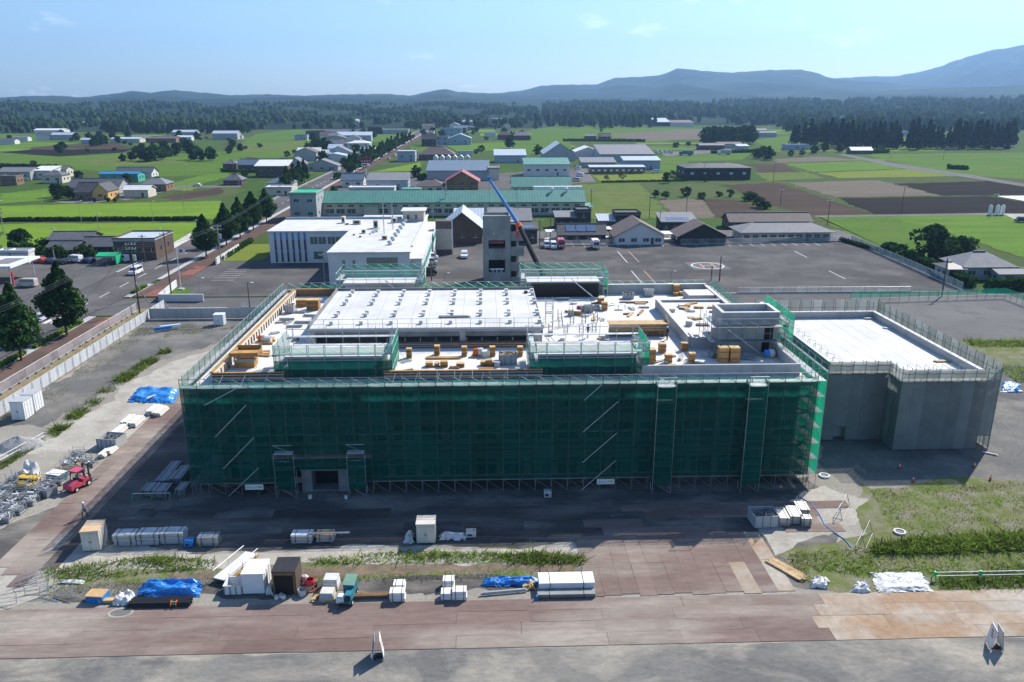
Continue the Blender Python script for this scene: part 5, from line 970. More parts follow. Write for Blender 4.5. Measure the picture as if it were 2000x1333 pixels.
# ================================================================== weeds: uncountable
def weeds(pts, n, h, mat, seed, name='weeds', px=True, spread=.18, clump=None):
    r = np.random.default_rng(seed); poly = np.array([tuple(P(*q)[:2]) for q in pts] if px else pts); mn, mx_ = poly.min(0), poly.max(0); V = []; got = 0; pts_ = []
    cl = r.uniform(mn, mx_, (clump, 2)) if clump else None
    while got < n:
        q = r.uniform(mn, mx_, (n * 2, 2))
        if clump: k = r.integers(0, clump, n * 2); q = cl[k] + r.normal(0, 1.0, (n * 2, 2)) * np.array([1.3, .55])
        ins = np.zeros(len(q), bool); j = len(poly) - 1
        for i in range(len(poly)):
            c = ((poly[i, 1] > q[:, 1]) != (poly[j, 1] > q[:, 1])) & (q[:, 0] < (poly[j, 0] - poly[i, 0]) * (q[:, 1] - poly[i, 1]) / (poly[j, 1] - poly[i, 1] + 1e-9) + poly[i, 0]); ins ^= c; j = i
        q = q[ins]; pts_.append(q); got += len(q)
        if len(q) == 0: break
    q = np.concatenate(pts_)[:n]; m = len(q); a = r.uniform(0, 6.28, m); hh = h * r.lognormal(-.5, .5, m).clip(.2, 1.8); w = hh * r.uniform(.04, .09, m) + .025; lean = r.normal(0, .8, (m, 2)) * hh[:, None]
    dx, dy = np.cos(a) * w, np.sin(a) * w
    V = np.stack([np.stack([q[:, 0] - dx, q[:, 1] - dy, np.zeros(m)], 1), np.stack([q[:, 0] + dx, q[:, 1] + dy, np.zeros(m)], 1), np.stack([q[:, 0] + dx * .5 + lean[:, 0], q[:, 1] + dy * .5 + lean[:, 1], hh * .8], 1), np.stack([q[:, 0] + lean[:, 0] * 1.2, q[:, 1] + lean[:, 1] * 1.2, hh], 1)], 1).reshape(-1, 3)
    return tag(put(name, npmesh(name, V, np.arange(m * 4).reshape(-1, 4), mat)), kind='stuff')
weeds([(88, 1112), (300, 1086), (430, 1096), (420, 1110), (200, 1130), (95, 1150)], 2845, 0.35, 'leaf_bright', 1, clump=46); weeds([(600, 1092), (800, 1076), (1000, 1082), (1142, 1085), (1140, 1096), (900, 1100), (620, 1102)], 2845, 0.35, 'leaf_bright', 2, clump=60)
weeds([(60, 1165), (140, 1135), (420, 1128), (700, 1122), (1120, 1112), (1120, 1124), (760, 1138), (420, 1150), (200, 1165)], 3414, 0.15, 'leaf_olive', 3, clump=110); weeds([(970, 1086), (1050, 1078), (1145, 1090), (1140, 1104), (1000, 1104)], 1420, 0.39, 'leaf_bright', 4)
weeds([(1705, 1068), (1830, 1052), (2100, 1040), (2100, 1072), (1800, 1082), (1708, 1082)], 14752, 0.53, 'leaf_bright', 5, 'tall_weeds'); weeds([(1540, 1085), (1640, 1075), (2100, 1085), (2100, 1150), (1850, 1152), (1640, 1120), (1560, 1110)], 5122, 0.28, 'leaf_bright', 6, clump=120)
weeds([(1700, 960), (1850, 945), (2150, 940), (2150, 1040), (1830, 1050), (1740, 1030)], 5122, 0.17, 'leaf_olive', 7, clump=170); weeds([(1835, 1118), (2100, 1118), (2100, 1152), (1835, 1152)], 2845, 0.32, 'leaf_bright', 8)
weeds([(90, 850), (160, 790), (240, 730), (330, 678), (335, 688), (250, 745), (180, 800), (110, 855)], 3984, 0.54, 'leaf_bright', 9, clump=40); weeds([(0, 905), (84, 858), (90, 864), (0, 920)], 1024, 0.35, 'leaf_bright', 10)
weeds([(330, 640), (430, 632), (480, 640), (400, 650), (320, 660)], 1420, 0.17, 'leaf_olive', 11, clump=40); weeds([(-66.2, 100), (-62, 100), (-62, 150), (-66.2, 150)], 2558, 0.17, 'leaf_olive', 12, px=False, clump=70); weeds([(-71, 100), (-66.8, 100), (-66.8, 160), (-71, 160)], 2558, 0.14, 'leaf_olive', 13, px=False, clump=90)
weeds([(1880, 665), (2100, 668), (2100, 680), (1900, 678)], 1989, 0.61, 'leaf_bright', 14); weeds([(1940, 715), (2060, 720), (2060, 760), (1985, 748)], 1420, 0.54, 'leaf_bright', 15); weeds([(1540, 1085), (1570, 1075), (1585, 1140), (1560, 1140)], 509, 0.21, 'leaf_olive', 16)
# ================================================================== trees
def crown_mesh(name, n, fn, size, mat, seed, lobes=14, lobe_r=.34):
    """leaf clumps: quads spread over many small lobes that follow the crown's outline fn(t)->radius, t=0..1 from crown foot to tip"""
    r = np.random.default_rng(seed); C = []
    while len(C) < lobes:
        t = r.uniform(0, 1) ** .8; a = r.uniform(0, 6.283); rr = fn(t); q = rr * np.sqrt(r.uniform(.15, 1)) * .82
        C.append((q * math.cos(a), q * math.sin(a), t, max(.12, rr * lobe_r * r.uniform(.8, 1.3))))
    return C, r
def tree_meshes(name, H, base, fn, n, size, mat, seed, lobes=26, lobe_k=.42, trunk_r=.22):
    C, r = crown_mesh(name, n, fn, size, mat, seed, lobes, lobe_k); hc = H - base
    k = r.integers(0, len(C), n); cen = np.array([(c[0], c[1], base + c[2] * hc) for c in C])[k]; rad_ = np.array([c[3] for c in C])[k]
    d = r.normal(0, 1, (n, 3)); d /= np.linalg.norm(d, axis=1)[:, None]; d[:, 2] = d[:, 2] * .8 + .12
    pos = cen + d * (rad_ * r.uniform(.55, 1.08, n))[:, None]
    nrm = d * .55 + r.normal(0, .55, (n, 3)) + np.array([0, 0, .35]); nrm /= np.linalg.norm(nrm, axis=1)[:, None]
    up = np.cross(nrm, r.normal(0, 1, (n, 3))); up /= np.linalg.norm(up, axis=1)[:, None] + 1e-6; ri = np.cross(up, nrm); s = size * r.uniform(.5, 1.25, n)[:, None]
    V = np.stack([pos - up * s - ri * s * .6, pos - up * s * .2 + ri * s * .8, pos + up * s + ri * s * .25, pos + up * s * .3 - ri * s * .8], 1).reshape(-1, 3)
    crown = npmesh('crown', V, np.arange(n * 4).reshape(-1, 4), mat)
    tb = MB().tube((0, 0, -.1), (.05, 0, base + hc * .35), trunk_r, 8, trunk_r * .6)
    for i in range(5):
        c = C[i]; z = base + hc * (.02 + .06 * i); tb.tube((0, 0, z), (c[0] * .8, c[1] * .8, max(z + .4, base + c[2] * hc * .8)), trunk_r * .45, 5, trunk_r * .15)
    return tb.mesh('trunk', 'bark'), crown
def f_street(R_): return lambda t: R_ * (min(1, .45 + t * 2.6) if t < .22 else max(.04, (1 - ((t - .22) / .78) ** 1.15)))
def f_round(R_): return lambda t: R_ * math.sqrt(max(.02, 1 - (2 * t - .95) ** 2))
def f_cone(R_): return lambda t: R_ * max(.05, 1 - t) ** .85
TR = {}
for i in range(3): TR['street', i] = tree_meshes('street', 12.6, 2.3, f_street(4.0), 7500, .34, 'leaf_tree', 20 + i, 95, .38)
for i in range(4): TR['smallstreet', i] = tree_meshes('sm', 12.0, 1.8, f_street(3.4), 1300, .6, 'leaf_tree', 30 + i, 40, .42)
for i in range(3): TR['round', i] = tree_meshes('round', 8.0, 1.0, f_round(4.2), 1100, .5, 'leaf_dark', 40 + i, 34, .36)
for i in range(3): TR['bush', i] = tree_meshes('bush', 3.0, .2, f_round(2.0), 420, .32, 'leaf_hedge', 50 + i, 18, .4, .08)
for i in range(4): TR['conifer', i] = tree_meshes('con', 21.0, 1.2, f_cone(5.2), 1500, 1.05, 'leaf_conifer', 60 + i, 110, .4, .3)
for i in range(3): TR['farround', i] = tree_meshes('fr', 9.0, .6, f_round(4.6), 420, 1.0, 'leaf_dark', 70 + i, 30, .42)
for i in range(2): TR['olive', i] = tree_meshes('olive', 5.5, .8, f_round(2.8), 420, .42, 'leaf_olive', 80 + i, 18, .38, .1)
_tv = [0]
def tree(kind, x, y, h, label, group=None, name='tree', wide=1.0):
    ks = [k for k in TR if k[0] == kind]; k = ks[_tv[0] % len(ks)]; _tv[0] += 1; H = {'street': 12.6, 'smallstreet': 12.0, 'round': 8.0, 'bush': 3.0, 'conifer': 21.0, 'farround': 9.0, 'olive': 5.5}[kind]
    t = thing(name, label, 'bush' if kind == 'bush' else 'tree', (x, y, -.03), R.uniform(0, 6.28), group); s = h / H; t.scale = (s * wide, s * wide, s)
    put('trunk', TR[k][0], t); put('crown', TR[k][1], t); return t
def hedge(pts, w, h, label, mat='leaf_hedge', seed=1, dens=16, size=.22, closed_px=True):
    q = [P(*p) for p in pts] if closed_px else [Vector((*p, 0)) for p in pts]; r = np.random.default_rng(seed); V = []; core = MB()
    c0 = q[0].copy(); allq = []
    for a, b in zip(q, q[1:]):
        L = (b - a).length; n = int(L * (w + 2 * h) * dens); d = (b - a) / L; nn = Vector((-d.y, d.x, 0)); rz = math.atan2(d.y, d.x); m = (a + b) / 2 - c0
        core.box(m.x - L / 2, m.x + L / 2, m.y - w * .36, m.y + w * .36, 0, h * .84, rz)
        t = r.uniform(0, L, n); side = r.uniform(-1, 1, n); z = h * r.uniform(.05, 1.02, n) ; top = r.random(n) < .45
        off = np.where(top, side * w / 2, np.sign(side) * w / 2 * r.uniform(.85, 1.1, n)); z = np.where(top, h * r.uniform(.88, 1.08, n), z)
        allq.append(np.stack([a.x - c0.x + d.x * t + nn.x * off, a.y - c0.y + d.y * t + nn.y * off, z], 1))
    pos = np.concatenate(allq); n = len(pos); nr = r.normal(0, 1, (n, 3)) + np.array([0, -.2, .7]); nr /= np.linalg.norm(nr, axis=1)[:, None]; up = np.cross(nr, r.normal(0, 1, (n, 3))); up /= np.linalg.norm(up, axis=1)[:, None]; ri = np.cross(up, nr); s = size * r.uniform(.6, 1.3, n)[:, None]
    V = np.stack([pos - up * s, pos + ri * s, pos + up * s, pos - ri * s], 1).reshape(-1, 3)
    t = thing('hedge', label, 'hedge', c0); put('foliage', npmesh('foliage', V, np.arange(n * 4).reshape(-1, 4), mat), t); part(t, 'stems', core, 'leaf_dark'); return t
AV = 'street trees along the brick footpath'
tree('street', -77.2, 128.5, 13.2, 'broad dark green street tree whose crown hangs over the footpath, near the white sheds', None); tree('street', -77.2, 143.6, 13.6, 'tall pointed green street tree beside the footpath, near the pole with a stay', None)
for y, h in ((220, 12), (238, 12.5), (252, 12.5), (267, 13), (284, 12)): tree('street', -76.9, y, h, 'conical street tree beside the white office', 'street trees beside the white office')
for y in (392, 404, 416, 428): tree('smallstreet', -95.2 + R.uniform(-1, 1), y, 11.5, 'conical street tree across the road from the small white house', 'street trees across the road')
for y in (470, 490, 512, 530, 552, 575, 598, 622, 650, 676, 705, 735, 770, 810, 850): tree('smallstreet', -76.5 + R.uniform(-1, 1), y, R.uniform(11, 13.5), 'street tree in the avenue running towards the far town', 'avenue trees')
# ================================================================== cars
_CAR = {}
def car_mesh(kind, col):
    k = (kind, col)
    if k in _CAR: return _CAR[k]
    if kind == 'van': L, W, H = 4.4, 1.75, 1.95; prof = [(-2.2, .3), (2.2, .3), (2.2, .95), (1.75, 1.1), (1.15, 1.85), (.9, 1.95), (-2.1, 1.95), (-2.2, 1.7)]; win = [(-2.0, 1.25), (1.45, 1.25), (1.08, 1.8), (-2.0, 1.8)]
    elif kind == 'kei': L, W, H = 3.4, 1.48, 1.7; prof = [(-1.7, .28), (1.7, .28), (1.7, .8), (1.25, .95), (.75, 1.62), (.5, 1.7), (-1.55, 1.7), (-1.7, 1.3)]; win = [(-1.5, 1.02), (1.1, 1.02), (.68, 1.55), (-1.5, 1.55)]
    elif kind == 'suv': L, W, H = 4.7, 1.85, 1.75; prof = [(-2.35, .35), (2.35, .35), (2.35, .9), (1.2, 1.1), (.5, 1.7), (.2, 1.75), (-2.0, 1.72), (-2.35, 1.1)]; win = [(-2.0, 1.12), (.95, 1.12), (.42, 1.6), (-1.85, 1.6)]
    else: L, W, H = 4.2, 1.7, 1.45; prof = [(-2.1, .28), (2.1, .28), (2.1, .7), (1.1, .9), (.35, 1.42), (-.9, 1.45), (-1.75, .95), (-2.1, .85)]; win = [(-1.45, .95), (.9, .95), (.28, 1.33), (-.85, 1.35)]
    hw = W / 2; b = MB()
    n = len(prof); vs = []
    for x, sc in ((-hw, 0), (hw, 0)):
        for y, z in prof: inset = max(0, (z - H * .55)) * .18; vs.append((x + (inset if x < 0 else -inset), y, z))
    b.add(vs, [tuple(range(n)), tuple(range(2 * n - 1, n - 1, -1))] + [(i, n + i, n + (i + 1) % n, (i + 1) % n) for i in range(n)])
    g = MB(); zi = lambda z: hw - max(0, z - H * .55) * .18 + .012
    for s in (-1, 1):
        q = [(s * zi(z), y, z) for y, z in win]; g.add(q if s > 0 else q[::-1], [(0, 1, 2, 3)])
    wsb, wst = win[1], win[2]; f = MB().quad((-hw * .86, wsb[0] + .2, wsb[1] + .05), (hw * .86, wsb[0] + .2, wsb[1] + .05), (hw * .78, wst[0] + .12, wst[1] + .02), (-hw * .78, wst[0] + .12, wst[1] + .02))
    rr = prof[-1]; bk_ = MB().quad((-hw * .8, -L / 2 - .012 + .1, H * .6), (hw * .8, -L / 2 - .012 + .1, H * .6), (hw * .74, -L / 2 + .18, H * .86), (-hw * .74, -L / 2 + .18, H * .86))
    wh = MB().tube((-.1, 0, 0), (.1, 0, 0), .31, 14).mesh('wheel', 'black'); rm = MB().tube((-.11, 0, 0), (.11, 0, 0), .18, 10).mesh('rim', 'galv')
    hl = MB().box(-.16, .16, -.03, .03, -.08, .08).mesh('headlight', 'white_paint'); tl = MB().box(-.1, .1, -.03, .03, -.12, .12).mesh('tail_light', 'red_paint')
    _CAR[k] = (b.mesh('body', col), g.mesh('side_window', 'glass'), f.mesh('windscreen', 'glass'), bk_.mesh('rear_window', 'glass'), wh, rm, hl, tl, L, W, H); return _CAR[k]
def car(x, y, rz, kind, col, label, group=None, z=0.0, cat='car'):
    b, g, f, bk_, wh, rm, hl, tl, L, W, H = car_mesh(kind, col); t = thing('parked_' + ('van' if kind == 'van' else 'car'), label, cat, (x, y, z), rz, group)
    put('body', b, t); put('side_window', g, t); put('windscreen', f, t); put('rear_window', bk_, t)
    for s in (-1, 1):
        for yy in (-L * .3, L * .31): w_ = put('wheel', wh, t, (s * (W / 2 - .08), yy, .31)); put('rim', rm, w_)
        put('headlight', hl, t, (s * W * .34, L / 2 + .005, H * .44)); put('tail_light', tl, t, (s * W * .42, -L / 2 - .005, H * .5))
    return t
for n_, c_ in (('paint_white', (.75, .75, .75)), ('paint_black', (.015, .015, .018)), ('paint_navy', (.02, .03, .10)), ('paint_silver', (.5, .51, .53)), ('paint_red', (.55, .02, .02)), ('paint_beige', (.45, .42, .37)), ('paint_dark', (.06, .065, .07))): M(n_, c_, .25, .04, .8, spec=.7)
def cp(px, py): q = P(px, py); return q.x, q.y
car(*cp(80, 513), 1.2, 'car', 'paint_red', 'bright red hatchback parked before the bushes', 'parked cars'); car(*cp(100, 514), 1.2, 'car', 'paint_navy', 'dark navy car parked next to the red hatchback'); car(*cp(122, 515), 1.2, 'car', 'paint_black', 'black car parked between a navy and a white car'); car(*cp(147, 512), 1.2, 'van', 'paint_white', 'white minivan parked between dark cars before the tiled houses'); car(*cp(172, 513), 1.2, 'car', 'paint_navy', 'blue saloon parked beside the green tent'); car(*cp(237, 511), 1.2, 'van', 'paint_white', 'white van parked beside the green tent and brown shop', cat='van')
car(*cp(266, 535), 3.1, 'van', 'paint_white', 'white van driving on the main road', cat='van', z=-.05); car(*cp(54, 560), 1.5, 'van', 'paint_beige', 'beige van beside the white canopy'); car(*cp(80, 626), 3.1, 'car', 'paint_silver', 'silver car on the main road behind the pointed street tree', z=-.05); car(*cp(0, 612), 1.4, 'car', 'paint_red', 'red car half hidden at the edge of the forecourt')
for px, py, k, c, lab in ((838, 501, 'car', 'paint_white', 'white saloon in the row beside the office, by the tan tower'), (840, 508, 'van', 'paint_white', 'long white van in the row beside the office'), (838, 518, 'van', 'paint_silver', 'silver minivan in the row beside the office'), (835, 526, 'car', 'paint_dark', 'dark grey car in the row beside the office'), (836, 537, 'van', 'paint_black', 'black van in the row beside the office, by the lamp post')): car(*cp(px, py), -1.45, k, c, lab)
car(*cp(907, 503), 3.14, 'suv', 'paint_white', 'white off-roader parked in the tower shadow'); car(*cp(1068, 484), 3.14, 'van', 'paint_silver', 'silver minivan parked next to a white van by the dark houses'); car(*cp(1081, 485), 3.14, 'van', 'paint_white', 'white minivan parked beside the red fire engine')
# fire engine and ambulance
def big_vehicle(x, y, col, stripe, label, cat, H, L=5.6, bar=True):
    t = thing(cat.replace(' ', '_'), label, cat, (x, y, 0), math.pi)
    part(t, 'body', MB().side([(-L / 2, .45), (L / 2 - .2, .45), (L / 2, .7), (L / 2, 1.2), (L / 2 - .45, H - .3), (L / 2 - .7, H), (-L / 2, H)], -.95, .95), col); part(t, 'windscreen', MB().quad((-.82, L / 2 + .0, 1.28), (.82, L / 2 + .0, 1.28), (.75, L / 2 - .37, H - .36), (-.75, L / 2 - .37, H - .36)), 'glass')
    for s in (-1, 1):
        part(t, 'stripe', MB().box(s * .955 - .006, s * .955 + .006, -L / 2 + .05, L / 2 - .3, .85, 1.1), stripe); part(t, 'side_window', MB().box(s * .955 - .005, s * .955 + .005, L / 2 - 1.6, L / 2 - .7, 1.35, H - .45), 'glass'); part(t, 'headlight', MB().box(s * .65 - .15, s * .65 + .15, L / 2 - .005, L / 2 + .03, .75, .95), 'white_paint')
        for yy in (-L * .3, L * .3): w_ = part(t, 'wheel', MB().tube((s * .85 - .12, yy, .4), (s * .85 + .12, yy, .4), .4, 14), 'black'); part(w_, 'rim', MB().tube((s * .85 - .13, yy, .4), (s * .85 + .13, yy, .4), .2, 10), 'galv')
    part(t, 'light_bar', MB().box(-.7, .7, L / 2 - 1.2, L / 2 - .9, H, H + .16), 'red_paint'); part(t, 'bonnet_band', MB().box(-.9, .9, L / 2 - .002, L / 2 + .008, 1.0, 1.15), stripe)
    if cat == 'fire engine': part(t, 'ladder', MB().box(-.5, -.42, -L / 2, L / 2 - 1.5, H + .1, H + .18).box(.42, .5, -L / 2, L / 2 - 1.5, H + .1, H + .18).box(-.42, .42, -1.5, -1.4, H + .1, H + .16).box(-.42, .42, -.5, -.4, H + .1, H + .16).box(-.42, .42, .5, .6, H + .1, H + .16), 'white_metal')
x, y = cp(1097, 487); big_vehicle(x, y + 2.5, 'red_paint', 'white_paint', 'red fire engine with a roof ladder parked before the dark houses', 'fire engine', 2.5); x, y = cp(1165, 488); big_vehicle(x, y + 2.5, 'white_paint', 'red_paint', 'white ambulance with a red light bar parked alone at the fence', 'ambulance', 2.5)
# ================================================================== paving behind and beside the site
sheet('car_park', [(-72, 173.2), (112, 173.2), (117, 243.5), (9, 243.5), (9, 262), (-60, 262), (-60, 244), (-72, 236)], -.05, 'm_asphalt', px=False)
sheet('car_park', [(-92.6, 60), (-140, 60), (-140, 200), (-128, 222), (-92.6, 222)], -.058, 'm_asphalt_old', px=False); sheet('lane', [(9, 243), (118, 243), (118, 262), (9, 262)], -.048, 'm_asphalt_pale', px=False)
lm = tag(put('parking_markings', None), kind='structure')
for k in range(26): box(lm, 'bay_line', 16 + k * 3.35, 16.16 + k * 3.35, 232.5, 238.5, -.045, -.04, 'road_white')
for (a, b), m in ((((1206, 491), (1221, 513)), 'road_white'), (((1228, 491), (1245, 512)), 'road_orange'), (((1233, 529), (1250, 554)), 'road_white'), (((1258, 529), (1276, 553)), 'road_orange'), (((1552, 491), (1572, 503)), 'road_white'), (((1619, 529), (1646, 545)), 'road_white')):
    p, q = P(*a), P(*b); part(lm, 'bay_line', MB().box(-.1, .1, min(p.y, q.y), max(p.y, q.y), -.045, -.04), m, (p.x, 0, 0))
for k in range(6): box(lm, 'bay_line', -66 , -60.5, 190 + k * 2.6, 190.15 + k * 2.6, -.045, -.04, 'road_white')
hpx = P(1382, 519); hp_ = tag(put('helipad', MB().prism([(-4.9, -5), (4.9, -5), (4.9, 5), (-4.9, 5)], -.046, -.04).mesh('helipad', 'm_asphalt_pale'), None, (hpx.x, hpx.y, 0)), kind='structure')
M('pink_line', (.55, .30, .25), .8, .15, 2); n = 40; mb = MB()
for i in range(n):
    a0_, a1_ = 2 * math.pi * i / n, 2 * math.pi * (i + 1) / n; mb.quad((3.9 * math.cos(a0_), 3.9 * math.sin(a0_), -.035), (3.9 * math.cos(a1_), 3.9 * math.sin(a1_), -.035), (4.3 * math.cos(a1_), 4.3 * math.sin(a1_), -.035), (4.3 * math.cos(a0_), 4.3 * math.sin(a0_), -.035))
part(hp_, 'circle_line', mb, 'road_white'); part(hp_, 'letter_h', MB().box(-1.7, -1.35, -2.6, 2.6, -.036, -.033).box(1.35, 1.7, -2.6, 2.6, -.036, -.033).box(-1.35, 1.35, -.18, .18, -.036, -.033), 'pink_line')
# ================================================================== fields
rf_ = random.Random(77)
for i in range(90):
    x0, y0 = ((rf_.uniform(-520, -110), rf_.uniform(330, 1000)), (rf_.uniform(110, 800), rf_.uniform(290, 720)), (rf_.uniform(-60, 420), rf_.uniform(560, 1150)))[i % 3]; w, d = rf_.uniform(40, 130), rf_.uniform(12, 38) * (y0 / 500)
    sheet('field', [(x0, y0), (x0 + w, y0), (x0 + w, y0 + d), (x0, y0 + d)], -.1595 + i * .0002, rf_.choice(('m_rice', 'm_rice', 'm_rice2', 'm_grass', 'm_lawn', 'm_grass_dry', 'm_scrub', 'm_soil_brown')), jit=.7, step=8, seed=i, px=False)
z = -.138
FIELDS = [('m_rice', [(0, 402), (180, 397), (430, 392), (438, 427), (0, 430)]), ('m_rice', [(0, 437), (398, 434), (385, 452), (330, 482), (230, 492), (0, 492)]), ('m_rice2', [(0, 378), (95, 368), (105, 390), (0, 397)]), ('m_scrub', [(290, 392), (440, 360), (480, 372), (430, 392)]), ('m_soil_brown', [(310, 385), (430, 366), (440, 378), (340, 392)]), ('m_rice2', [(320, 362), (440, 330), (450, 345), (370, 364)]),
 ('m_grass', [(0, 298), (200, 300), (470, 296), (500, 330), (420, 340), (330, 345), (140, 330), (0, 322)]), ('m_soil_dark', [(0, 298), (60, 292), (262, 291), (240, 298), (115, 306)]), ('m_soil_brown', [(60, 284), (230, 281), (262, 289), (60, 292)]), ('m_rice2', [(0, 292), (60, 288), (170, 279), (60, 278), (0, 284)]), ('m_grass_dry', [(150, 312), (300, 300), (360, 318), (200, 325)]),
 ('m_grass', [(440, 300), (500, 262), (600, 250), (670, 243), (680, 256), (590, 272), (560, 290), (620, 300), (520, 312)]), ('m_grass_dry', [(470, 283), (600, 275), (590, 292), (470, 298)]), ('m_scrub', [(670, 244), (810, 243), (810, 262), (690, 262)]), ('m_grass', [(720, 262), (800, 262), (760, 278), (700, 274)]), ('m_rice', [(728, 335), (822, 317), (822, 333), (725, 336)]),
 ('m_rice2', [(870, 283), (1050, 274), (1060, 292), (895, 296)]), ('m_grass', [(800, 285), (870, 283), (860, 296), (805, 298)]), ('m_grass', [(1036, 252), (1120, 246), (1380, 252), (1385, 262), (1290, 278), (1180, 275), (1040, 275)]), ('m_grass', [(1000, 275), (1110, 275), (1120, 290), (1060, 305), (1000, 300)]), ('m_soil_pale', [(1180, 262), (1375, 252), (1380, 272), (1250, 276)]), ('m_asphalt_pale', [(1285, 298), (1420, 290), (1450, 296), (1300, 305)]),
 ('m_grass', [(1285, 306), (1400, 300), (1470, 298), (1450, 312), (1345, 316), (1330, 338), (1290, 336)]), ('m_lawn', [(1157, 343), (1310, 338), (1338, 353), (1175, 356)]), ('m_grass_dry', [(1122, 360), (1250, 357), (1312, 426), (1160, 428), (1140, 420)]), ('m_scrub', [(1250, 356), (1400, 360), (1455, 386), (1285, 391)]), ('m_soil_pale', [(1285, 391), (1372, 388), (1400, 425), (1322, 428)]), ('m_soil_brown', [(1372, 388), (1445, 391), (1500, 410), (1430, 420), (1400, 425)]),
 ('m_soil_brown', [(1412, 361), (1520, 357), (1706, 418), (1592, 421), (1520, 405)]), ('m_soil_pale', [(1540, 357), (1715, 352), (1836, 382), (1630, 385)]), ('m_soil_dark', [(1752, 359), (1950, 353), (2030, 368), (2030, 380), (1838, 382)]), ('m_soil_dark', [(1637, 387), (1930, 383), (2040, 402), (2040, 416), (1707, 419)]), ('m_lawn', [(1596, 338), (1780, 330), (1885, 344), (1640, 348)]), ('m_rice2', [(1530, 320), (1690, 315), (1770, 329), (1590, 336)]), ('m_soil_pale', [(1510, 311), (1600, 306), (1690, 313), (1520, 318)]), ('m_soil_brown', [(1470, 322), (1520, 320), (1560, 335), (1490, 342)]), ('m_grass_dry', [(1475, 338), (1575, 336), (1610, 348), (1500, 354)]),
 ('m_grass', [(1690, 302), (2050, 297), (2050, 352), (1900, 344), (1780, 326)]), ('m_grass', [(1592, 422), (1760, 420), (1830, 450), (1980, 520), (1860, 540), (1680, 470)]), ('m_rice2', [(1720, 420), (2050, 418), (2050, 520), (1840, 450)]), ('m_grass', [(1470, 275), (1560, 262), (1590, 278), (1520, 296)]), ('m_grass', [(0, 262), (130, 262), (130, 276), (0, 280)]), ('m_rice2', [(400, 209), (470, 207), (480, 212), (410, 213)]), ('m_rice2', [(545, 212), (670, 210), (650, 216), (560, 217)]), ('m_lawn', [(1690, 575), (2050, 577), (2050, 640), (2010, 600), (1965, 583)])]
for i, (m, pts) in enumerate(FIELDS): sheet('field', pts, z + i * .0012, m, jit=.0 if min(p[1] for p in pts) < 300 else .8, step=8, seed=i)
sheet('lane', [(1636, 302), (1650, 301), (1770, 323), (1905, 343), (2040, 366), (2040, 371), (1890, 347), (1750, 327)], -.07, 'm_asphalt_pale'); sheet('lane', [(1590, 421), (1930, 416), (2040, 417), (2040, 421), (1930, 420), (1592, 424)], -.075, 'm_asphalt_pale'); sheet('lane', [(1960, 418), (2040, 418), (2040, 436), (1990, 432)], -.07, 'm_site_pale')
sheet('lane', [(230, 388), (350, 363), (470, 362), (470, 366), (355, 367), (245, 392)], -.075, 'm_asphalt_pale'); sheet('lane', [(100, 396), (240, 378), (250, 384), (180, 398)], -.07, 'm_asphalt_pale'); sheet('lane', [(1125, 330), (1145, 330), (1165, 356), (1135, 357)], -.07, 'm_asphalt_pale'); sheet('lane', [(720, 345), (950, 340), (1125, 330), (1135, 358), (960, 372), (640, 375)], -.08, 'm_asphalt_old')
M('film', (.62, .65, .68), .35, .2, .5); sheet('field', [(1947, 383), (2040, 382), (2040, 399)], -.07, 'film')
hedge([(0, 432), (390, 430)], 1.6, 1.1, 'dark clipped hedge between two bright rice fields', seed=3, dens=5, size=.4)
# ================================================================== buildings
M('w_white', (.62, .62, .60), .8, .06, .3); M('w_cream', (.56, .51, .42), .85, .08, .3); M('w_grey', (.36, .37, .38), .85, .1, .3); M('w_dark', (.035, .037, .04), .8, .2, .4); M('w_brown', (.11, .075, .06), .85, .2, .5); M('w_ochre', (.60, .36, .13), .85, .08, .4); M('w_teal', (.07, .34, .29), .7, .1, .4); M('w_wood', (.22, .14, .09), .85, .2, .5); M('w_bluegrey', (.33, .40, .47), .8, .08, .3)
M('r_grey', (.19, .195, .21), .75, .12, .5, ribs=.55); M('r_tile', (.12, .12, .13), .6, .2, .7, ribs=.55); M('r_dark', (.06, .06, .065), .7, .2, .5); M('r_brown', (.14, .105, .095), .75, .15, .5, ribs=.55); M('r_green', (.10, .27, .22), .6, .1, .3, ribs=.3); M('r_red', (.30, .07, .075), .65, .12, .4, ribs=.3); M('r_blue', (.03, .20, .42), .5, .1, .4, ribs=.3); M('r_slate', (.13, .18, .24), .55, .1, .4, ribs=.3); M('r_light', (.46, .52, .58), .5, .08, .4, ribs=.3); M('r_white', (.68, .68, .67), .6, .06, .4, ribs=.3); M('r_solar', (.10, .15, .24), .2, .15, .5, spec=.7)
def hz(x, y, py):
    c, s = math.cos(-YAW), math.sin(-YAW); Yc = s * x + c * y; k = -(py - 666.5) / F_PX; cp_, sp = math.cos(PIT), math.sin(PIT)
    return CH + Yc * (k * cp_ - sp) / (cp_ + k * sp)
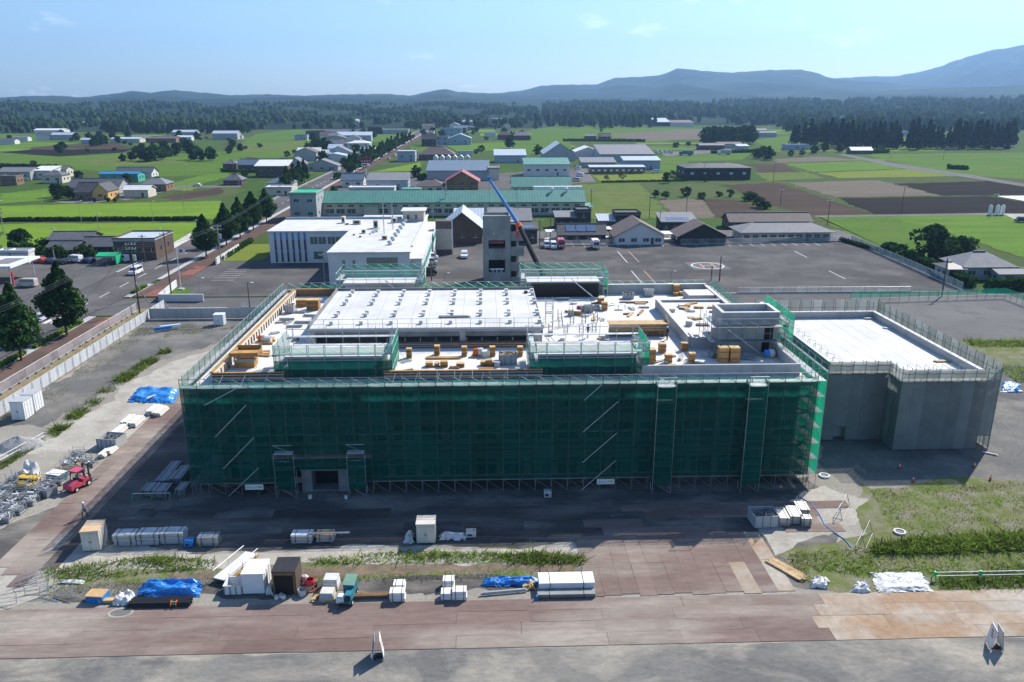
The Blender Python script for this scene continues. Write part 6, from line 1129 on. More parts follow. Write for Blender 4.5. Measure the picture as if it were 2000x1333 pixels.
def house(px0, px1, pb, pe, pr, d, roof, wall, rmat, label, wins=3, ax='x', over=.5, name='house', cat='house', group=None, rz=0.0, storeys=None, wmat='glass', extra=None, door=True):
    """front wall between px0 and px1 on the ground line pb; pe = eave line, pr = ridge line in the photograph; real size follows from the distance"""
    a, b = P(px0, pb), P(px1, pb); x0, x1, y0 = a.x, b.x, (a.y + b.y) / 2; w = x1 - x0; cx = (x0 + x1) / 2; h = max(2.2, hz(cx, y0, pe)); rh = .35
    if roof in ('gable', 'hip'): rh = max(.6, hz(cx, y0 + (d / 2 if ax == 'x' else 0), pr) - h)
    if roof == 'shed': rh = max(.5, hz(cx, y0 + d, pr) - h)
    t = thing(name, label, cat, (cx, y0, -.1), rz, group); H = h + .1; hw = w / 2; o = over
    part(t, 'wall', MB().box(-hw, hw, 0, d, 0, H), wall)
    if roof == 'flat':
        part(t, 'roof', MB().box(-hw - .15, hw + .15, -.15, d + .15, H, H + .3), rmat); part(t, 'parapet', MB().box(-hw - .2, hw + .2, -.2, 0, H + .3, H + .7).box(-hw - .2, hw + .2, d, d + .2, H + .3, H + .7).box(-hw - .2, -hw, 0, d, H + .3, H + .7).box(hw, hw + .2, 0, d, H + .3, H + .7), wall)
    elif roof == 'shed':
        part(t, 'roof', MB().add([(-hw - o, -o, H), (hw + o, -o, H), (hw + o, d + o, H + rh), (-hw - o, d + o, H + rh), (-hw - o, -o, H + .18), (hw + o, -o, H + .18), (hw + o, d + o, H + rh + .18), (-hw - o, d + o, H + rh + .18)], [(0, 3, 2, 1), (4, 5, 6, 7), (0, 1, 5, 4), (1, 2, 6, 5), (2, 3, 7, 6), (3, 0, 4, 7)]), rmat)
        part(t, 'upper_wall', MB().add([(-hw, 0, H - .02), (-hw, d, H - .02), (-hw, d, H + rh)], [(0, 1, 2)]).add([(hw, 0, H - .02), (hw, d, H + rh), (hw, d, H - .02)], [(0, 1, 2)]).quad((-hw, d, H - .02), (hw, d, H - .02), (hw, d, H + rh), (-hw, d, H + rh)), wall)
    elif roof == 'gable' and ax == 'x':
        part(t, 'roof', MB().side([(-o, H - o * rh / (d / 2)), (d / 2, H + rh), (d + o, H - o * rh / (d / 2)), (d + o, H + .15 - o * rh / (d / 2)), (d / 2, H + rh + .17), (-o, H + .15 - o * rh / (d / 2))], -hw - o, hw + o), rmat); part(t, 'gable_wall', MB().side([(0, H - .02), (d, H - .02), (d / 2, H + rh - .02)], -hw + .01, hw - .01), wall); part(t, 'ridge', MB().box(-hw - o, hw + o, d / 2 - .18, d / 2 + .18, H + rh + .1, H + rh + .3), 'r_tile' if rmat != 'r_green' else 'r_green')
    elif roof == 'gable':
        sl = rh / hw; mb = MB(); pr_ = [(-hw - o, H - o * sl), (0, H + rh), (hw + o, H - o * sl), (hw + o, H - o * sl + .16), (0, H + rh + .18), (-hw - o, H - o * sl + .16)]; n = 6
        mb.add([(x, -o, zz) for x, zz in pr_] + [(x, d + o, zz) for x, zz in pr_], [tuple(range(n - 1, -1, -1)), tuple(range(n, 2 * n))] + [(i, (i + 1) % n, n + (i + 1) % n, n + i) for i in range(n)]); part(t, 'roof', mb, rmat)
        part(t, 'gable_wall', MB().add([(-hw, .01, H - .02), (hw, .01, H - .02), (0, .01, H + rh - .02), (-hw, d - .01, H - .02), (hw, d - .01, H - .02), (0, d - .01, H + rh - .02)], [(0, 1, 2), (5, 4, 3)]), wall)
    else:
        k = min(hw * .75, d / 2); mb = MB(); q = [(-hw - o, -o, H), (hw + o, -o, H), (hw + o, d + o, H), (-hw - o, d + o, H), (-hw + k, d / 2, H + rh), (hw - k, d / 2, H + rh)]
        mb.add(q, [(0, 1, 5, 4), (1, 2, 5), (2, 3, 4, 5), (3, 0, 4), (3, 2, 1, 0)]); part(t, 'roof', mb, rmat); part(t, 'ridge', MB().box(-hw + k - .1, hw - k + .1, d / 2 - .2, d / 2 + .2, H + rh - .05, H + rh + .2), 'r_tile')
    if roof in ('hip', 'shed') or ax == 'x': part(t, 'gutter', MB().box(-hw - o, hw + o, -o - .16, -o - .02, H - .2, H - .02), 'galv_dark')
    if wins:
        ns = storeys or (2 if h > 5.2 else 1)
        for s in range(ns):
            zc = h * (s + .55) / ns
            for k in range(wins):
                wx = -hw + w * (k + .5) / wins; ww = min(.85, w / wins * .3); f = part(t, 'window', MB().box(wx - ww, wx + ww, -.05, -.005, zc - .1 - .5, zc - .1 + .55), wmat); part(f, 'window_frame', MB().box(wx - ww - .08, wx + ww + .08, -.07, -.052, zc - .68, zc - .6).box(wx - .04, wx + .04, -.07, -.052, zc - .6, zc + .45), 'w_white')
            for k in range(2): wy = d * (.3 + .4 * k); part(t, 'window', MB().box(-hw - .04, -hw - .005, wy - .6, wy + .6, zc - .6, zc + .45).box(hw + .005, hw + .04, wy - .6, wy + .6, zc - .6, zc + .45), wmat)
    if door and w > 5: part(t, 'door', MB().box(hw * .45, hw * .45 + .9, -.055, -.006, .1, 2.1), 'w_brown')
    if extra == 'solar':
        for k in range(3): part(t, 'solar_panel', MB().add([(-hw * .7 + k * hw * .45, d * .1, H + .3 + rh * (.2 if roof != 'shed' else .1)), (-hw * .28 + k * hw * .45, d * .1, H + .3 + rh * (.2 if roof != 'shed' else .1)), (-hw * .28 + k * hw * .45, d * .42, H + .3 + rh * (.84 if roof != 'shed' else .42)), (-hw * .7 + k * hw * .45, d * .42, H + .3 + rh * (.84 if roof != 'shed' else .42))], [(0, 1, 2, 3)]), 'r_solar')
    return t
# houses behind the helipad
house(1000, 1037, 458, 432, 408, 8, 'shed', 'w_dark', 'r_grey', 'black house with a plain grey roof behind the training tower stairs', 2); house(1012, 1049, 476, 448, 436, 7, 'shed', 'w_dark', 'r_dark', 'small black house with solar panels beside the crane boom', 2, extra='solar')
house(1086, 1125, 447, 425, 413, 8, 'shed', 'w_dark', 'r_grey', 'black house with a grey lean-to roof beside a taller black block', 2); house(1126, 1153, 447, 413, 0, 8, 'flat', 'w_dark', 'r_dark', 'tall plain black house block with a narrow white window', 1)
house(1092, 1183, 472, 459, 438, 9, 'gable', 'w_dark', 'r_dark', 'low black house with solar panels behind the parked ambulance', 4, extra='solar'); house(1170, 1200, 445, 432, 419, 7, 'shed', 'w_dark', 'r_light', 'small black house with a pale roof beside the wide black house', 1); house(1202, 1250, 445, 419, 0, 8, 'flat', 'w_dark', 'r_dark', 'wide flat-topped black house beside the green field', 2)
house(1202, 1297, 478, 460, 435, 14, 'gable', 'w_white', 'r_brown', 'white house whose wide gable faces the helipad', 4, ax='y', over=.9); house(1292, 1360, 452, 434, 416, 9, 'shed', 'w_dark', 'r_grey', 'black house with a solar roof beside the pale soil field', 4, extra='solar'); house(1325, 1418, 477, 461, 438, 10, 'gable', 'w_dark', 'r_brown', 'black bungalow with a brown roof beside the fence of the helipad lot', 3, ax='y', over=.8)
house(1424, 1585, 447, 433, 416, 9, 'gable', 'w_brown', 'r_brown', 'long brown-roofed terrace behind the cream terrace', 9); house(1448, 1622, 471, 453, 434, 10, 'hip', 'w_cream', 'r_grey', 'long cream terrace with a hipped grey roof beside the fence corner', 10, over=1.2)
def carport(px0, px1, pb, pt, d, label):
    a, b = P(px0, pb), P(px1, pb); h = hz(a.x, a.y, pt); w = b.x - a.x; t = thing('carport', label, 'carport', (a.x, a.y, -.05)); part(t, 'roof', MB().box(0, w, 0, d, h - .15, h), 'r_white')
    for x in (.15, w - .15):
        for y in (.2, d - .2): tube(t, 'post', (x, y, 0), (x, y, h - .15), .06, 'galv')
    part(t, 'floor', MB().box(0, w, 0, d, .0, .06), 'concrete_white')
carport(1178, 1212, 468, 448, 6, 'open white carport between a black house and the white gable'); carport(1295, 1322, 472, 457, 6, 'small white carport beside the white gable house'); carport(1066, 1092, 470, 453, 5, 'narrow white carport beside the parked vans')
house(864, 942, 476, 446, 415, 16, 'gable', 'w_brown', 'r_light', 'dark timber-clad hall with a pale gable roof behind the small tan tower', 3, ax='y', over=1.0, name='hall', cat='building', storeys=1); house(888, 943, 448, 428, 408, 9, 'shed', 'w_grey', 'r_light', 'grey house with a pale blue roof behind the timber-clad hall', 3); house(955, 1000, 455, 424, 407, 8, 'shed', 'w_dark', 'r_grey', 'dark house with a grey roof partly hidden by the training tower', 2)
# the long green-roofed hall
a, b = P(622, 428), P(1138, 416); Yh = (a.y + b.y) / 2; xl, xr = a.x, b.x; hh = hz(-20, Yh, 395); dh = 13.0; rt_ = hz(-20, Yh + dh / 2, 373)
hl_ = thing('hall', 'very long cream hall with a green roof and two rows of windows', 'building', ((xl + xr) / 2, Yh, -.05)); hw = (xr - xl) / 2
part(hl_, 'wall', MB().box(-hw, hw, 0, dh, 0, hh), 'w_cream'); part(hl_, 'plinth', MB().box(-hw - .05, hw + .05, -.08, -.01, 0, .9), 'w_grey'); part(hl_, 'gable_wall', MB().side([(0, hh), (dh, hh), (dh / 2, rt_)], -hw + .02, hw - .02), 'w_cream')
for s0, s1 in ((-hw - .6, hw * .48), (hw * .48 + .1, hw + .4)): part(hl_, 'roof', MB().side([(-.7, hh - .25), (dh / 2, rt_), (dh + .7, hh - .25), (dh + .7, hh - .05), (dh / 2, rt_ + .2), (-.7, hh - .05)], s0, s1), 'r_green')
part(hl_, 'gutter', MB().box(-hw - .6, hw + .4, -.85, -.72, hh - .3, hh - .1), 'tube_green')
for k in range(24):
    wx = -hw + 3 + k * (2 * hw - 6) / 23; w_ = part(hl_, 'window', MB().box(wx - .9, wx + .9, -.06, -.005, hh - 1.6, hh - .95), 'glass'); part(w_, 'window_frame', MB().box(wx - .06, wx + .06, -.08, -.062, hh - 1.6, hh - .95), 'w_white')
    if k not in (3, 4, 6, 7): w_ = part(hl_, 'window', MB().box(wx - 1.5, wx + 1.5, -.06, -.005, 1.2, 2.7), 'glass'); part(w_, 'window_frame', MB().box(wx - .06, wx + .06, -.08, -.062, 1.2, 2.7).box(wx - 1.5, wx + 1.5, -.08, -.062, 1.95, 2.02), 'w_white')
part(hl_, 'porch', MB().box(-hw + 16, -hw + 21, -2.5, -.1, 0, 4.0), 'w_cream'); part(hl_, 'porch_roof', MB().box(-hw + 15.7, -hw + 21.3, -2.8, -.1, 4.0, 4.2), 'tube_green')
for x in (hw - 12, hw - 6.5): v_ = part(hl_, 'roof_vent', MB().tube((x, dh * .42, rt_ - .5), (x, dh * .42, rt_ + .9), .35, 10), 'w_white'); part(v_, 'vent_cap', MB().tube((x, dh * .42, rt_ + .9), (x, dh * .42, rt_ + 1.3), .75, 10, .1), 'w_white')
part(hl_, 'white_hip', MB().box(hw * .62, hw + .3, dh - 1.2, dh + 1.2, hh, rt_ + .9), 'r_white'); part(hl_, 'end_lean_to', MB().side([(-.5, 3.0), (8, 3.6), (8, 3.75), (-.5, 3.15)], hw + .05, hw + 3), 'r_green')
house(569, 620, 431, 380, 0, 14, 'flat', 'w_grey', 'green_paint', 'grey two-storey block with a bright green flat roof at the end of the green hall', 2, name='office_block', cat='building')
house(1000, 1115, 378, 365, 345, 14, 'gable', 'w_cream', 'r_green', 'green-roofed shed with roof vents behind the long green hall', 8, name='shed', cat='building', door=False); house(1024, 1112, 344, 322, 309, 15, 'shed', 'w_white', 'r_green', 'pale hall with a dark green roof and a dark corner panel', 5, name='hall', cat='building', storeys=1)
# town behind the hall
house(668, 710, 366, 352, 339, 9, 'gable', 'w_white', 'r_slate', 'small white house with a slate gable roof beside the avenue', 2); house(718, 797, 372, 353, 338, 12, 'shed', 'w_bluegrey', 'r_grey', 'blue-grey house with one long sloping roof', 2, storeys=1); house(682, 770, 378, 369, 0, 8, 'flat', 'w_white', 'r_white', 'low building with a flat white roof behind the green hall', 0, name='low_building', cat='building', door=False); house(786, 822, 379, 373, 366, 7, 'hip', 'w_cream', 'r_green', 'small green hipped roof peeping over the green hall', 0, door=False)
house(813, 868, 376, 364, 350, 10, 'hip', 'w_cream', 'r_brown', 'house with a brown hipped roof beside the red-roofed house', 3); house(872, 934, 376, 354, 336, 14, 'gable', 'w_wood', 'r_red', 'dark-walled house with a dull red gable roof', 3, ax='y', over=1.0); house(834, 955, 352, 334, 314, 26, 'shed', 'w_grey', 'r_slate', 'large store with a wide slate-blue roof', 0, name='store', cat='building'); house(955, 975, 352, 330, 0, 16, 'flat', 'w_cream', 'r_grey', 'cream end wall block joined to the slate-roofed store', 0, name='store_block', cat='building', door=False)
for k in range(6): house(846 + k * 12.5, 855 + k * 12.5, 318, 308, 304, 7, 'gable', 'w_white', 'r_white', 'small white gabled dormer unit in the saw-tooth row behind the store', 0, ax='y', over=.1, name='storage_unit', cat='shed', group='saw-tooth row of white units', door=False)
house(777, 811, 316, 297, 0, 14, 'flat', 'w_bluegrey', 'r_white', 'pale blue-grey shop with a white parapet beside the avenue', 2, name='shop', cat='building', storeys=1); house(818, 887, 313, 302, 286, 16, 'hip', 'w_brown', 'r_brown', 'large building with a broad brown hipped roof beside the pale shop', 6, name='restaurant', cat='building', storeys=1); house(894, 924, 304, 297, 0, 5, 'flat', 'w_white', 'r_white', 'long white-roofed shed beside the green field', 0, name='shed', cat='shed', door=False); house(966, 1027, 318, 304, 292, 16, 'shed', 'w_bluegrey', 'r_light', 'pale grey warehouse with a light metal roof', 0, name='warehouse', cat='warehouse')
house(824, 852, 286, 272, 262, 12, 'gable', 'w_dark', 'r_dark', 'dark house with a steep black roof at the end of the avenue', 2); house(842, 848, 283, 258, 0, 10, 'flat', 'w_white', 'r_white', 'thin white wall slab behind the black-roofed house', 0, name='wall_slab', cat='building', door=False); house(850, 876, 283, 268, 0, 12, 'flat', 'w_bluegrey', 'r_grey', 'flat-roofed blue-grey block behind the black-roofed house', 2, name='shop', cat='building'); house(878, 920, 283, 270, 262, 14, 'gable', 'w_bluegrey', 'r_light', 'blue-grey hall with a low pale gable and white ridge', 2, ax='y', name='hall', cat='building', storeys=1); house(862, 903, 268, 252, 0, 12, 'flat', 'w_bluegrey', 'r_light', 'pale blue block with a blue-white roof beyond the hall', 3, name='office_block', cat='building'); house(946, 968, 268, 261, 0, 8, 'flat', 'w_white', 'r_white', 'low white-roofed building beside the brown house', 0, name='low_building', cat='building', door=False); house(972, 999, 273, 264, 256, 10, 'hip', 'w_brown', 'r_brown', 'brown two-storey house at the end of the green field', 2); house(960, 996, 243, 233, 0, 30, 'flat', 'w_brown', 'r_white', 'large brown hall with a bright white roof in the far town', 4, name='hall', cat='building', door=False)
house(1062, 1124, 314, 301, 280, 34, 'gable', 'w_grey', 'r_light', 'tall grey warehouse with a steep pale roof beside the white warehouse', 0, ax='y', name='warehouse', cat='warehouse'); house(1124, 1173, 309, 297, 288, 24, 'gable', 'w_white', 'r_white', 'white warehouse with a rounded white roof', 0, ax='y', name='warehouse', cat='warehouse'); house(1172, 1278, 316, 302, 283, 36, 'shed', 'w_bluegrey', 'r_grey', 'big grey warehouse with a broad grey roof', 0, name='warehouse', cat='warehouse'); house(1218, 1289, 331, 314, 306, 12, 'shed', 'w_bluegrey', 'r_light', 'lean-to store with a pale roof against the big grey warehouse', 0, name='lean_to', cat='building'); house(1136, 1203, 327, 318, 308, 16, 'shed', 'w_grey', 'r_grey', 'low grey-roofed shed beside the lane', 0, name='shed', cat='shed'); house(1152, 1259, 339, 327, 323, 7, 'shed', 'w_wood', 'r_light', 'long low brown office with many windows beside the yellow lawn', 9, name='office', cat='building', wmat='white_paint')
house(1338, 1466, 351, 328, 318, 22, 'hip', 'w_dark', 'r_dark', 'large black-clad building with a low hipped roof beside the fields', 5, name='office', cat='building', storeys=1, wmat='w_white')
house(1003, 1036, 274, 265, 257, 12, 'hip', 'w_brown', 'r_grey', 'grey-roofed farmhouse beside the pale yard', 3); house(1143, 1165, 273, 266, 261, 10, 'hip', 'w_brown', 'r_grey', 'dark farmhouse among hedges beside its pale neighbour', 2); house(1170, 1193, 272, 267, 261, 9, 'gable', 'w_brown', 'r_brown', 'brown farmhouse among hedges beside its dark neighbour', 2); house(1279, 1308, 247, 239, 231, 34, 'shed', 'w_dark', 'r_light', 'long shed with a pale roof at the edge of the wood', 0, name='shed', cat='shed', door=False); house(1309, 1355, 247, 240, 235, 26, 'shed', 'w_white', 'r_brown', 'long white-walled shed with a brown roof at the edge of the wood', 0, name='shed', cat='shed', door=False)
house(1534, 1580, 293, 284, 0, 10, 'flat', 'w_bluegrey', 'r_light', 'flat pale blue shed beside the conifers', 1, name='shed', cat='shed'); house(1662, 1704, 301, 294, 287, 9, 'gable', 'w_brown', 'r_white', 'barn with a bright white roof before the tall conifers', 1, name='barn', cat='barn'); house(1440, 1462, 294, 286, 282, 7, 'shed', 'w_grey', 'r_light', 'small pale-roofed shed beside the parked trucks', 0, name='shed', cat='shed', door=False); house(1755, 1783, 265, 259, 0, 12, 'flat', 'w_bluegrey', 'r_light', 'pale shed between two conifer stands', 0, name='shed', cat='shed', door=False)
# big house at the right fence
house(1880, 1972, 546, 520, 491, 9, 'hip', 'w_grey', 'r_grey', 'large grey-roofed farmhouse beside the hedge of the helipad lot', 3, over=1.0, storeys=1); house(1948, 2030, 552, 538, 525, 5, 'gable', 'w_grey', 'r_grey', 'low outbuilding with a grey tiled roof beside the farmhouse', 2, over=.6); house(1850, 1878, 548, 525, 512, 6, 'hip', 'w_grey', 'r_tile', 'small tiled wing of the farmhouse behind the hedge', 1, over=.7)
# left-hand houses
house(100, 178, 492, 467, 453, 8, 'gable', 'w_wood', 'r_tile', 'farmhouse with a dark tiled roof behind two lower tiled roofs', 3); house(94, 152, 503, 487, 471, 7, 'gable', 'w_wood', 'r_tile', 'tiled farmhouse wing beside the bushes', 3); house(160, 222, 498, 481, 463, 8, 'gable', 'w_brown', 'r_tile', 'tiled house with a bargeboard gable beside the brown shop', 3); house(226, 306, 508, 470, 0, 13, 'flat', 'w_brown', 'r_light', 'brown brick shop with a flat pale roof beside the main road', 5, name='shop', cat='building', storeys=1)
house(134, 232, 378, 366, 349, 13, 'gable', 'w_grey', 'r_tile', 'grey tiled farmhouse with a white bargeboard behind the ochre house', 4); house(148, 182, 391, 375, 357, 12, 'gable', 'w_wood', 'r_dark', 'ochre gabled house with a dark roof beside the rice field', 2, ax='x'); house(182, 212, 391, 374, 360, 11, 'gable', 'w_ochre', 'r_dark', 'ochre gable end joined to the dark-roofed house', 1, ax='y', over=.3); house(243, 290, 386, 371, 362, 9, 'gable', 'w_cream', 'r_white', 'cream shed with a low white roof beside the lane', 0, name='shed', cat='shed'); house(278, 325, 374, 360, 347, 10, 'hip', 'w_wood', 'r_grey', 'brown house with a pale grey tiled roof beside the cream shed', 3)
house(196, 270, 356, 340, 335, 9, 'gable', 'w_teal', 'r_blue', 'teal building with a bright blue roof', 4, name='workshop', cat='building', storeys=1); house(226, 296, 346, 338, 327, 10, 'gable', 'w_white', 'r_tile', 'white gabled house behind the teal workshop', 2); house(0, 60, 352, 336, 327, 12, 'gable', 'w_grey', 'r_grey', 'long farmhouse with a grey roof and white fascia', 3); house(62, 100, 350, 334, 325, 12, 'shed', 'w_white', 'r_white', 'open barn with a white fascia beside the farmhouse', 1, name='barn', cat='barn'); house(85, 122, 358, 343, 334, 9, 'hip', 'w_cream', 'r_tile', 'tiled cottage beside the open barn', 2); house(100, 131, 346, 331, 325, 8, 'gable', 'w_cream', 'r_tile', 'tall cream house with a small tiled roof', 1); house(2, 33, 362, 346, 0, 7, 'flat', 'w_wood', 'r_grey', 'low brown block at the field lane', 2, name='shed', cat='shed')
house(436, 462, 330, 320, 313, 9, 'hip', 'w_brown', 'r_tile', 'brown house with a tiled roof behind a clipped hedge', 2); house(466, 560, 334, 322, 311, 10, 'gable', 'w_brown', 'r_slate', 'long dark house with a slate roof behind a clipped hedge', 5); house(437, 472, 362, 352, 340, 9, 'hip', 'w_brown', 'r_tile', 'lone brown cottage beside the field lane', 2); house(500, 563, 346, 325, 313, 12, 'shed', 'w_brown', 'r_white', 'brown two-storey building with a white sloping roof', 3); house(522, 572, 372, 358, 346, 10, 'hip', 'w_cream', 'r_slate', 'cream house with a slate hipped roof beside the street trees', 2); house(560, 595, 336, 320, 309, 10, 'gable', 'w_grey', 'r_grey', 'grey gabled house behind the brown two-storey building', 1, ax='y'); house(598, 660, 334, 324, 312, 11, 'gable', 'w_grey', 'r_grey', 'grey house with a long tiled roof beside the road', 3, ax='y'); house(520, 570, 382, 368, 0, 8, 'flat', 'w_cream', 'r_white', 'low white-roofed shop behind the street trees', 1, name='shop', cat='building')
house(638, 686, 311, 298, 286, 12, 'gable', 'w_bluegrey', 'r_grey', 'pale house with a steep grey gable facing the road', 2, ax='y'); house(678, 722, 293, 280, 274, 14, 'hip', 'w_white', 'r_white', 'white building with a white hipped roof beside the avenue', 3); house(688, 730, 302, 292, 0, 12, 'flat', 'w_white', 'r_white', 'flat white shop beside the avenue trees', 2, name='shop', cat='building', storeys=1); house(598, 634, 272, 257, 0, 12, 'flat', 'w_brown', 'r_grey', 'dark school block with a flat roof', 4, name='school_block', cat='building'); house(634, 700, 270, 259, 252, 12, 'gable', 'w_brown', 'r_grey', 'long school building with a grey roof', 6, name='school', cat='building'); house(656, 725, 276, 265, 258, 12, 'shed', 'w_bluegrey', 'r_light', 'pale blue-roofed hall beside the school', 3, name='hall', cat='building', storeys=1); house(718, 746, 262, 250, 0, 14, 'flat', 'w_dark', 'r_dark', 'black boxy building beyond the school', 0, name='hall', cat='building', door=False); house(748, 798, 262, 254, 0, 16, 'flat', 'w_grey', 'r_white', 'low grey store with a white roof beyond the black box', 2, name='store', cat='building', storeys=1); house(576, 600, 274, 265, 0, 10, 'flat', 'w_bluegrey', 'r_grey', 'small pale block beside the dark school', 1, name='low_building', cat='building')
# shop sign on its post
p = P(716, 352); t = thing('shop_sign', 'dark red roadside sign with white lettering on a white post', 'sign', (p.x, p.y, 0)); part(t, 'post', MB().tube((0, 0, 0), (0, 0, 5.8), .25, 10), 'white_metal'); zt = hz(p.x, p.y, 307); zb = hz(p.x, p.y, 319)
M('sign_red', (.17, .02, .04), .5, .05, 1); part(t, 'panel', MB().box(-2.8, 2.8, -.25, .25, zb, zt), 'sign_red'); part(t, 'lower_panel', MB().box(-2.2, 2.2, -.2, .2, zb - 1.6, zb - .15), 'white_paint'); part(t, 'lower_mark', MB().box(-1.9, .6, -.22, -.205, zb - 1.3, zb - .5), 'sign_red')
lettering(t, 'コスモス', 1.35, (-2.65, -.27, zb + .5), 'white_paint')
# ================================================================== white office behind the site
of = thing('office_building', 'white two-storey office with blue window fins and a cluttered flat white roof', 'building', (-36, 210, -.05)); OZ = 8.3
def O(n, x0, x1, y0, y1, z0, z1, m): return part(of, n, MB().box(x0 + 36, x1 + 36, y0 - 210, y1 - 210, z0, z1), m)
O('wall', -57.0, -35.7, 211, 232, 0, OZ, 'w_white'); O('wall', -35.7, -17.2, 180, 240, 0, OZ, 'w_white'); O('roof', -57.4, -35.9, 210.6, 232.4, OZ, OZ + .25, 'roof_white'); O('roof', -35.9, -16.9, 179.6, 240.4, OZ, OZ + .25, 'roof_white')
O('parapet', -57.4, -24, 232.0, 232.4, OZ + .25, OZ + .9, 'w_bluegrey'); O('parapet', -17.3, -16.9, 186, 240, OZ + .25, OZ + .55, 'w_white')
O('corridor_wall', -17.2, -14.6, 181, 238, 0, 6.6, 'w_white'); O('corridor_roof', -17.2, -14.3, 180.6, 238.4, 6.6, 6.8, 'roof_white')
for k in range(9): O('corridor_panel', -14.55, -14.45, 183 + k * 6, 187.6 + k * 6, 3.2, 4.6, 'w_teal')
for k in range(6):
    xx = -55.6 + k * 1.55; O('blue_fin', xx, xx + .5, 210.85, 210.99, .3, OZ - .2, 'blue_paint'); O('fin_window', xx + .02, xx + .48, 210.78, 210.84, 3.4, 6.2, 'glass'); O('fin_window', xx + .02, xx + .48, 210.78, 210.84, .35, 3.0, 'glass')
for x0 in (-46.2, -44.0, -41.6, -39.4): w_ = O('window', x0, x0 + 1.9, 210.93, 210.99, 5.0, 6.9, 'glass_green'); part(w_, 'window_frame', MB().box(x0 + 36.9, x0 + 37.0, .9, .925, 5.0, 6.9), 'w_white')
w_ = O('window', -45.5, -43.0, 210.93, 210.99, 1.0, 3.0, 'glass_green'); 
for x0, x1, z0, z1 in ((-32.5, -31.9, 4.8, 6.6), (-30.2, -29.6, 4.8, 6.6), (-27.0, -20, 5.0, 7.2), (-33, -31, 1, 2.6)): O('window', x0, x1, 179.93, 179.99, z0, z1, 'glass_green')
O('stair_house', -23.2, -17.3, 227, 233.5, OZ + .25, OZ + 3.0, 'w_cream'); O('stair_house_roof', -23.7, -16.8, 226.5, 234, OZ + 3.0, OZ + 3.3, 'roof_white')
for x in (-22.0, -19.8): O('stair_window', x, x + .7, 226.94, 226.99, OZ + .8, OZ + 2.2, 'glass')
for k in range(7):
    yy = 189 + k * 6.0; v_ = part(of, 'roof_vent', MB().tube((-22.6 + 36 + k * .05, yy - 210, OZ + .25), (-22.6 + 36 + k * .05, yy - 210, OZ + .8), .5, 10), 'w_white'); part(v_, 'vent_cap', MB().tube((-22.6 + 36 + k * .05, yy - 210, OZ + .8), (-22.6 + 36 + k * .05, yy - 210, OZ + 1.3), .8, 10, .35), 'w_white')
for x, y, w, d, h in ((-40.0, 224, .9, 1.8, 1.8), (-38.5, 221, 1.0, 1.0, .5), (-36.5, 221.5, 2.2, 1.6, 1.2), (-29.8, 214, 1.2, 2.0, 2.2), (-31.8, 206, 1.0, 1.0, 1.0), (-26.2, 224, 1.6, 1.6, 1.4), (-25.4, 196, 1.3, 1.1, 1.0), (-33.6, 203, .6, .6, .4), (-31.6, 200, .6, .6, .4)): a_ = O('roof_unit', x, x + w, y, y + d, OZ + .25, OZ + .25 + h, 'w_cream'); part(a_, 'fan_grille', MB().box(x + 36 + w * .2, x + 36 + w * .8, y - 210 - .03, y - 210 - .004, OZ + .25 + h * .3, OZ + .25 + h * .8), 'dark')
for x, y, h in ((-25.9, 205, 9.5), (-24.4, 212, 9.0)): tube(of, 'antenna_mast', (x + 36, y - 210, OZ), (x + 36, y - 210, OZ + h), .12, 'galv')
for k in range(3): O('duct', -29.5 + k * .6, -29.2 + k * .6, 204 + k * 2, 214, OZ + .3, OZ + .6, 'galv')
# training towers
M('tower_grey', (.30, .305, .285), .9, .25, .25, bump=.1); M('tower_tan', (.50, .45, .37), .9, .12, .3)
tw = thing('training_tower', 'tall bare grey concrete training tower with open floors beside the crane', 'tower', (4, 184.6, -.05)); TX0, TX1, TD = -4.5, 1.9, 6.5
for z0, z1 in ((0, 2.6), (5.6, 8.2), (10.2, 15.9)): part(tw, 'front_wall', MB().box(TX0, TX1, 0, .3, z0, z1), 'tower_grey')
for z0, z1 in ((2.6, 5.6), (8.2, 10.2)):
    part(tw, 'front_pier', MB().box(TX0, TX0 + 1.3, 0, .3, z0, z1), 'tower_grey'); part(tw, 'front_pier', MB().box(TX1 - 1.2, TX1, 0, .3, z0, z1), 'tower_grey'); part(tw, 'opening_floor', MB().box(TX0 + 1.3, TX1 - 1.2, .05, TD - .3, z0 - .1, z0 + .02), 'tower_grey'); part(tw, 'inner_wall', MB().box(TX0 + 1.3, TX1 - 1.2, TD * .7, TD * .7 + .2, z0, z1), 'dark')
part(tw, 'side_wall', MB().box(TX0, TX0 + .3, .3, TD, 0, 15.9), 'tower_grey'); part(tw, 'side_wall', MB().box(TX1 - .3, TX1, .3, TD, 0, 15.9), 'tower_grey'); part(tw, 'back_wall', MB().box(TX0 + .3, TX1 - .3, TD - .3, TD, 0, 15.9), 'tower_grey'); part(tw, 'roof_slab', MB().box(TX0 + .3, TX1 - .3, .3, TD - .3, 15.0, 15.3), 'tower_grey')
part(tw, 'white_rail', MB().box(TX0 + 1.6, TX1 - 1.5, .1, .25, 3.2, 3.5).box(TX0 + 2.2, TX0 + 2.4, .1, .25, 2.6, 3.2).box(-1.4, -1.2, .1, .25, 2.6, 3.2).box(TX1 - 2.2, TX1 - 2.0, .1, .25, 2.6, 3.2), 'white_paint'); part(tw, 'red_beam', MB().box(TX0 + 1.4, TX1 - 1.4, 1.0, 1.3, 9.3, 9.8), 'pink_red'); part(tw, 'floodlight', MB().box(-2.2, -1.7, -.3, -.02, 11.6, 12.1), 'galv')
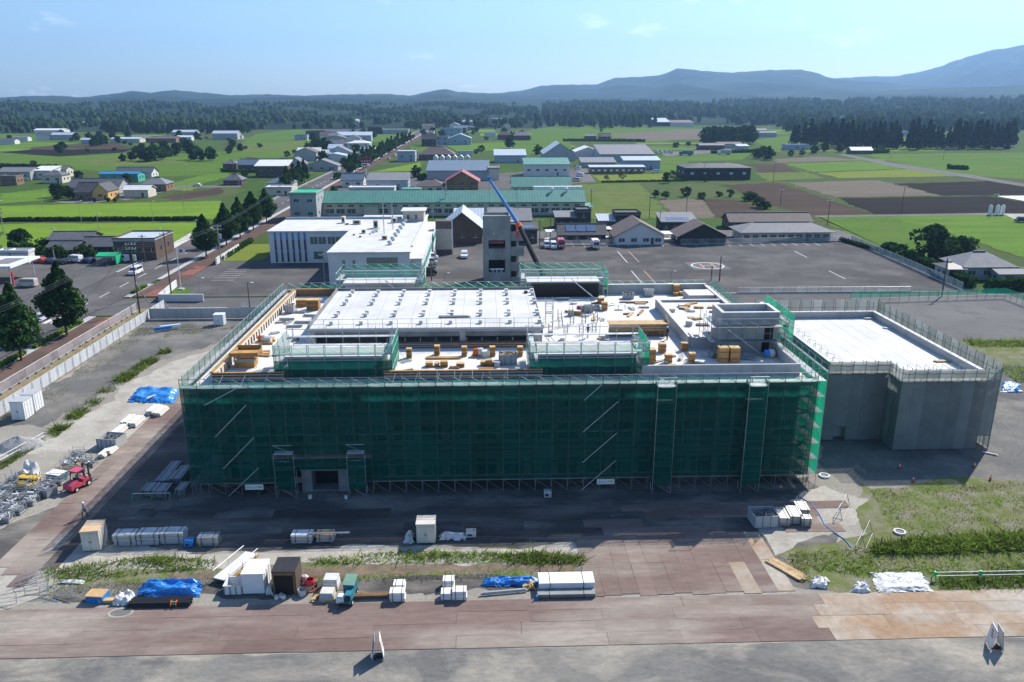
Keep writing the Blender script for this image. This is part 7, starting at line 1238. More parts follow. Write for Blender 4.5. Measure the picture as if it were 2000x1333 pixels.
for k in range(4):
    z0 = .8 + k * 3.6; part(tw, 'stair_landing', MB().box(TX1 + .02, TX1 + 3.2, .5, 3.5, z0 - .2, z0), 'tower_grey'); part(tw, 'stair_parapet', MB().box(TX1 + .02, TX1 + 3.2, .4, .5, z0 - 1.6, z0 + .6), 'tower_grey'); part(tw, 'door', MB().box(TX1 + .25, TX1 + 1.4, .9, 1.0, z0, z0 + 2.2), 'black'); part(tw, 'door_canopy', MB().box(TX1 + .1, TX1 + 1.5, .55, 1.0, z0 + 2.25, z0 + 2.4), 'w_white')
part(tw, 'stair_wall', MB().box(TX1 + .02, TX1 + 2.0, 1.05, 3.6, 0, 14.4), 'tower_grey')
a, b = P(852, 497), P(883, 497); t = thing('training_tower', 'small tan slab tower with a pale drainpipe beside the parked cars', 'tower', ((a.x + b.x) / 2, a.y, -.05)); w = b.x - a.x; h = hz(a.x, a.y, 432); part(t, 'wall', MB().box(-w / 2, w / 2, 0, 3.2, 0, h - 2.2), 'tower_tan'); part(t, 'upper_wall', MB().box(-w / 2, w / 2, 0, 3.2, h - 2.2, h), 'r_brown'); part(t, 'drainpipe', MB().tube((w / 2 + .2, -.1, 0), (w / 2 + .2, -.1, h + .9), .16), 'w_white'); part(t, 'base_band', MB().box(-w / 2 - .03, w / 2 + .03, -.04, -.005, 0, 1.4), 'r_brown')
# ================================================================== crane behind the building
def at_y(px, py, Y): r = ray(px, py); k = Y / r[1]; return Vector((r[0] * k, Y, CH + r[2] * k))
tipp, mid, base = at_y(955, 349, 158), at_y(1013, 440, 152.5), at_y(1068, 553, 146)
cb = Vector((base.x, base.y, 0)); ck = thing('mobile_crane', 'mobile crane with a long black and blue telescopic boom behind the building', 'crane', cb)
B0, B1, B2 = base - cb, mid - cb, tipp - cb
part(ck, 'carrier', MB().box(-1.3, 1.3, -4.5, 4.5, .7, 1.5), 'blue_paint'); part(ck, 'cab', MB().box(-1.25, .2, 3.2, 5.4, 1.5, 3.0), 'blue_paint'); part(ck, 'slew_deck', MB().box(-1.1, 1.1, -2.2, 1.4, 1.6, 2.4), 'dark')
bm = part(ck, 'boom', MB().tube(B0, B1, .55, 8, .45), 'black'); part(bm, 'boom_section', MB().tube(B1, B1.lerp(B2, .55), .36, 8, .3), 'blue_paint'); part(bm, 'boom_section', MB().tube(B1.lerp(B2, .55), B2, .27, 8, .24), 'blue_paint'); part(bm, 'boom_head', MB().tube(B1 - (B1 - B0).normalized() * .6, B1 + (B2 - B1).normalized() * .4, .62, 8, .55), 'orange')
part(bm, 'boom_tip', MB().box(B2.x - .35, B2.x + .35, B2.y - .3, B2.y + .3, B2.z - .4, B2.z + .4), 'blue_paint'); hk = Vector((B2.x, B2.y, B2.z - 9))
hx = at_y(1011, 455, 155) - cb; part(ck, 'hook_block', MB().box(hx.x - .3, hx.x + .3, hx.y - .2, hx.y + .2, hx.z - .8, hx.z + .4), 'red_paint'); part(ck, 'luffing_rod', MB().tube(B0 + Vector((0, 0, -1.5)), B0.lerp(B1, .5), .2), 'galv')
tube(ck, 'hoist_rope', B2, (B2.x, B2.y, B2.z - 6), .03, 'wire')
for s in (-1, 1):
    for yy in (-3.4, -2.0, 2.2, 3.6): w_ = part(ck, 'wheel', MB().tube((s * 1.2 - .2, yy, .6), (s * 1.2 + .2, yy, .6), .6, 14), 'black')
    for yy in (-4.2, 4.2): part(ck, 'outrigger', MB().box(min(0, s * 3.0), max(0, s * 3.0), yy - .15, yy + .15, .75, 1.0).box(s * 3.0 - .2, s * 3.0 + .2, yy - .2, yy + .2, 0, .8), 'yellow')
# ================================================================== poles, wires, walls, fences
def pole(px, py, ptop, label, arms=2, wood=False, lamp=False, tr=False, group=None, r=.17):
    q = P(px, py); h = hz(q.x, q.y, ptop); t = thing('lamp_post' if lamp and arms == 0 else 'utility_pole', label, 'lamp post' if lamp and arms == 0 else 'utility pole', (q.x, q.y, -.1), R.uniform(-.1, .1), group); m = 'pole_wood' if wood else 'pole_concrete'
    part(t, 'pole', MB().tube((0, 0, 0), (0, 0, h + .1), r, 8, r * .65), m)
    for k in range(arms):
        z_ = h - .4 - k * .9; ar = part(t, 'crossarm', MB().box(-1.0, 1.0, -.06, .06, z_, z_ + .12), 'galv')
        for x in (-.9, -.3, .3, .9): part(ar, 'insulator', MB().tube((x, 0, z_ + .12), (x, 0, z_ + .4), .07, 6), 'white_paint')
    if tr: part(t, 'transformer', MB().tube((.45, 0, h - 3.6), (.45, 0, h - 2.4), .35, 10), 'galv')
    if lamp: part(t, 'lamp_arm', MB().tube((0, 0, h - .2), (.9, 0, h + .05), .05), 'galv'); part(t, 'lamp_head', MB().box(.6, 1.2, -.14, .14, h, h + .14), 'white_paint')
    return Vector((q.x, q.y, h))
tops = {}
tops[1] = pole(273, 612, 474, 'tall utility pole with a slanting stay beside the corner of the white hoarding', 2, True, tr=True); tops[2] = pole(335, 578, 454, 'dark utility pole behind the low white wall', 1, True); tops[3] = pole(432, 516, 439, 'utility pole rising beside the car park wall', 2, tr=True); tops[4] = pole(284, 512, 459, 'utility pole in front of the brown brick shop', 1, True); tops[5] = pole(109, 522, 488, 'slim pole behind the pointed street tree', 0)
q = P(273, 612); t = thing('pole_stay', 'slanting stay post leaning on the tall utility pole', 'stay'  , (q.x, q.y, 0)); st_ = P(301, 607) - q; part(t, 'stay_post', MB().tube((0, 0, 6.2), (st_.x, st_.y, 0), .1, 6), 'pole_concrete'); part(t, 'stay_clamp', MB().box(-.2, .2, -.2, .2, 6.1, 6.35), 'galv')
PG = 'slim utility poles by the black houses'
for px, py, pt in ((1075, 462, 412), (1153, 446, 370), (1268, 427, 383), (1340, 424, 385), (1288, 450, 412), (1054, 482, 427)): pole(px, py, pt, 'slim dark utility pole among the black houses and fields', 1, True, group=PG, r=.14)
pole(1405, 549, 500, 'dark utility pole with a crossarm beside the helipad', 1, True); pole(1389, 548, 519, 'bare dark post beside the helipad pole', 0, True); pole(1310, 550, 530, 'short lamp post on the helipad lot', 0, lamp=True, r=.08); pole(1839, 580, 505, 'dark utility pole at the corner of the lot fence', 1, True); pole(843, 548, 513, 'dark post beside the black van', 0, True); pole(869, 557, 533, 'short lamp post in the tower yard', 0, lamp=True, r=.08); pole(635, 558, 495, 'utility pole before the white office wall', 1); pole(488, 602, 552, 'dark lamp post beside the rear road', 0, True, lamp=True, r=.12); pole(391, 572, 543, 'short lamp post in the front car park', 0, lamp=True, r=.08); pole(749, 415, 376, 'utility pole before the green hall by its porch', 2); pole(872, 420, 372, 'utility pole before the green hall by the timber-clad hall', 2); pole(846, 445, 412, 'utility pole between the office and the green hall', 1)
FP = 'field floodlight poles'
for px, py, pt in ((160, 440, 392), (8, 462, 425), (193, 450, 418), (300, 438, 393), (382, 468, 430), (5, 437, 392), (85, 411, 382), (225, 395, 377), (310, 480, 446), (103, 470, 446), (365, 366, 322), (468, 365, 312), (360, 412, 372)): pole(px, py, pt, 'slim pale pole with a lamp standing in the rice fields', 0, lamp=True, group=FP, r=.09)
RP = 'utility poles among the farm fields'
for px, py, pt in ((1510, 356, 318), (1616, 440, 390), (1760, 418, 362), (1940, 420, 378), (1738, 310, 298), (1842, 312, 295), (1375, 352, 318), (1524, 400, 370)): pole(px, py, pt, 'slim grey utility pole standing among the ploughed fields', 1, True, group=RP, r=.13)
def wire(name_label, a, b, sag=1.0, n=8, r=.035):
    mb = MB(); pts = [a.lerp(b, i / n) - Vector((0, 0, 4 * sag * (i / n) * (1 - i / n))) - a for i in range(n + 1)]
    for p, q in zip(pts, pts[1:]): mb.tube(p, q, r, 4)
    tag(put('power_line', mb.mesh('power_line', 'wire'), None, a), name_label, 'power line', 'power lines along the main road')
for dz in (0, -.5, -1.0):
    o_ = Vector((dz * .6, 0, dz)); wire('dark power line strung along the footpath from the stayed pole', tops[1] + o_, Vector((-73.5, 118, 11.5)) + o_, .6); wire('dark power line strung between the stayed pole and the car park pole', tops[1] + o_, tops[3] + o_, 1.2); wire('dark power line running up the avenue from the car park pole', tops[3] + o_, Vector((-74, 300, 12.5)) + o_, 1.0)
wire('dark power line crossing the road to the shop pole', tops[1], tops[4], .8); pole(505, 440, 396, 'utility pole among the street trees beside the office', 2)
# flag
q = P(354, 566); t = thing('flagpole', 'white flagpole flying a white flag with a red disc', 'flagpole', (q.x, q.y, 0)); hgt = hz(q.x, q.y, 482); part(t, 'pole', MB().tube((0, 0, 0), (0, 0, hgt), .09, 8, .06), 'white_paint'); part(t, 'base', MB().box(-.6, .6, -.6, .6, 0, .3), 'concrete')
mb = MB(); n = 8
for i in range(n + 1):
    for k in range(2): mb.v.append((.1 + i * .22, .1 * math.sin(i * 1.1), hgt - .1 - k * 1.3 - i * .06))
mb.f += [(2 * i, 2 * i + 1, 2 * i + 3, 2 * i + 2) for i in range(n)]
fl = part(t, 'flag', mb, 'white_paint'); mb = MB(); m_ = 12; mb.add([(.98, -.13, hgt - 1.0)] + [(.98 + .4 * math.cos(2 * math.pi * i / m_), -.13, hgt - 1.0 + .4 * math.sin(2 * math.pi * i / m_)) for i in range(m_)], [(0, 1 + i, 1 + (i + 1) % m_) for i in range(m_)]); part(fl, 'red_disc', mb, 'red_paint')
def wall_(pts, h, label, mat='w_white', th=.25, name='boundary_wall'):
    q = [P(*p) for p in pts]; t = thing(name, label, 'wall', q[0])
    for a, b in zip(q, q[1:]):
        m = (a + b) / 2 - q[0]; L = (b - a).length; rz = math.atan2(b.y - a.y, b.x - a.x); part(t, 'wall_panel', MB().box(m.x - L / 2, m.x + L / 2, m.y - th / 2, m.y + th / 2, 0, h, rz), mat); part(t, 'coping', MB().box(m.x - L / 2 - .05, m.x + L / 2 + .05, m.y - th / 2 - .05, m.y + th / 2 + .05, h, h + .08, rz), 'w_white')
wall_([(398, 589), (311, 589), (345, 560)], 1.5, 'low white L-shaped wall at the entrance of the front car park'); wall_([(422, 518), (467, 489)], 1.7, 'white wall beside the footpath at the office car park'); wall_([(332, 490), (385, 459)], 1.5, 'white wall along the rice field across the road', 'w_white')
def mesh_fence(pts, h, label, mat='net_bluegrey', st=2.5, base=True):
    q = [P(*p) for p in pts]; t = thing('mesh_fence', label, 'fence', q[0])
    for a, b in zip(q, q[1:]):
        n = max(1, int((b - a).length / st))
        for k in range(n):
            p0, p1 = a.lerp(b, k / n) - q[0], a.lerp(b, (k + 1) / n) - q[0]; put('panel', MB().quad((p0.x, p0.y, .25), (p1.x, p1.y, .25), (p1.x, p1.y, h), (p0.x, p0.y, h)).mesh('panel', mat), t); tube(t, 'post', (p0.x, p0.y, 0), (p0.x, p0.y, h), .04, 'galv')
        tube(t, 'rail', (a - q[0]) + Vector((0, 0, h)), (b - q[0]) + Vector((0, 0, h)), .03, 'galv')
        if base: m = (a + b) / 2 - q[0]; L = (b - a).length; part(t, 'base_kerb', MB().box(m.x - L / 2, m.x + L / 2, m.y - .12, m.y + .12, 0, .25, math.atan2(b.y - a.y, b.x - a.x)), 'concrete')
NET('net_bluegrey', (.16, .24, .28), .62, .3); NET('net_pale', (.4, .42, .43), .4, .3)
mesh_fence([(1662, 472), (1880, 569)], 1.9, 'blue-grey mesh fence along the hedge side of the helipad lot'); mesh_fence([(1330, 478), (1420, 477), (1662, 471)], 1.6, 'pale mesh fence between the helipad lot and the cream terrace', 'net_pale'); mesh_fence([(1052, 481), (1200, 479)], 1.6, 'pale mesh fence behind the parked fire vehicles', 'net_pale'); mesh_fence([(1440, 573), (1778, 571)], 1.3, 'low pale mesh fence between the helipad lot and the rear road', 'net_pale'); mesh_fence([(470, 602), (600, 600)], 1.3, 'low pale mesh fence at the corner of the front car park', 'net_pale')
hedge([(1770, 505), (1895, 563)], 2.2, 2.2, 'thick dark hedge along the outside of the lot fence', seed=5, dens=7, size=.4); hedge([(1925, 567), (2060, 566)], 1.8, 2.4, 'clipped dark hedge before the farmhouse', seed=6, dens=7, size=.4); hedge([(1640, 470), (1760, 505)], 1.0, .9, 'low hedge at the foot of the lot fence', seed=7, dens=6, size=.35)
LOWH = 'leaf_bright'
for y0, y1, k in ((102, 112, 1), (115, 132, 2), (135, 152, 3), (176, 183, 4)): hedge([(-78.6, y0), (-78.6, y1)], 1.0, .7, ['yellow-green kerb hedge near the white sheds', 'yellow-green kerb hedge between the two big street trees', 'yellow-green kerb hedge by the crossroads', 'yellow-green kerb hedge beside the low white wall'][k - 1], 'leaf_bright', 10 + k, 14, .2, False)
sheet('lawn', [(-71.8, 173.4), (-67, 173.4), (-67, 181), (-71.8, 181)], .02, 'm_grass', px=False); sheet('lawn', [(-71.8, 214), (-60, 214), (-60, 240), (-71.8, 240)], .02, 'm_lawn', px=False); hedge([(-71.2, 212), (-71.2, 244)], 1.2, 1.2, 'green hedge between the office lawn and the footpath', 'leaf_hedge', 20, 10, .3, False)
# forecourt canopy, tent, boxes
q = P(10, 556); t = thing('canopy', 'white forecourt canopy on posts beside the beige van', 'canopy', q); part(t, 'roof', MB().box(-9, 2.5, -1, 12, 4.0, 4.5), 'r_white'); part(t, 'roof_panel', MB().box(-4, .5, 2, 9, 4.5, 4.56), 'r_grey')
for x, y in ((1.5, 0), (1.5, 10)): tube(t, 'post', (x, y, 0), (x, y, 4), .12, 'w_white')
part(t, 'red_panel', MB().box(2.0, 2.4, -.6, -.3, 0, 3.0), 'red_paint')
q = P(208, 518); t = thing('tent', 'green canvas tent beside the white van', 'tent', q); part(t, 'roof', MB().side([(0, 2.4), (2.2, 3.0), (4.4, 2.4), (4.4, 2.3), (2.2, 2.9), (0, 2.3)], -2.6, 2.6), 'green_paint'); part(t, 'side_cloth', MB().box(2.5, 2.6, .1, 4.3, .2, 2.4), 'green_paint'); part(t, 'valance', MB().box(-2.6, 2.6, -.04, .02, 2.0, 2.4), 'green_paint')
for x in (-2.5, 0, 2.5): tube(t, 'post', (x, .05, 0), (x, .05, 2.35), .05, 'green_paint')
for (a0_, a1_), lab in (((0, 20), 'white storage box beside a taller one and the red hatchback'), ((24, 58), 'large white storage box beside the red hatchback')): house(a0_, a1_, 515, 494, 0, 3.0, 'flat', 'w_white', 'r_white', lab, 0, name='storage_box', cat='container', door=False)
WP = 'white posts by the field lane'
for px in (1933, 1947, 1957): q = P(px, 420); t = thing('white_post', 'stout white tank standing by the farm lane', 'tank', q, 0, WP); part(t, 'cylinder_body', MB().tube((0, 0, 0), (0, 0, 3.2), .7, 12), 'white_paint'); part(t, 'domed_top', MB().tube((0, 0, 3.2), (0, 0, 3.8), .7, 12, .25), 'white_paint')
# bushes and garden trees
GB = 'garden bushes'
for px, py, h in ((40, 496, 4), (55, 500, 3.5), (75, 502, 3), (85, 492, 4), (100, 506, 3), (112, 506, 3.5), (165, 506, 4), (180, 508, 3), (120, 508, 3)): tree('bush', *cp(px, py), h, 'rounded dark bush before the tiled farmhouses', 'bushes before the tiled farmhouses', 'bush')
tree('round', *cp(42, 492), 6.5, 'taller garden tree beside the tiled farmhouses and storage boxes')
for px, py, h in ((110, 385, 6), (122, 388, 5.5), (132, 386, 5), (113, 392, 4), (140, 390, 4), (155, 352, 5), (250, 358, 5), (160, 395, 2.5), (185, 396, 2), (212, 396, 2), (225, 396, 2)): tree('round', *cp(px, py), h, 'dark garden tree beside the ochre house', 'garden trees round the ochre house')
tree('round', 0, 0, 0.1, 'x') if False else None
q = P(1812, 508); tree('round', q.x, q.y, 9.5, 'big rounded dark tree beside the farmhouse hedge'); 
for px, py, h in ((1740, 496, 3.2), (1760, 500, 3), (1835, 508, 4.5), (1850, 500, 5), (1870, 498, 5), (1885, 494, 4.5), (1860, 512, 4), (1730, 492, 2.5)): tree('bush', *cp(px, py), h, 'green garden bush beside the big rounded tree', 'bushes round the farmhouse', 'bush')
tree('round', *cp(1303, 358), 5.5, 'round tree on the edge of the yellow lawn'); tree('olive', *cp(1215, 352), 4.5, 'thin pale tree standing on the yellow lawn'); tree('olive', *cp(1185, 353), 3.0, 'small pale shrub on the yellow lawn')
for px, py, h in ((1460, 392, 4), (1475, 392, 3), (1483, 405, 4), (1495, 408, 3.5), (1300, 388, 3), (1340, 384, 4), (1370, 388, 3), (1280, 385, 3), (1425, 384, 3), (1405, 384, 2.5), (1385, 352, 3.5), (1376, 355, 3)): tree('bush', *cp(px, py), h, 'scrubby bush between the pale and brown fields', 'field-edge bushes', 'bush')
hedge([(1175, 357), (1340, 354)], .8, .8, 'low clipped hedge round the yellow lawn', seed=31, dens=5, size=.35); hedge([(1312, 337), (1342, 353)], 1.0, 1.0, 'short hedge at the lawn end by the black-clad building', seed=32, dens=5, size=.4); hedge([(470, 338), (560, 336)], 1.5, 1.5, 'clipped dark hedge before the slate-roofed house', seed=33, dens=3, size=.6); hedge([(432, 336), (470, 337)], 1.5, 1.6, 'clipped dark hedge before the brown tiled house', seed=34, dens=3, size=.6)
for px, py in ((757, 352), (772, 352), (790, 350), (815, 345)): car(*cp(px, py), .2, 'car', 'paint_white' if px != 790 else 'paint_navy', 'car parked beside the rice field behind the green hall', 'cars parked behind the hall')
for px, py, c in ((760, 312, 'paint_beige'), (793, 312, 'paint_white'), (800, 311, 'paint_white'), (812, 310, 'paint_silver'), (822, 306, 'paint_white'), (772, 305, 'paint_white')): car(*cp(px, py), R.uniform(-.3, .3), 'kei', c, 'small car parked beside the pale shop', 'cars parked at the pale shop')
for px, py in ((1128, 331), (1133, 345), (1126, 354)): car(*cp(px, py), .9, 'van', 'paint_white' if py < 350 else 'paint_silver', 'white van parked on the lane beside the low brown office', 'vans parked on the warehouse lane')
car(*cp(1280, 338), 1.5, 'van', 'paint_white', 'white minibus parked at the end of the low brown office'); car(*cp(385, 364), 1.5, 'car', 'paint_white', 'white car driving on the field lane'); car(*cp(50, 352), 1.5, 'car', 'paint_white', 'white car parked beside the open barn')
for px, py in ((1283, 299), (1292, 300), (1301, 299), (1310, 300)): car(*cp(px, py), .2, 'van', R.choice(('paint_white', 'paint_silver')), 'pale van parked on the truck yard', 'vans on the truck yard')
for px, w_l, lab in ((1340, 1, 'dark green truck parked on the truck yard'), (1415, 0, 'long pale trailer parked on the truck yard')):
    q = P(px, 304 if w_l else 302); t = thing('truck', lab, 'truck', q, 1.57); part(t, 'cargo_box', MB().box(-1.2, 1.2, -5.5, 3.2, .9, 3.6), 'teal_paint' if w_l else 'w_bluegrey'); part(t, 'cab', MB().box(-1.2, 1.2, 3.4, 5.4, .7, 3.0), 'teal_paint' if w_l else 'white_paint')
    for s in (-1, 1):
        for yy in (-3.5, -2.2, 4.2): part(t, 'wheel', MB().tube((s * 1.1 - .15, yy, .5), (s * 1.1 + .15, yy, .5), .5, 10), 'black')
car(*cp(1995, 434), 1.5, 'van', 'paint_black', 'black van parked on the farm lane by the white tanks')
# ================================================================== hills and far woods
def hdir(px, py=196):
    r = ray(px, py); L = math.hypot(r[0], r[1]); return r[0] / L, r[1] / L, r[2] / L
def hill(name, sky, D, Df, mat='m_hill', back=1.35, bumps=1.0, seed=1, nt=14, zf=-.3):
    """wooded ridge: sky = its crest as seen (px, py); crest at distance D, foot at Df"""
    r = random.Random(seed); xs = [s[0] for s in sky]; n = int((xs[-1] - xs[0]) / 12); V = []; rows = nt + 4
    def crest(px):
        for (a, b), (c, d) in zip(sky, sky[1:]):
            if a <= px <= c: t = (px - a) / (c - a); t = t * t * (3 - 2 * t) * .5 + t * .5; return b + (d - b) * t + .5 * math.sin(px * .21 + seed) + .4 * math.sin(px * .47 + 2 * seed)
        return sky[-1][1]
    prm = [(r.uniform(.004, .03), r.uniform(0, 6.28), r.uniform(.2, 1)) for _ in range(9)]
    def surf(px, t):
        dx, dy, dz = hdir(px, crest(px)); zr = CH + dz * D; q = Df + (D - Df) * t
        w = sum(a * math.sin(px * f * (1 + .4 * t) + p + 5 * t) for f, p, a in prm) / 4.5
        s = t ** 1.15; z_ = zf + (zr - zf) * s + bumps * w * zr * .34 * math.sin(math.pi * min(1, t)) 
        return dx * q, dy * q, max(zf, z_)
    for i in range(n + 1):
        px = xs[0] + (xs[-1] - xs[0]) * i / n
        for j in range(nt + 1): V.append(surf(px, j / nt))
        x, y, z_ = V[-1]; L = math.hypot(x, y)
        for k in range(1, 4): q = 1 + (back - 1) * k / 3; V.append((x * q, y * q, zf + (z_ - zf) * (1 - k / 3) ** 1.3))
    F = [(i * rows + j, (i + 1) * rows + j, (i + 1) * rows + j + 1, i * rows + j + 1) for i in range(n) for j in range(rows - 1)]
    o = tag(put(name, npmesh(name, V, F, mat)), kind='structure')
    for p in o.data.polygons: p.use_smooth = True
    return surf
SKY_L = [(-500, 186), (-200, 184), (0, 191), (60, 188), (110, 187), (160, 191), (215, 184), (262, 178), (290, 182), (338, 176), (400, 182), (450, 186), (520, 185), (600, 187), (700, 184), (750, 184), (800, 187), (845, 178), (868, 174), (892, 180), (950, 182), (1010, 184), (1100, 190)]
SKY_R1 = [(900, 187), (960, 184), (1020, 177), (1055, 168), (1100, 166), (1165, 165), (1200, 153), (1240, 151), (1290, 147), (1325, 134), (1345, 136), (1375, 139), (1430, 142), (1470, 140), (1500, 137), (1560, 136), (1592, 142), (1622, 153), (1700, 160), (1800, 168), (2000, 175), (2300, 170)]
SKY_R2 = [(1480, 165), (1560, 160), (1640, 153), (1700, 149), (1745, 150), (1790, 142), (1830, 132), (1870, 118), (1905, 107), (1940, 97), (1965, 95), (2000, 88), (2100, 72), (2200, 80), (2400, 120), (2600, 150)]
hill('hills', SKY_L, 5200, 2600, seed=2); hill('hills', SKY_R1, 6400, 3300, seed=3); hill('mountain', SKY_R2, 8600, 5800, seed=4, bumps=.7, back=1.13)
hill('hills', [(-500, 196), (-100, 193), (80, 196), (240, 191), (420, 194), (560, 190), (700, 193), (860, 191), (1000, 194), (1100, 198)], 3700, 2500, seed=12); hill('hills', [(980, 194), (1080, 186), (1200, 181), (1330, 176), (1450, 180), (1560, 174), (1700, 179), (1850, 172), (2000, 168), (2300, 176)], 4800, 3000, seed=13)
s_l = hill('hills', [(-500, 203), (-100, 204), (60, 203), (130, 207), (250, 203), (330, 202), (420, 206), (520, 204), (600, 203), (700, 204), (800, 206), (900, 205), (1000, 206), (1060, 209)], 2700, 1250, seed=7, bumps=.4); s_r = hill('hills', [(1040, 208), (1150, 205), (1250, 204), (1400, 203), (1500, 201), (1650, 201), (1800, 199), (2000, 198), (2200, 196), (2500, 196)], 2900, 1450, seed=8, bumps=.6)
def forest(pts, name, hmin, hmax, seed, wid=.24, conif=.6):
    r = np.random.default_rng(seed); p = np.array(pts); n = len(p); h = r.uniform(hmin, hmax, n); rd = h * wid * r.uniform(.8, 1.3, n); cf = r.random(n) < conif; K = 6; V = []; a0 = r.uniform(0, 6.28, n)
    tiers = [(.05, .75, .95), (.38, .95, 1.05), (.68, .55, .85)]
    L = []
    for tz, rc, rr in tiers:
        for k in range(K):
            a = a0 + k * 2 * math.pi / K + tz * 2; q = rd * np.where(cf, rc * (1.15 if tz < .1 else .8), rr) * r.uniform(.7, 1.25, n); L.append(np.stack([p[:, 0] + q * np.cos(a), p[:, 1] + q * np.sin(a), p[:, 2] + h * (tz + r.uniform(-.06, .06, n))], 1))
    L.append(np.stack([p[:, 0], p[:, 1], p[:, 2] + h * np.where(cf, 1.05, .92)], 1)); M_ = 3 * K + 1; V = np.stack(L, 1).reshape(-1, 3); fs = []
    for t in range(2):
        for k in range(K): a, b, c, d = t * K + k, t * K + (k + 1) % K, (t + 1) * K + (k + 1) % K, (t + 1) * K + k; fs += [(a, b, c), (a, c, d)]
    for k in range(K): fs.append((2 * K + k, 2 * K + (k + 1) % K, 3 * K))
    F = (np.array(fs)[None] + (np.arange(n) * M_)[:, None, None]).reshape(-1, 3)
    return tag(put(name, npmesh(name, V, F, 'leaf_far', 3)), kind='stuff')
def inpoly(px, py, poly):
    c = False; j = len(poly) - 1
    for i in range(len(poly)):
        (xi, yi), (xj, yj) = poly[i], poly[j]
        if (yi > py) != (yj > py) and px < (xj - xi) * (py - yi) / (yj - yi) + xi: c = not c
        j = i
    return c
def fill(poly, n, seed):
    r = random.Random(seed); xs = [p[0] for p in poly]; ys = [p[1] for p in poly]; out = []; k = 0
    d = lambda y: P(1000, y).y
    while len(out) < n and k < n * 30:
        k += 1; px = r.uniform(min(xs), max(xs)); D = r.uniform(d(max(ys)), d(min(ys))); 
        py = 196 + 41.5 * F_PX / D * 1.085
        if inpoly(px, py, poly): out.append(tuple(P(px, py)))
    return out
rr_ = random.Random(9)
def patchy(n, x0, x1, s_, f, thr):
    out = []
    while len(out) < n:
        px, t = rr_.uniform(x0, x1), rr_.random() ** .8 * 1.02
        v = math.sin(px * .021 * f + 9 * t) + math.sin(px * .053 * f - 14 * t + 1) * .7 + math.sin(px * .013 + 31 * t) * .8
        if v > thr: out.append(s_(px, t))
    return out
forest(patchy(2900, -450, 1050, s_l, 1, .05), 'forest', 8, 15, 1, .4, .25); forest(patchy(4000, 1060, 2450, s_r, 1, -.35), 'forest', 9, 23, 2, .32, .5)
forest(fill([(1042, 246), (1100, 251), (1280, 252), (1290, 236), (1400, 232), (1500, 240), (1550, 262), (1700, 268), (1760, 256), (1840, 262), (2080, 268), (2080, 226), (1500, 224), (1060, 232)], 1100, 3), 'forest', 11, 24, 4, .27, .65)
forest(fill([(205, 258), (330, 262), (490, 258), (495, 246), (430, 238), (300, 236), (200, 244)], 260, 5), 'forest', 12, 19, 6, .3, .5); forest(fill([(-100, 262), (50, 250), (130, 262), (200, 250), (200, 236), (-100, 226)], 300, 7), 'forest', 10, 17, 8, .34, .3); forest(fill([(500, 250), (560, 245), (700, 240), (860, 246), (860, 228), (560, 226), (480, 236)], 520, 9), 'forest', 9, 16, 10, .36, .3); forest(fill([(780, 252), (830, 255), (960, 236), (1040, 232), (1040, 222), (860, 226)], 220, 12), 'forest', 8, 14, 11, .36, .3)
tl_ = {'conifer': 'tall dark conifer in the row along the wood edge', 'farround': 'rounded dark tree'}
for i in range(42):
    px = 1548 + i * 10.4 + R.uniform(-3, 3)
    if 1755 < px < 1775: continue
    py = 291 - (4 if i % 2 else 0) + (0 if px > 1640 else -6); tree('conifer', *cp(px, py), R.uniform(17, 25), 'tall dark conifer in the stand beyond the white-roofed barn', 'conifers along the wood edge', 'conifer_tree')
tree('conifer', *cp(1789, 293), 20, 'lone tall conifer standing between two conifer stands', None, 'conifer_tree')
for px in (1380, 1392, 1404, 1416, 1428, 1440, 1452, 1464): tree('farround', *cp(px, 281 + R.uniform(-2, 2)), R.uniform(13, 17), 'large dark tree in the clump beyond the truck yard', 'tree clump beyond the truck yard')
for i in range(22): tree('farround' if i % 3 else 'conifer', *cp(212 + i * 13, 261 + R.uniform(-2, 2)), R.uniform(11, 15), 'dark tree on the near edge of the small wood behind the farms', 'trees on the small wood edge')
for px, py, h in ((268, 308, 8), (280, 314, 8), (292, 316, 9), (305, 314, 10), (318, 312, 9), (330, 306, 8), (345, 304, 9), (368, 298, 10), (378, 312, 9), (390, 314, 8), (412, 314, 9), (300, 300, 8), (322, 298, 9), (258, 314, 6), (240, 315, 5), (350, 296, 7)): tree('farround', *cp(px, py), h, 'rounded tree in the grove between the fields', 'grove between the fields')
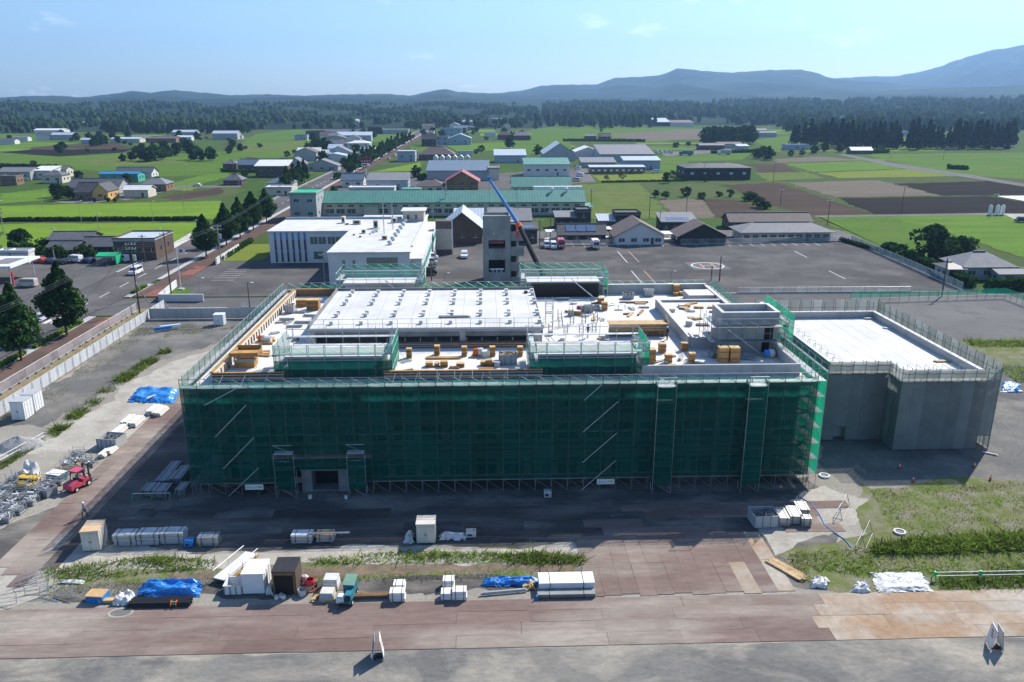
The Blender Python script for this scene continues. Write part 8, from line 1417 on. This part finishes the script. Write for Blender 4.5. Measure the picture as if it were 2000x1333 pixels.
for px, py, h, k in ((625, 300, 11, 0), (635, 302, 12, 0), (618, 304, 9, 0), (610, 300, 9, 1), (560, 306, 5, 1), (508, 288, 5, 1), (575, 301, 4, 1), (690, 270, 9, 0), (710, 268, 9, 0), (730, 270, 9, 0), (940, 296, 6, 1), (930, 300, 5, 1), (995, 290, 9, 0), (1050, 302, 7, 0), (1120, 300, 6, 1), (810, 302, 5, 1), (1175, 258, 5, 1), (1320, 288, 6, 1), (1345, 286, 5, 1), (1500, 312, 9, 0), (1490, 308, 8, 0), (1478, 310, 7, 0), (1590, 300, 7, 0), (1610, 296, 7, 0), (1565, 305, 5, 1), (1545, 305, 5, 1), (1720, 298, 5, 1), (1640, 298, 7, 0), (985, 262, 8, 0), (1010, 246, 10, 0), (1025, 244, 10, 0), (990, 240, 9, 0), (845, 262, 8, 0), (905, 262, 7, 0), (930, 258, 7, 0), (950, 274, 5, 1), (470, 296, 6, 0), (448, 300, 6, 0), (455, 290, 7, 0), (150, 276, 8, 0), (175, 274, 8, 0), (195, 272, 8, 0), (220, 272, 8, 0), (120, 266, 7, 0), (250, 270, 8, 0), (350, 270, 8, 0), (385, 272, 8, 0), (20, 276, 6, 0), (65, 324, 4, 1), (480, 348, 4, 1), (660, 350, 5, 1), (652, 378, 4, 1), (812, 346, 6, 0), (825, 352, 5, 1)): tree('farround' if not k else 'bush', *cp(px, py), h if not k else h * .8, 'round tree standing among the scattered houses' if not k else 'small bush beside a field or house', 'trees among the scattered houses' if not k else 'bushes among the scattered houses', 'tree' if not k else 'bush')
for i, (a_, b_) in enumerate((((1690, 300), (1735, 299)), ((1390, 300), (1470, 298)), ((1100, 276), (1260, 277)), ((0, 328), (110, 330)), ((1850, 330), (1890, 332)))): hedge([a_, b_], 2.5, 2.0, ['dark hedge beside the white-roofed barn', 'dark hedge behind the truck yard', 'dark field hedge by the farmhouses', 'hedge behind the long farmhouse', 'short hedge in the wide pasture'][i], seed=60 + i, dens=1.2, size=1.0)
# the far town, farms and a few landmark roofs
WC = (('w_white', 'white'), ('w_cream', 'cream'), ('w_brown', 'brown'), ('w_grey', 'grey')); RC_ = (('r_grey', 'grey'), ('r_tile', 'dark tiled'), ('r_brown', 'brown'), ('r_light', 'pale metal'), ('r_white', 'white'), ('r_slate', 'slate blue'))
for i in range(70): px, py = ((rr_.uniform(590, 730), rr_.uniform(262, 335)), (rr_.uniform(800, 1050), rr_.uniform(228, 275)), (rr_.uniform(100, 480), rr_.uniform(262, 300)))[i % 3]; tree('farround' if i % 2 else 'bush', *cp(px, py), rr_.uniform(5, 9) if i % 2 else rr_.uniform(2, 4), 'round tree standing among the scattered houses' if i % 2 else 'small bush beside a field or house', 'trees among the scattered houses' if i % 2 else 'bushes among the scattered houses', 'tree' if i % 2 else 'bush')
spots = [(rr_.uniform(860, 1000), rr_.uniform(212, 248)) for _ in range(52)] + [(rr_.uniform(1000, 1040), rr_.uniform(205, 225)) for _ in range(8)] + [(rr_.uniform(480, 560), rr_.uniform(226, 246)) for _ in range(9)] + [(rr_.uniform(570, 800), rr_.uniform(232, 246)) for _ in range(10)] + [(rr_.uniform(800, 1000), rr_.uniform(248, 262)) for _ in range(10)] + [(rr_.uniform(590, 720), rr_.uniform(275, 325)) for _ in range(12)]
for i, (px, py) in enumerate(spots):
    D = P(px, py).y; w = rr_.uniform(9, 20); wpx = w * F_PX / D; h = rr_.uniform(3.5, 7); hp_x = h * F_PX / D; (wm, wn_), (rm_, rn) = rr_.choice(WC), rr_.choice(RC_)
    house(px - wpx / 2, px + wpx / 2, py, py - hp_x, py - hp_x * 1.5, rr_.uniform(8, 14), rr_.choice(('gable', 'hip', 'flat', 'gable')), wm, rm_, '%s house with a %s roof in the far town along the avenue' % (wn_, rn), 0, group='houses of the far town', door=False, ax=rr_.choice('xy'))
for px, py, w, h, wm, rm_, lab in ((95, 262, 38, 5, 'w_white', 'r_white', 'long white-roofed barn beyond the small wood'), (42, 276, 14, 4, 'w_white', 'r_grey', 'white cottage at the field edge by the long barn'), (12, 282, 18, 4, 'w_white', 'r_tile', 'tiled farmhouse at the field edge'), (85, 274, 16, 5, 'w_white', 'r_tile', 'white farmhouse with a tiled roof beside the ploughed field'), (122, 274, 24, 6, 'w_grey', 'r_light', 'grey barn with a pale roof beside the ploughed field'), (172, 281, 14, 4, 'w_bluegrey', 'r_light', 'pale blue hut beside the ploughed field'), (245, 279, 30, 4, 'w_cream', 'r_light', 'long low farm shed with a pale roof'), (280, 277, 24, 4, 'w_brown', 'r_grey', 'grey-roofed farm shed beside the long pale shed'), (318, 279, 28, 4.5, 'w_wood', 'r_brown', 'reddish barn with a brown roof'), (360, 268, 28, 6, 'w_bluegrey', 'r_light', 'pair of pale blue greenhouses'), (360, 275, 16, 4, 'w_white', 'r_white', 'white-roofed hut beside the greenhouses'), (440, 273, 28, 7, 'w_grey', 'r_light', 'grey packing shed with a pale roof'), (462, 272, 12, 4, 'w_grey', 'r_grey', 'small grey hut beside the packing shed'), (175, 246, 60, 5, 'w_cream', 'r_light', 'wide pale farm building on the slope'), (1140, 207, 36, 8, 'w_bluegrey', 'r_white', 'white-roofed factory beyond the wood'), (1222, 207, 30, 14, 'w_white', 'r_white', 'bright white building catching the sun beyond the wood'), (1500, 268, 20, 5, 'w_grey', 'r_grey', 'grey farmhouse beyond the tree clump'), (1485, 262, 16, 5, 'w_white', 'r_tile', 'white house beyond the tree clump'), (1390, 293, 22, 4, 'w_brown', 'r_grey', 'long grey-roofed farm shed beside the truck yard'), (1425, 290, 22, 4, 'w_grey', 'r_brown', 'brown-roofed farm shed beside the truck yard'), (25, 208, 90, 7, 'w_cream', 'r_grey', 'long pale school on the wooded hillside'), (62, 208, 16, 22, 'w_white', 'r_white', 'white tower beside the hillside school'), (970, 229, 40, 12, 'w_white', 'r_brown', 'tall white block in the far town with a brown roof')):
    D = P(px, py).y; wpx = w * F_PX / D; hp_x = h * F_PX / D; house(px - wpx / 2, px + wpx / 2, py, py - hp_x, py - hp_x * 1.45, max(8, w * .5), 'flat' if h > 10 else 'gable', wm, rm_, lab, 0, door=False, name='farm_building' if 'barn' in lab or 'shed' in lab else 'far_house', cat='building')
# ================================================================== air
m, n_, l_, b_ = _mat('haze_air'); n_.remove(b_); pv = n_.new('ShaderNodeVolumePrincipled'); pv.inputs['Color'].default_value = (.36, .62, 1.0, 1); pv.inputs['Density'].default_value = 1.0e-4; pv.inputs['Anisotropy'].default_value = 0.3
l_.new(pv.outputs[0], n_['Material Output'].inputs['Volume'])
tag(put('haze', MB().box(-10200, 10200, -500, 10400, -1.3, 760).mesh('haze', 'haze_air')), kind='stuff')
